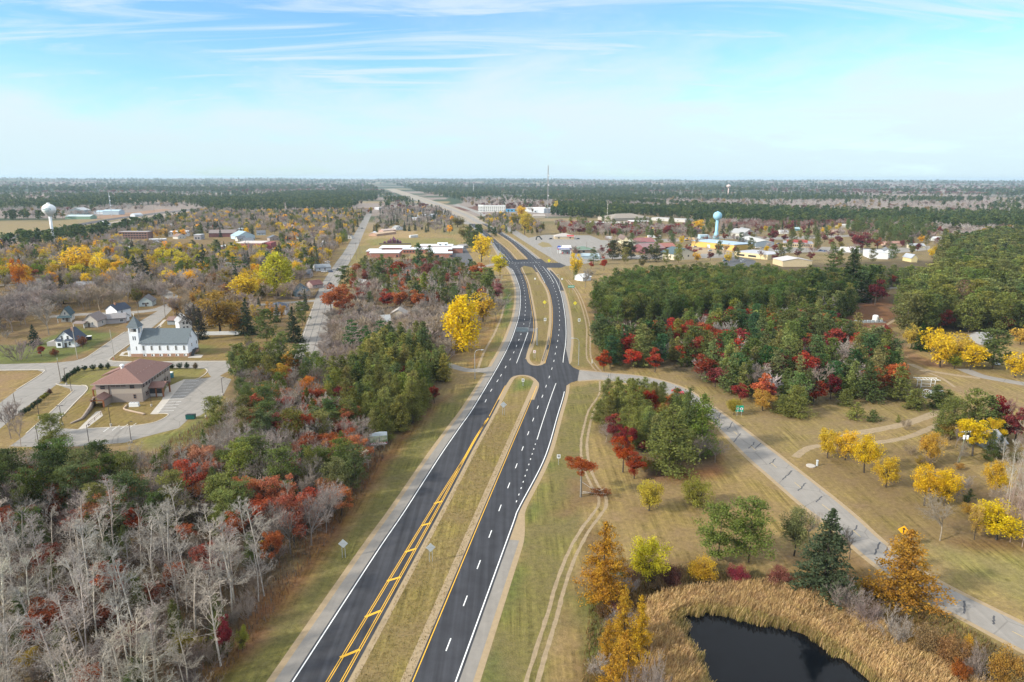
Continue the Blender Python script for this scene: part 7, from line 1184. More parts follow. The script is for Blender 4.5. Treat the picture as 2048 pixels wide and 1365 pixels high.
# ---------------------------------------------------------------- woods: scattered individually inside outlines
REG = [  # outline (photo pixels, bases), spacing, mix of (weight, kind, colours, height range, width factor, words), place phrase
    ([(-260, 1150), (0, 1120), (250, 1085), (500, 1090), (555, 1120), (530, 1210), (470, 1300), (420, 1375), (330, 1520), (200, 1640), (-260, 1640)], 3.3,
     [(.42, 'aspen', [B_ASP, (.44, .39, .325), (.49, .43, .36)], (12, 18), 1.35, "pale leafless aspen"), (.36, 'brush', [(.26, .215, .18), (.25, .19, .155), (.20, .16, .13)], (2.5, 5), 1.0, "grey leafless shrub"), (.08, 'oak', [(.25, .08, .04), RUST, (.27, .09, .05)], (5, 9), .9, "rusty young oak"), (.05, 'shrub', [(.25, .24, .05), (.4, .25, .05), (.2, .2, .04)], (2.5, 4), 1, "yellow green understory bush"), (.06, 'jackpine', [PINED], (7, 10), .8, "dark pine")], "in the aspen wood at the lower left"),
    ([(-260, 990), (130, 985), (300, 975), (400, 945), (450, 900), (480, 850), (530, 830), (610, 805), (660, 850), (735, 895), (740, 960), (640, 1100), (555, 1118), (500, 1088), (250, 1083), (0, 1118), (-260, 1150)], 4.3,
     [(.34, 'bare', [B_GREY, (.24, .20, .17), (.27, .22, .19), (.34, .30, .26)], (8, 12), 1.0, "grey bare tree"), (.18, 'brush', [(.24, .19, .16), B_RED, (.21, .17, .14)], (3, 6), 1.1, "pinkish grey shrub"), (.23, 'oak', [(.38, .115, .045), (.35, .09, .04), SCAR, (.36, .15, .08), (.38, .16, .06)], (7, 11), .95, "rust red oak"), (.13, 'oldpine', [PINE, PINED], (9, 14), .9, "green pine"), (.05, 'jackpine', [(.09, .10, .02), PINED], (7, 11), .8, "small olive pine"), (.03, 'aspen', [B_ASP], (10, 14), 1, "white birch")], "in the mixed wood below the parking lot"),
    ([(-260, 985), (0, 975), (200, 985), (240, 1010), (180, 1050), (60, 1070), (-260, 1090)], 5.5, [(.8, 'oldpine', [PINE, PINED, (.055, .08, .02)], (10, 14), .8, "green pine"), (.2, 'oak', [RUST, (.28, .10, .03)], (6, 9), .8, "rust red oak")], "in the pine group at the left edge below the drive"),
    ([(640, 870), (655, 800), (720, 752), (760, 705), (850, 700), (893, 745), (888, 785), (850, 830), (800, 872), (740, 905)], 4.8, [(.86, 'jackpine', [PINE, PINEL, PINED, (.22, .225, .06)], (10, 15), 1.15, "shaggy green pine"), (.14, 'oak', [SCAR, RUST, (.26, .05, .06)], (6, 9), .8, "red oak")], "in the dense pine stand left of the highway"),
    ([(463, 750), (478, 718), (600, 712), (640, 735), (655, 800), (610, 805), (530, 830), (490, 838), (466, 800)], 5.4, [(.30, 'oldpine', [PINE, PINED], (9, 13), .7, "tall slender pine"), (.34, 'bare', [B_GREY, (.16, .13, .11)], (7, 11), .8, "dark bare tree"), (.22, 'oak', [RUST, (.34, .13, .03), (.42, .24, .04)], (5, 9), .8, "orange leaved oak"), (.08, 'shrub', [(.5, .28, .03)], (3, 5), 1, "golden bush")], "between the parking lot and the pine stand"),
    ([(632, 700), (640, 655), (700, 625), (760, 630), (870, 625), (960, 640), (905, 715), (880, 735), (850, 700), (760, 700), (720, 745), (650, 760)], 4.0, [(.50, 'brush', [B_GREY, B_MAUV, B_TAN, (.26, .22, .19)], (4, 7), 1.1, "rounded grey brown shrub"), (.44, 'bare', [B_MAUV, B_GREY, B_TAN], (6, 9), 1.0, "low bare tree"), (.06, 'shrub', [(.30, .12, .03), (.3, .07, .05)], (3, 4.5), 1, "rust coloured bush")], "in the bare wood around the hidden house"),
    ([(700, 620), (705, 560), (740, 535), (900, 535), (950, 555), (1000, 575), (995, 605), (955, 640), (870, 620)], 5.2, [(.46, 'bare', [B_MAUV, B_GREY, B_TAN], (7, 11), .9, "mauve bare tree"), (.15, 'oak', [RUST, (.28, .09, .05), PINK], (7, 11), .85, "rusty oak"), (.14, 'oldpine', [PINED, PINE], (10, 14), .7, "dark pine"), (.15, 'aspen', [B_ASP], (9, 14), 1, "white stemmed birch"), (.10, 'brush', [B_MAUV, B_TAN], (3, 5), 1, "pinkish shrub")], "in the bare wood between school and highway"),
    ([(-120, 690), (0, 690), (60, 650), (150, 610), (200, 615), (100, 590), (-120, 620)], 7.0, [(.8, 'bare', [B_MAUV, B_GREY, (.27, .22, .2)], (9, 13), 1.15, "spreading bare tree"), (.2, 'brush', [B_MAUV, B_GREY], (3, 5), 1.1, "grey thicket")], "in the yards left of the church street"),
    ([(115, 628), (140, 600), (250, 572), (420, 570), (400, 598), (345, 604), (300, 620), (240, 621), (170, 624)], 8.0, [(.72, 'bare', [B_MAUV, B_TAN, B_GREY], (9, 13), 1.1, "spreading mauve bare tree"), (.14, 'brush', [B_MAUV], (3, 5), 1.1, "grey thicket"), (.14, 'broad', [BRWN, OLV, YGRN], (7, 10), .9, "olive brown tree")], "behind the houses left of the church"),
    ([(340, 650), (345, 600), (420, 575), (600, 590), (640, 600), (590, 640), (480, 660)], 8.0, [(.45, 'bare', [B_MAUV, B_TAN], (8, 12), 1, "tan bare tree"), (.25, 'broad', [BRWN, OLV, (.4, .25, .05)], (8, 12), .9, "brown gold tree"), (.15, 'spruce', [SPRU], (9, 14), .8, "dark spruce"), (.15, 'brush', [B_MAUV], (3, 5), 1, "pinkish shrub")], "in the yards right of the church street"),
    ([(-120, 620), (60, 585), (250, 580), (340, 600), (420, 570), (600, 585), (640, 540), (680, 500), (560, 500), (400, 500), (200, 498), (-120, 510)], 9.0, [(.42, 'bare', [B_MAUV, B_GREY, B_TAN], (9, 14), 1.15, "mauve grey bare tree"), (.18, 'broad', [YEL, GOLD, (.58, .43, .04)], (10, 14), 1.0, "golden tree"), (.20, 'broad', [YGRN, OLV, LIME, (.33, .25, .06)], (10, 13), .95, "olive gold tree"), (.11, 'spruce', [SPRU, (.06, .08, .045)], (11, 16), .95, "dark spruce"), (.07, 'oldpine', [PINED], (10, 15), .8, "dark pine"), (.05, 'oak', [SCAR, MAR, RUST], (6, 9), .8, "red tree"), (.04, 'brush', [B_MAUV], (3, 5), 1, "pinkish shrub")], "in the old town left of the wide street"),
    ([(-140, 512), (200, 498), (400, 498), (560, 498), (690, 495), (745, 425), (700, 425), (560, 428), (400, 425), (330, 445), (230, 470), (100, 500)], 12.5, [(.56, 'bare', [B_MAUV, B_GREY, B_TAN], (9, 13), 1.15, "mauve grey bare tree"), (.21, 'broad', [YEL, GOLD, YGRN, OLV], (9, 13), .9, "yellow tree"), (.09, 'spruce', [SPRU], (11, 16), .95, "dark spruce"), (.09, 'oldpine', [PINED], (11, 15), .8, "dark pine"), (.05, 'oak', [RUST, MAR], (7, 10), .9, "reddish tree")], "in the far side of the old town"),
    ([(745, 470), (760, 425), (880, 418), (925, 450), (900, 470), (800, 462)], 17, [(.6, 'bare', [B_MAUV, B_GREY], (9, 12), 1.1, "mauve bare tree"), (.12, 'broad', [GOLD, OLV], (9, 12), .9, "golden tree"), (.3, 'spruce', [SPRU], (10, 15), .8, "dark spruce")], "beyond the school lawn"),
    ([(1186, 645), (1200, 604), (1260, 590), (1420, 582), (1500, 580), (1600, 602), (1600, 640), (1500, 650), (1300, 668), (1205, 680)], 5.4, [(.96, 'redpine', [(.115, .155, .042), PINE, (.100, .140, .038)], (16, 20), .95, "straight plantation pine"), (.04, 'oak', [SCAR], (8, 11), .8, "red oak")], "in the pine plantation right of the highway"),
    ([(1188, 680), (1300, 668), (1500, 650), (1600, 640), (1660, 648), (1700, 690), (1760, 715), (1800, 760), (1800, 800), (1740, 802), (1640, 806), (1560, 826), (1500, 802), (1420, 774), (1330, 750), (1208, 734)], 5.6, [(.56, 'jackpine', [PINE, PINEL, PINED, (.21, .22, .07)], (8, 16.5), 1.2, "shaggy pine"), (.10, 'oldpine', [PINED, (.06, .115, .04)], (11, 16), .9, "dark green pine"), (.24, 'oak', [SCAR, RUST, MAR, (.28, .06, .05), (.34, .05, .03)], (8, 12), 1.0, "red oak"), (.10, 'bare', [B_MAUV, (.36, .31, .28)], (8, 11), 1.0, "grey bare tree")], "in the big mixed pine wood"),
    ([(1600, 640), (1600, 594), (1680, 582), (1760, 577), (1770, 602), (1720, 612), (1690, 645), (1660, 648)], 6.5, [(.7, 'oldpine', [PINE, PINED, (.05, .075, .02)], (12, 18), .75, "tall dark pine"), (.15, 'whitepine', [(.04, .075, .02)], (15, 20), .75, "tall white pine"), (.15, 'bare', [(.28, .24, .22)], (9, 13), .8, "grey bare tree")], "in the tall wood behind the clearing"),
    ([(1500, 580), (1540, 568), (1700, 562), (1830, 560), (1840, 580), (1760, 577), (1600, 594), (1560, 596)], 7.0, [(.74, 'oldpine', [PINE, PINED], (10, 14), .8, "green pine"), (.14, 'bare', [B_MAUV], (8, 11), .9, "mauve bare tree"), (.12, 'oak', [SCAR, MAR], (7, 10), .9, "red oak")], "along the forest edge below the right street"),
    ([(1240, 592), (1206, 582), (1235, 565), (1310, 560), (1400, 563), (1500, 577), (1420, 582)], 7.0, [(.35, 'oak', [MAR, SCAR], (7, 10), .9, "maroon oak"), (.35, 'bare', [B_MAUV, B_TAN], (8, 11), .9, "tan bare tree"), (.3, 'oldpine', [PINE], (10, 13), .8, "green pine")], "on the plantation's upper edge"),
    ([(1800, 675), (1795, 632), (1840, 592), (1900, 562), (2000, 548), (2300, 532), (2300, 700), (2060, 672), (1990, 668), (1900, 668)], 7.2, [(.82, 'oldpine', [PINE, PINEL, PINE, (.14, .165, .048)], (12, 21), .9, "rounded green pine"), (.08, 'oak', [SCAR, RUST], (8, 12), .9, "red maple"), (.10, 'bare', [B_MAUV, B_RED], (10, 14), .9, "pinkish bare tree")], "in the pine forest at the right edge"),
    ([(1870, 562), (1880, 500), (2000, 478), (2300, 468), (2300, 532), (2000, 548), (1900, 562)], 10.0, [(.80, 'oldpine', [PINED, PINE], (14, 19), .85, "dark pine"), (.14, 'bare', [B_MAUV], (9, 12), 1, "mauve bare tree"), (.06, 'oak', [SCAR], (8, 11), .9, "red tree")], "in the far pine forest at the right"),
    ([(1700, 480), (1690, 455), (1850, 452), (1870, 480), (1800, 495)], 14, [(.6, 'oldpine', [PINED], (14, 19), .7, "tall dark pine"), (.4, 'bare', [B_MAUV, B_RED], (9, 12), 1, "reddish bare tree")], "around the bungalows at the right"),
    ([(1120, 468), (1110, 450), (1230, 458), (1390, 458), (1400, 474), (1240, 474)], 10, [(.36, 'oak', [MAR, SCAR, (.2, .04, .04)], (8, 11), 1, "maroon tree"), (.44, 'bare', [B_MAUV, B_GREY], (9, 12), 1, "mauve bare tree"), (.2, 'jackpine', [PINED], (7, 10), .8, "dark cedar")], "among the shops right of the highway"),
    ([(1440, 466), (1450, 448), (1700, 440), (1700, 456), (1560, 462)], 13, [(.6, 'bare', [B_MAUV, B_RED, (.24, .14, .12)], (9, 12), 1.05, "mauve bare tree"), (.25, 'oak', [MAR, (.24, .07, .05)], (8, 10), 1, "maroon tree"), (.15, 'spruce', [SPRU], (9, 14), .8, "dark spruce")], "behind the lodge"),
    ([(1000, 470), (960, 440), (1010, 430), (1050, 440), (1090, 460), (1085, 472), (1040, 466)], 12, [(.4, 'bare', [B_GREY, B_MAUV], (8, 11), 1, "grey bare tree"), (.35, 'jackpine', [PINED], (8, 12), .9, "dark cedar"), (.25, 'broad', [OLV, YEL], (8, 11), .9, "olive tree")], "right of the frontage road"),
    ([(1130, 520), (1110, 448), (1440, 450), (1720, 446), (1900, 460), (1900, 520), (1700, 540), (1560, 530), (1400, 532), (1230, 540)], 26, [(.34, 'bare', [B_MAUV, B_RED, B_GREY], (8, 12), 1.1, "mauve bare tree"), (.26, 'oak', [MAR, (.22, .06, .05)], (8, 10), 1, "maroon tree"), (.30, 'oldpine', [PINED, PINE], (12, 17), .8, "dark pine"), (.10, 'broad', [OLV, YEL], (8, 10), .9, "yellow tree")], "scattered among the right side lots"),
    ([(1215, 855), (1228, 815), (1285, 803), (1345, 818), (1392, 850), (1410, 900), (1385, 920), (1330, 935), (1280, 905), (1235, 880)], 4.6, [(.78, 'jackpine', [PINE, PINEL, PINED], (7.5, 10.5), 1.3, "leafy green pine"), (.22, 'oak', [SCAR, MAR, RUST], (6, 8), .9, "dark red oak")], "in the clump by the county road"),
    ([(1180, 1215), (1200, 1140), (1300, 1165), (1420, 1165), (1560, 1160), (1620, 1190), (1560, 1172), (1420, 1180), (1300, 1200), (1260, 1300), (1250, 1400), (1200, 1400)], 3.4, [(.55, 'brush', [(.20, .15, .12), (.17, .10, .08), B_GREY], (2, 3.6), 1, "dark twiggy shrub"), (.45, 'shrub', [(.16, .10, .05), (.24, .15, .05), (.14, .07, .05), (.12, .13, .04)], (1.5, 3), 1, "brown leafy shrub")], "around the pond's upper bank"),
    ([(1680, 1200), (1760, 1245), (1900, 1310), (2060, 1390), (2060, 1450), (1900, 1365), (1780, 1300), (1690, 1240)], 3.6, [(.6, 'brush', [B_GREY, B_MAUV, (.27, .23, .2)], (2, 4), 1.1, "grey twiggy shrub"), (.4, 'shrub', [(.30, .2, .07), (.35, .18, .05), (.2, .16, .06)], (1.5, 3), 1, "tawny leafy shrub")], "in the thicket between pond and county road"),
    ([(1790, 890), (1880, 900), (1960, 960), (2060, 1000), (2200, 1060), (2060, 1100), (1990, 1060), (1900, 1030), (1830, 980)], 6.5, [(.6, 'brush', [B_TAN, B_GREY, (.25, .2, .17)], (2.5, 4.5), 1, "tan bare shrub"), (.3, 'bare', [B_GREY, B_TAN], (5, 8), .9, "thin bare tree"), (.1, 'shrub', [(.4, .25, .05)], (2, 3.5), 1, "golden shrub")], "in the rough grass at the right edge"),
    ([(1830, 885), (1890, 850), (2000, 860), (2200, 900), (2200, 960), (2000, 930), (1900, 905)], 5, [(.4, 'jackpine', [PINED, PINE], (6, 9), .9, "dark pine"), (.3, 'bare', [B_MAUV, B_TAN], (6, 9), .9, "thin bare tree"), (.3, 'shrub', [(.2, .17, .05), (.25, .09, .05)], (2, 4), 1, "tawny bush")], "around the grey shed at the right edge"),
]
BLOCK = [np.array(poly(q)) for q in ([(240, 476), (300, 478), (420, 476), (560, 470), (565, 512), (420, 508), (240, 498)], [(1090, 512), (1130, 520), (1220, 506), (1190, 472), (1060, 476)], [(268, 720), (400, 720), (400, 690), (262, 690)], [(105, 702), (170, 702), (170, 660), (105, 660)], [(190, 765), (345, 765), (345, 720), (190, 720)], [(160, 663), (260, 655), (262, 640), (170, 640)], [(530, 636), (580, 636), (575, 610), (535, 610)], [(585, 600), (630, 598), (640, 575), (590, 578)], [(735, 520), (912, 520), (905, 480), (742, 478)], [(440, 505), (525, 507), (530, 482), (445, 480)])]
KEEP = [CU, CLo, LW, RR, SB]
for o_ in list(COL.objects):
    if o_.parent and o_.name.split('.')[0] in ('wall', 'wing', 'casing', 'canopy', 'silo') and o_.parent.parent is None:
        v_ = [o_.parent.matrix_basis @ Vector(c_) for c_ in o_.bound_box]; c_ = sum((Vector((q.x, q.y)) for q in v_), Vector((0, 0))) / 8; BLOCK.append(np.array([(c_.x + (v_[i].x - c_.x) * 1.12 + (2.5 if v_[i].x > c_.x else -2.5), c_.y + (v_[i].y - c_.y) * 1.12 + (2.5 if v_[i].y > c_.y else -2.5)) for i in (0, 4, 7, 3)]))
STREETS = [line(q, 4) for q in ([(150, 722), (222, 692), (305, 648), (340, 612)], [(100, 634), (240, 627), (350, 607)], [(-40, 624), (40, 590), (90, 556)], [(500, 612), (640, 601)], [(360, 603), (260, 545), (200, 520)], [(-30, 528), (260, 520), (420, 512)], [(690, 535), (860, 530), (1005, 526)])] + [SB]
def near_line(x, y, c, d): return np.min((c[:, 0] - x) ** 2 + (c[:, 1] - y) ** 2) < d * d
hx = np.array([[t_['x'], t_['y'], t_['w']] for t_ in TREES]); rg = random.Random(5)
SALL = np.concatenate(STREETS)
for outline, sp, mix, where in REG:
    g = np.array(poly(outline)); x0, y0 = g.min(0); x1, y1 = g.max(0); W8 = [m[0] for m in mix]; k_ = sum(map(ord, where)); r2 = np.random.default_rng(k_); qx, qy = np.meshgrid(np.arange(x0, x1, sp), np.arange(y0, y1, sp)); qx = qx.ravel(); qy = qy.ravel(); qx = qx + r2.uniform(-.48, .48, len(qx)) * sp; qy = qy + r2.uniform(-.48, .48, len(qy)) * sp
    ok = inpoly(qx, qy, g)
    if 5.3 <= sp <= 7.3: ok &= fbm(qx, qy, 26, k_ % 97) > .30       # glades
    qx, qy = qx[ok], qy[ok]; ok = np.ones(len(qx), bool)
    for b_ in BLOCK:
        if b_[:, 0].max() > x0 and b_[:, 0].min() < x1 and b_[:, 1].max() > y0 and b_[:, 1].min() < y1: ok &= ~inpoly(qx, qy, b_)
    for i in range(len(qx)):
        if ok[i] and np.min((SALL[:, 0] - qx[i]) ** 2 + (SALL[:, 1] - qy[i]) ** 2) < 42: ok[i] = False
    for px, py in zip(qx[ok], qy[ok]):
            u_, v_ = PX(px, py)
            if u_ < -160 or u_ > 2210 or v_ > 1600: continue
            if np.any((hx[:, 0] - px) ** 2 + (hx[:, 1] - py) ** 2 < (np.maximum(hx[:, 2], 3) * .36) ** 2): continue
            _, kind, cols, (h0, h1), wf, words_ = rg.choices(mix, W8)[0]; h = rg.uniform(h0, h1); k = KINDS[kind]; c = rg.choice(cols); j = rg.uniform(.72, 1.28); hv = .25 if kind in TWIGGY else 1; c = (c[0] * j * (1 + hv * rg.uniform(-.14, .16)), c[1] * j * (1 + hv * rg.uniform(-.07, .07)), c[2] * j * (1 + hv * rg.uniform(-.2, .3)))
            bk = c if kind in ('bare', 'aspen', 'brush') else None
            add(kind, px, py, h, h / k[1] * k[2] * wf * rg.uniform(.85, 1.2), c, words_ + " " + where, words_ + "s " + where, False, bk)
# what the camera sees of each, near to far, on a coarse raster
gw, gh = 512, 341; cover = np.zeros((gh, gw), np.float32)
for b_, hgt in ((BLOCK[0], 0),): pass
order = sorted(range(len(TREES)), key=lambda i: TREES[i]['y'])
for i in order:
    t_ = TREES[i]; u0, v0 = PX(t_['x'], t_['y']); u1, v1 = PX(t_['x'], t_['y'], t_['h']); zc = t_['y'] * math.cos(PITCH) + (CAMH - t_['h'] * .5) * math.sin(PITCH); rw = t_['w'] / 2 * F / zc
    a0, a1, c0, c1 = int((u0 - rw) / 4), int((u0 + rw) / 4) + 1, int(v1 / 4), int(v0 / 4) + 1; a0c, a1c, c0c, c1c = max(0, a0), min(gw, a1), max(0, c0), min(gh, c1)
    t_['vis'] = 0.0; t_['in'] = a1c > a0c and c1c > c0c
    if not t_['in']: continue
    yy, xx = np.mgrid[c0c:c1c, a0c:a1c]; e = ((xx + .5 - u0 / 4) / max(.6, rw / 4)) ** 2 + ((yy + .5 - (v0 + v1) / 8) / max(.6, (v0 - v1) / 8)) ** 2 < 1
    s_ = cover[c0c:c1c, a0c:a1c]; t_['vis'] = float(((1 - s_) * e).sum()) * 16; op = .5 if t_['kind'] in ('bare', 'aspen', 'brush') else .93
    s_[e] = 1 - (1 - s_[e]) * (1 - op)
CAP = 270; used = {}; indiv = []; mass = []
for i in sorted(range(len(TREES)), key=lambda i: (-TREES[i]['hand'], -TREES[i]['vis'])):
    t_ = TREES[i]; cat = KINDS[t_['kind']][4]; key = {'pine tree': KINDS[t_['kind']][3]}.get(cat, cat)
    if not t_['in'] and not t_['hand']:
        if t_['y'] < 400: mass.append(t_)
        continue
    if t_['hand'] or (used.get(key, 0) < CAP and t_['vis'] > 14): used[key] = used.get(key, 0) + 1; indiv.append(t_)
    else: mass.append(t_)
FIRST = {}
def plant(t_, n):
    k = KINDS[t_['kind']]; d = math.hypot(t_['x'], t_['y']); lod = 0 if d < 235 else 1; v = n % 3; _, _, tm, cm = proto(t_['kind'], lod, v)
    r = bpy.data.objects.new(k[3], None); COL.objects.link(r); r.empty_display_size = .5; r.location = (t_['x'], t_['y'], -.05); s = t_['w'] / k[2]; r.scale = (s, s, t_['h'] / k[1]); r.rotation_euler = (0, 0, rg.uniform(0, 6.28))
    tag(r, t_['label'], t_['cat'] or k[4], t_['group']); tw = t_['kind'] in TWIGGY
    if tm is not None: a = bpy.data.objects.new("trunk", tm); COL.objects.link(a); a.parent = r; a.color = (*(t_['col'] if tw else t_['bark']), 1)
    c = bpy.data.objects.new("crown", cm); COL.objects.link(c); c.parent = r; q_ = .78 if t_['kind'] == 'aspen' else 1; c.color = (*[v_ * q_ for v_ in t_['col']], 1)
    return r
for n, t_ in enumerate(indiv): plant(t_, n)
# the remainder of each wood, as one mass per kind
def mass_mesh(name, items, lod=2, xform=None):
    Vl, Fl, Cl, Mi = [], [], [], []; base = 0
    for n, t_ in enumerate(items):
        k = KINDS[t_['kind']]; tr, cr, _, _ = proto(t_['kind'], lod, n % 4); s = t_['w'] / k[2]; a = rg.uniform(0, 6.28); ca_, sa_ = math.cos(a) * s, math.sin(a) * s; Mx = np.array([[ca_, -sa_, 0], [sa_, ca_, 0], [0, 0, t_['h'] / k[1]]])
        tw = t_['kind'] in TWIGGY
        for part, c, mi in ((tr, t_['col'] if tw else t_['bark'], 0), (cr, t_['col'], 0 if tw else 1)):
            if part is None: continue
            V = part[0] @ Mx.T + np.array([t_['x'], t_['y'], t_.get('z', 0) - .05]); Vl.append(V.astype(np.float32)); Fl.append((part[1] + base).astype(np.int32)); base += len(V); Cl.append(np.tile(np.array([*c, 1], np.float32), (len(V), 1))); Mi.append(np.full(len(part[1]), mi, np.int32))
    me = newmesh(name, np.concatenate(Vl), [np.concatenate(Fl)], [BARKA, LEAFA], np.concatenate(Mi)); ca = me.color_attributes.new('tint', 'FLOAT_COLOR', 'POINT'); ca.data.foreach_set('color', np.concatenate(Cl).ravel()); return struct(link(name, me), 'stuff')
groups = {}
for t_ in mass: groups.setdefault({'redpine': 'pine', 'jackpine': 'pine', 'oldpine': 'pine', 'whitepine': 'pine', 'spruce': 'pine', 'oak': 'oak', 'thinoak': 'oak', 'broad': 'golden', 'shrub': 'shrub', 'brush': 'bare', 'bare': 'bare', 'aspen': 'bare'}.get(t_['kind'], 'pine'), []).append(t_)
for k, nm in (('pine', "pine_forest"), ('oak', "oak_woods"), ('golden', "golden_woods"), ('bare', "bare_woods"), ('shrub', "undergrowth")):
    if groups.get(k): o = mass_mesh(nm, groups[k]); o['label'] = {'pine': "green pine forest filling the woods behind the nearer pines", 'oak': "red oaks scattered deep in the woods", 'golden': "golden trees scattered through the far town", 'bare': "grey bare trees filling the woods and far town", 'shrub': "low bushes filling the gaps of the woods"}[k]; o['category'] = "woods"
print("TREES", len(TREES), "indiv", len(indiv), "mass", len(mass), used)
# ---------------------------------------------------------------- far woods, as masses nobody could count
frng = np.random.default_rng(77)
def far_points(n, d0, d1, half=42):
    d = np.exp(frng.uniform(math.log(d0), math.log(d1), n)); a = np.radians(frng.uniform(-half, half, n)); return d * np.sin(a), d * np.cos(a)
OPEN = [np.array(poly(q)) for q in ([(-200, 505), (0, 492), (230, 462), (400, 432), (420, 424), (440, 417), (330, 417), (200, 430), (130, 440), (0, 443), (-200, 448)], [(900, 470), (880, 440), (890, 428), (835, 409), (785, 391), (745, 377), (745, 371), (785, 371), (830, 383), (905, 401), (965, 418), (1010, 424), (1100, 428), (1100, 480), (960, 470)],
    [(1090, 545), (1090, 432), (1200, 438), (1290, 432), (1420, 446), (1440, 455), (1700, 450), (1900, 470), (1900, 540)], [(700, 500), (700, 415), (748, 405), (758, 395), (768, 398), (752, 430), (745, 500)], [(560, 445), (560, 420), (745, 424), (745, 450)])]
TOWN = np.array(poly([(-300, 760), (-300, 505), (100, 500), (250, 470), (400, 432), (420, 427), (900, 425), (930, 450), (1000, 520), (1100, 560), (1800, 560), (2300, 460), (2300, 760)]))
BANDS = [([(400, 426), (428, 404), (600, 387), (750, 385), (762, 396), (742, 421), (600, 425), (470, 427)], 15), ([(-150, 428), (-150, 396), (200, 392), (430, 398), (420, 418), (330, 411), (150, 420)], 24), ([(1100, 436), (1112, 410), (1260, 404), (1420, 416), (1600, 424), (1900, 434), (2200, 432), (2200, 466), (1900, 462), (1700, 450), (1560, 453), (1440, 448), (1300, 438)], 14), ([(1000, 402), (1100, 396), (1700, 398), (2150, 404), (2150, 414), (1700, 404), (1300, 402), (1100, 406)], 24), ([(800, 385), (880, 396), (1000, 396), (1300, 388), (1300, 380), (900, 378)], 30), ([(770, 418), (775, 402), (830, 402), (880, 416)], 15), ([(250, 385), (620, 383), (600, 374), (250, 376)], 34)]
def bands():
    xs, ys = [], []
    for q, sp in BANDS:
        g = np.array(poly(q)); (x0, y0), (x1, y1) = g.min(0), g.max(0); n = int((x1 - x0) * (y1 - y0) / sp ** 2); x = frng.uniform(x0, x1, n); y = frng.uniform(y0, y1, n); ok = inpoly(x, y, g) & (fbm(x, y, 260, 61, 2) > .36)
        for h_ in OPEN: ok &= ~inpoly(x, y, h_)
        xs.append(x[ok]); ys.append(y[ok])
    return np.concatenate(xs), np.concatenate(ys)
def far_mass(name, label, kinds, n, d0, d1, size=1.0, lod=2, keepfn=None):
    x, y = far_points(n, d0, d1); ok = ~inpoly(x, y, TOWN)
    for g in OPEN: ok &= ~inpoly(x, y, g)
    fk_ = far_kind(x, y); ok &= np.isin(fk_, list(kinds)) | ((frng.random(n) < .04) & (fk_ != 2)); x, y, fk_ = x[ok], y[ok], fk_[ok]
    if 0 in kinds and size == 1: bx_, by_ = bands(); x = np.append(x, bx_); y = np.append(y, by_); print('bands', len(bx_))
    elif size == 1:
        inb = np.zeros(len(x), bool)
        for q, _ in BANDS: inb |= inpoly(x, y, np.array(poly(q))) & (fbm(x, y, 260, 61, 2) > .36)
        x, y = x[~inb], y[~inb]
    z = terrain(x, y); items = []
    for i in range(len(x)):
        k = frng.random()
        if 0 in kinds: kind = 'redpine' if k < .5 else 'oldpine'; c = (PINED, (.060, .098, .036), (.072, .100, .034))[int(k * 17) % 3]
        elif 3 in kinds: kind = 'oak'; c = ((.17, .06, .05), (.20, .095, .07), (.24, .13, .09), (.28, .21, .18))[int(k * 23) % 4]
        else: kind = 'bare' if k < .8 else 'broad'; c = ((.38, .33, .30), (.36, .29, .26), (.42, .38, .35), (.30, .25, .23))[int(k * 29) % 4] if k < .8 else ((.20, .16, .12), (.24, .17, .12), (.30, .2, .06))[int(k * 31) % 3]
        h = frng.uniform(9, 14) * size * (1.3 if 0 in kinds else 1); nk = KINDS[kind]; items.append(dict(kind=kind, x=x[i], y=y[i], z=z[i], h=h, w=h / nk[1] * nk[2] * (1.0 if size == 1 else 1.5), col=c, bark=B_DARK))
    print(name, len(items)); o = mass_mesh(name, items, lod); o['label'] = label; o['category'] = "woods"; return o
# fewer faces for the most distant crowns
NL = (5200, 1300, 90)
for k in list(PROTO):
    if k[1] == 2: del PROTO[k]
far_mass("pine_forest", "dark pine stands banding the far country", (0,), 14000, 900, 4200)
far_mass("bare_woods", "grey leafless woods banding the far country", (1,), 12000, 900, 4200)
far_mass("red_woods", "reddish oak woods in the far country", (3,), 4500, 900, 4200)
NL = (5200, 1300, 44)
for k in list(PROTO):
    if k[1] == 2: del PROTO[k]
far_mass("horizon_forest", "blue green pine forest towards the horizon", (0,), 9000, 4000, 13500, 1.5)
far_mass("horizon_woods", "mauve leafless woods towards the horizon", (1, 3), 7000, 4000, 13500, 1.3)

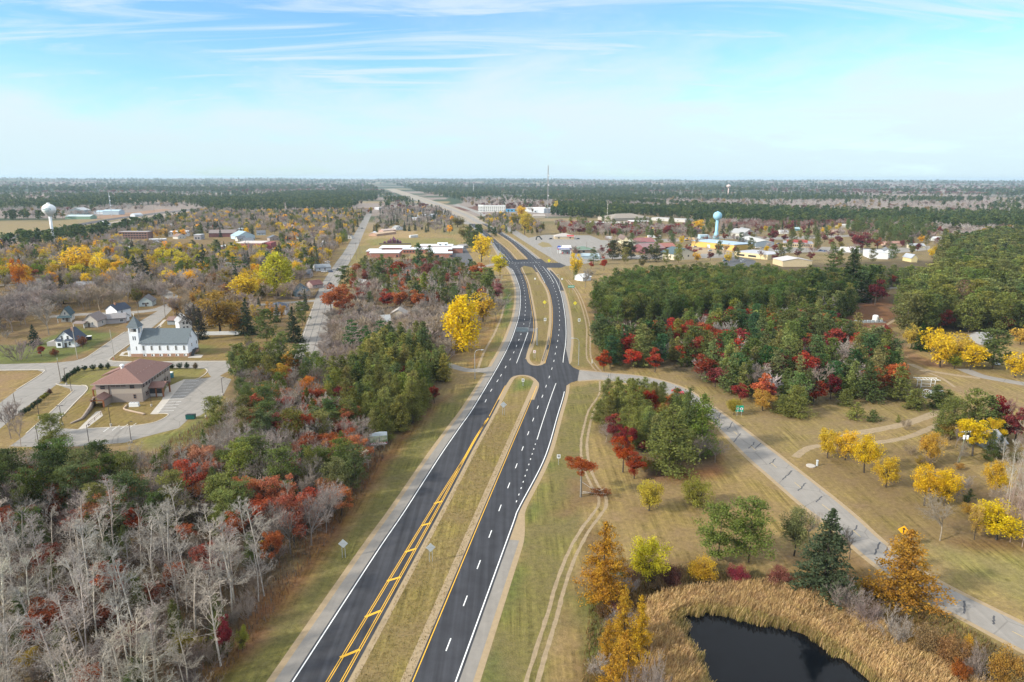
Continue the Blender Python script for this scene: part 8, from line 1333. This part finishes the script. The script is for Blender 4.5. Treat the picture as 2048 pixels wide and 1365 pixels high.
# ---------------------------------------------------------------- reeds, brush floor
def blades(name, label, region, hole, n, h0, h1, wd, lean, cols, seed):
    r = np.random.default_rng(seed); g = np.array(poly(region)); hg = np.array(poly(hole)) if hole else None; x0, y0 = g.min(0); x1, y1 = g.max(0); x = r.uniform(x0, x1, n * 6); y = r.uniform(y0, y1, n * 6); ok = inpoly(x, y, g) & (fbm(x, y, 260, 61, 2) > .36)
    if hg is not None: ok &= polydist(x, y, hg) > -2.6 * np.clip(fbm(x, y, 3.0, 12) - .42, 0, 1) * 2.2
    x, y = x[ok][:n], y[ok][:n]; n = len(x); edge = np.maximum(0, polydist(x, y, hg)) if hg is not None else np.full(n, 9.); patch = fbm(x, y, 3.5, 9); h = r.uniform(h0, h1, n) * (.7 + .5 * patch) * np.where(edge < 1.2, .75, 1); a = r.uniform(0, 6.28, n); w = wd * r.uniform(.6, 1.4, n)
    B = np.stack([x, y, 0 * x], 1); W_ = np.stack([np.cos(a), np.sin(a), 0 * a], 1) * w[:, None]; ln = np.array(lean)[None] * h[:, None] + r.normal(0, .14, (n, 3)) * h[:, None] * [1, 1, 0]; M = B + ln * .35 + np.array([0, 0, 1]) * h[:, None] * .6; E = B + ln + np.array([0, 0, 1]) * h[:, None]
    V = np.stack([B - W_, B + W_, M + W_ * .8, M - W_ * .8, E + W_ * .7, E - W_ * .7], 1).reshape(-1, 3); i = np.arange(n)[:, None] * 6; Fq = np.concatenate([i + [[0, 1, 2, 3]], i + [[3, 2, 4, 5]]])
    ci = r.integers(0, len(cols), n); C = np.array(cols)[ci]; gr = (np.clip(1.6 - edge, 0, 1) * r.random(n) * .9)[:, None]; C = C * (1 - gr) + np.array([[.17, .17, .035]]) * gr; C *= (.75 + .5 * patch)[:, None]
    me = newmesh(name, V, [Fq], [LEAFA]); ca = me.color_attributes.new('tint', 'FLOAT_COLOR', 'POINT'); ca.data.foreach_set('color', np.repeat(np.concatenate([C, np.ones((n, 1))], 1), 6, 0).astype(np.float32).ravel()); o = struct(link(name, me), 'stuff'); o['label'] = label; o['category'] = "reeds"; return o
blades("reed_grass", "tan reeds ringing the dark pond", [(1290, 1212), (1330, 1190), (1420, 1178), (1560, 1170), (1640, 1192), (1700, 1225), (1780, 1272), (1880, 1330), (2000, 1400), (2080, 1480), (2080, 1600), (1300, 1600), (1310, 1450), (1300, 1350), (1285, 1270)], POND, 60000, 1.4, 2.3, .038, (.22, .04, 0), [(.58, .40, .19), (.50, .34, .16), (.62, .44, .24), (.44, .30, .13)], 3)
blades("dry_grass", "dry rough grass around the pond and field edge", [(1180, 1180), (1230, 1120), (1500, 1150), (1700, 1160), (1850, 1210), (2060, 1330), (2060, 1400), (1850, 1300), (1690, 1215), (1560, 1165), (1420, 1172), (1300, 1190), (1280, 1300), (1280, 1500), (1150, 1500)], None, 9000, .4, .9, .06, (.1, 0, 0), [(.22, .15, .06), (.26, .17, .08), (.17, .10, .05), (.16, .15, .05)], 4)
blades("undergrowth", "brown brush and fallen leaves under the wood at the lower left", [(-200, 1500), (-200, 930), (130, 910), (300, 908), (470, 800), (640, 860), (790, 880), (735, 975), (640, 1105), (540, 1240), (440, 1365), (330, 1500)], None, 30000, .4, 1.5, .06, (.05, 0, 0), [(.17, .10, .06), (.20, .14, .10), (.25, .11, .05), (.14, .11, .08), (.19, .155, .13)], 6)
blades("rough_grass", "tufted dry grass on the wide median", [(884, 1022), (702, 1365), (620, 1500), (755, 1500), (820, 1365), (962, 1022), (1058, 795), (1020, 775), (979, 846)], None, 9000, .12, .3, .05, (.1, 0, 0), [(.32, .24, .10), (.26, .20, .08), (.36, .26, .12), (.20, .185, .065)], 8)

# ---------------------------------------------------------------- air
hm = bpy.data.materials.new("haze_air"); hm.use_nodes = True; t = hm.node_tree; t.nodes.clear(); o = nd(t, 'ShaderNodeOutputMaterial'); v = nd(t, 'ShaderNodeVolumePrincipled'); v.inputs['Color'].default_value = (.68, .86, 1.0, 1); v.inputs['Density'].default_value = 5.4e-5; v.inputs['Anisotropy'].default_value = .1; t.links.new(v.outputs[0], o.inputs['Volume'])
hz = MB().box(-17500, 17500, -400, 18500, -3, 110).build("haze", hm); struct(hz, 'stuff')
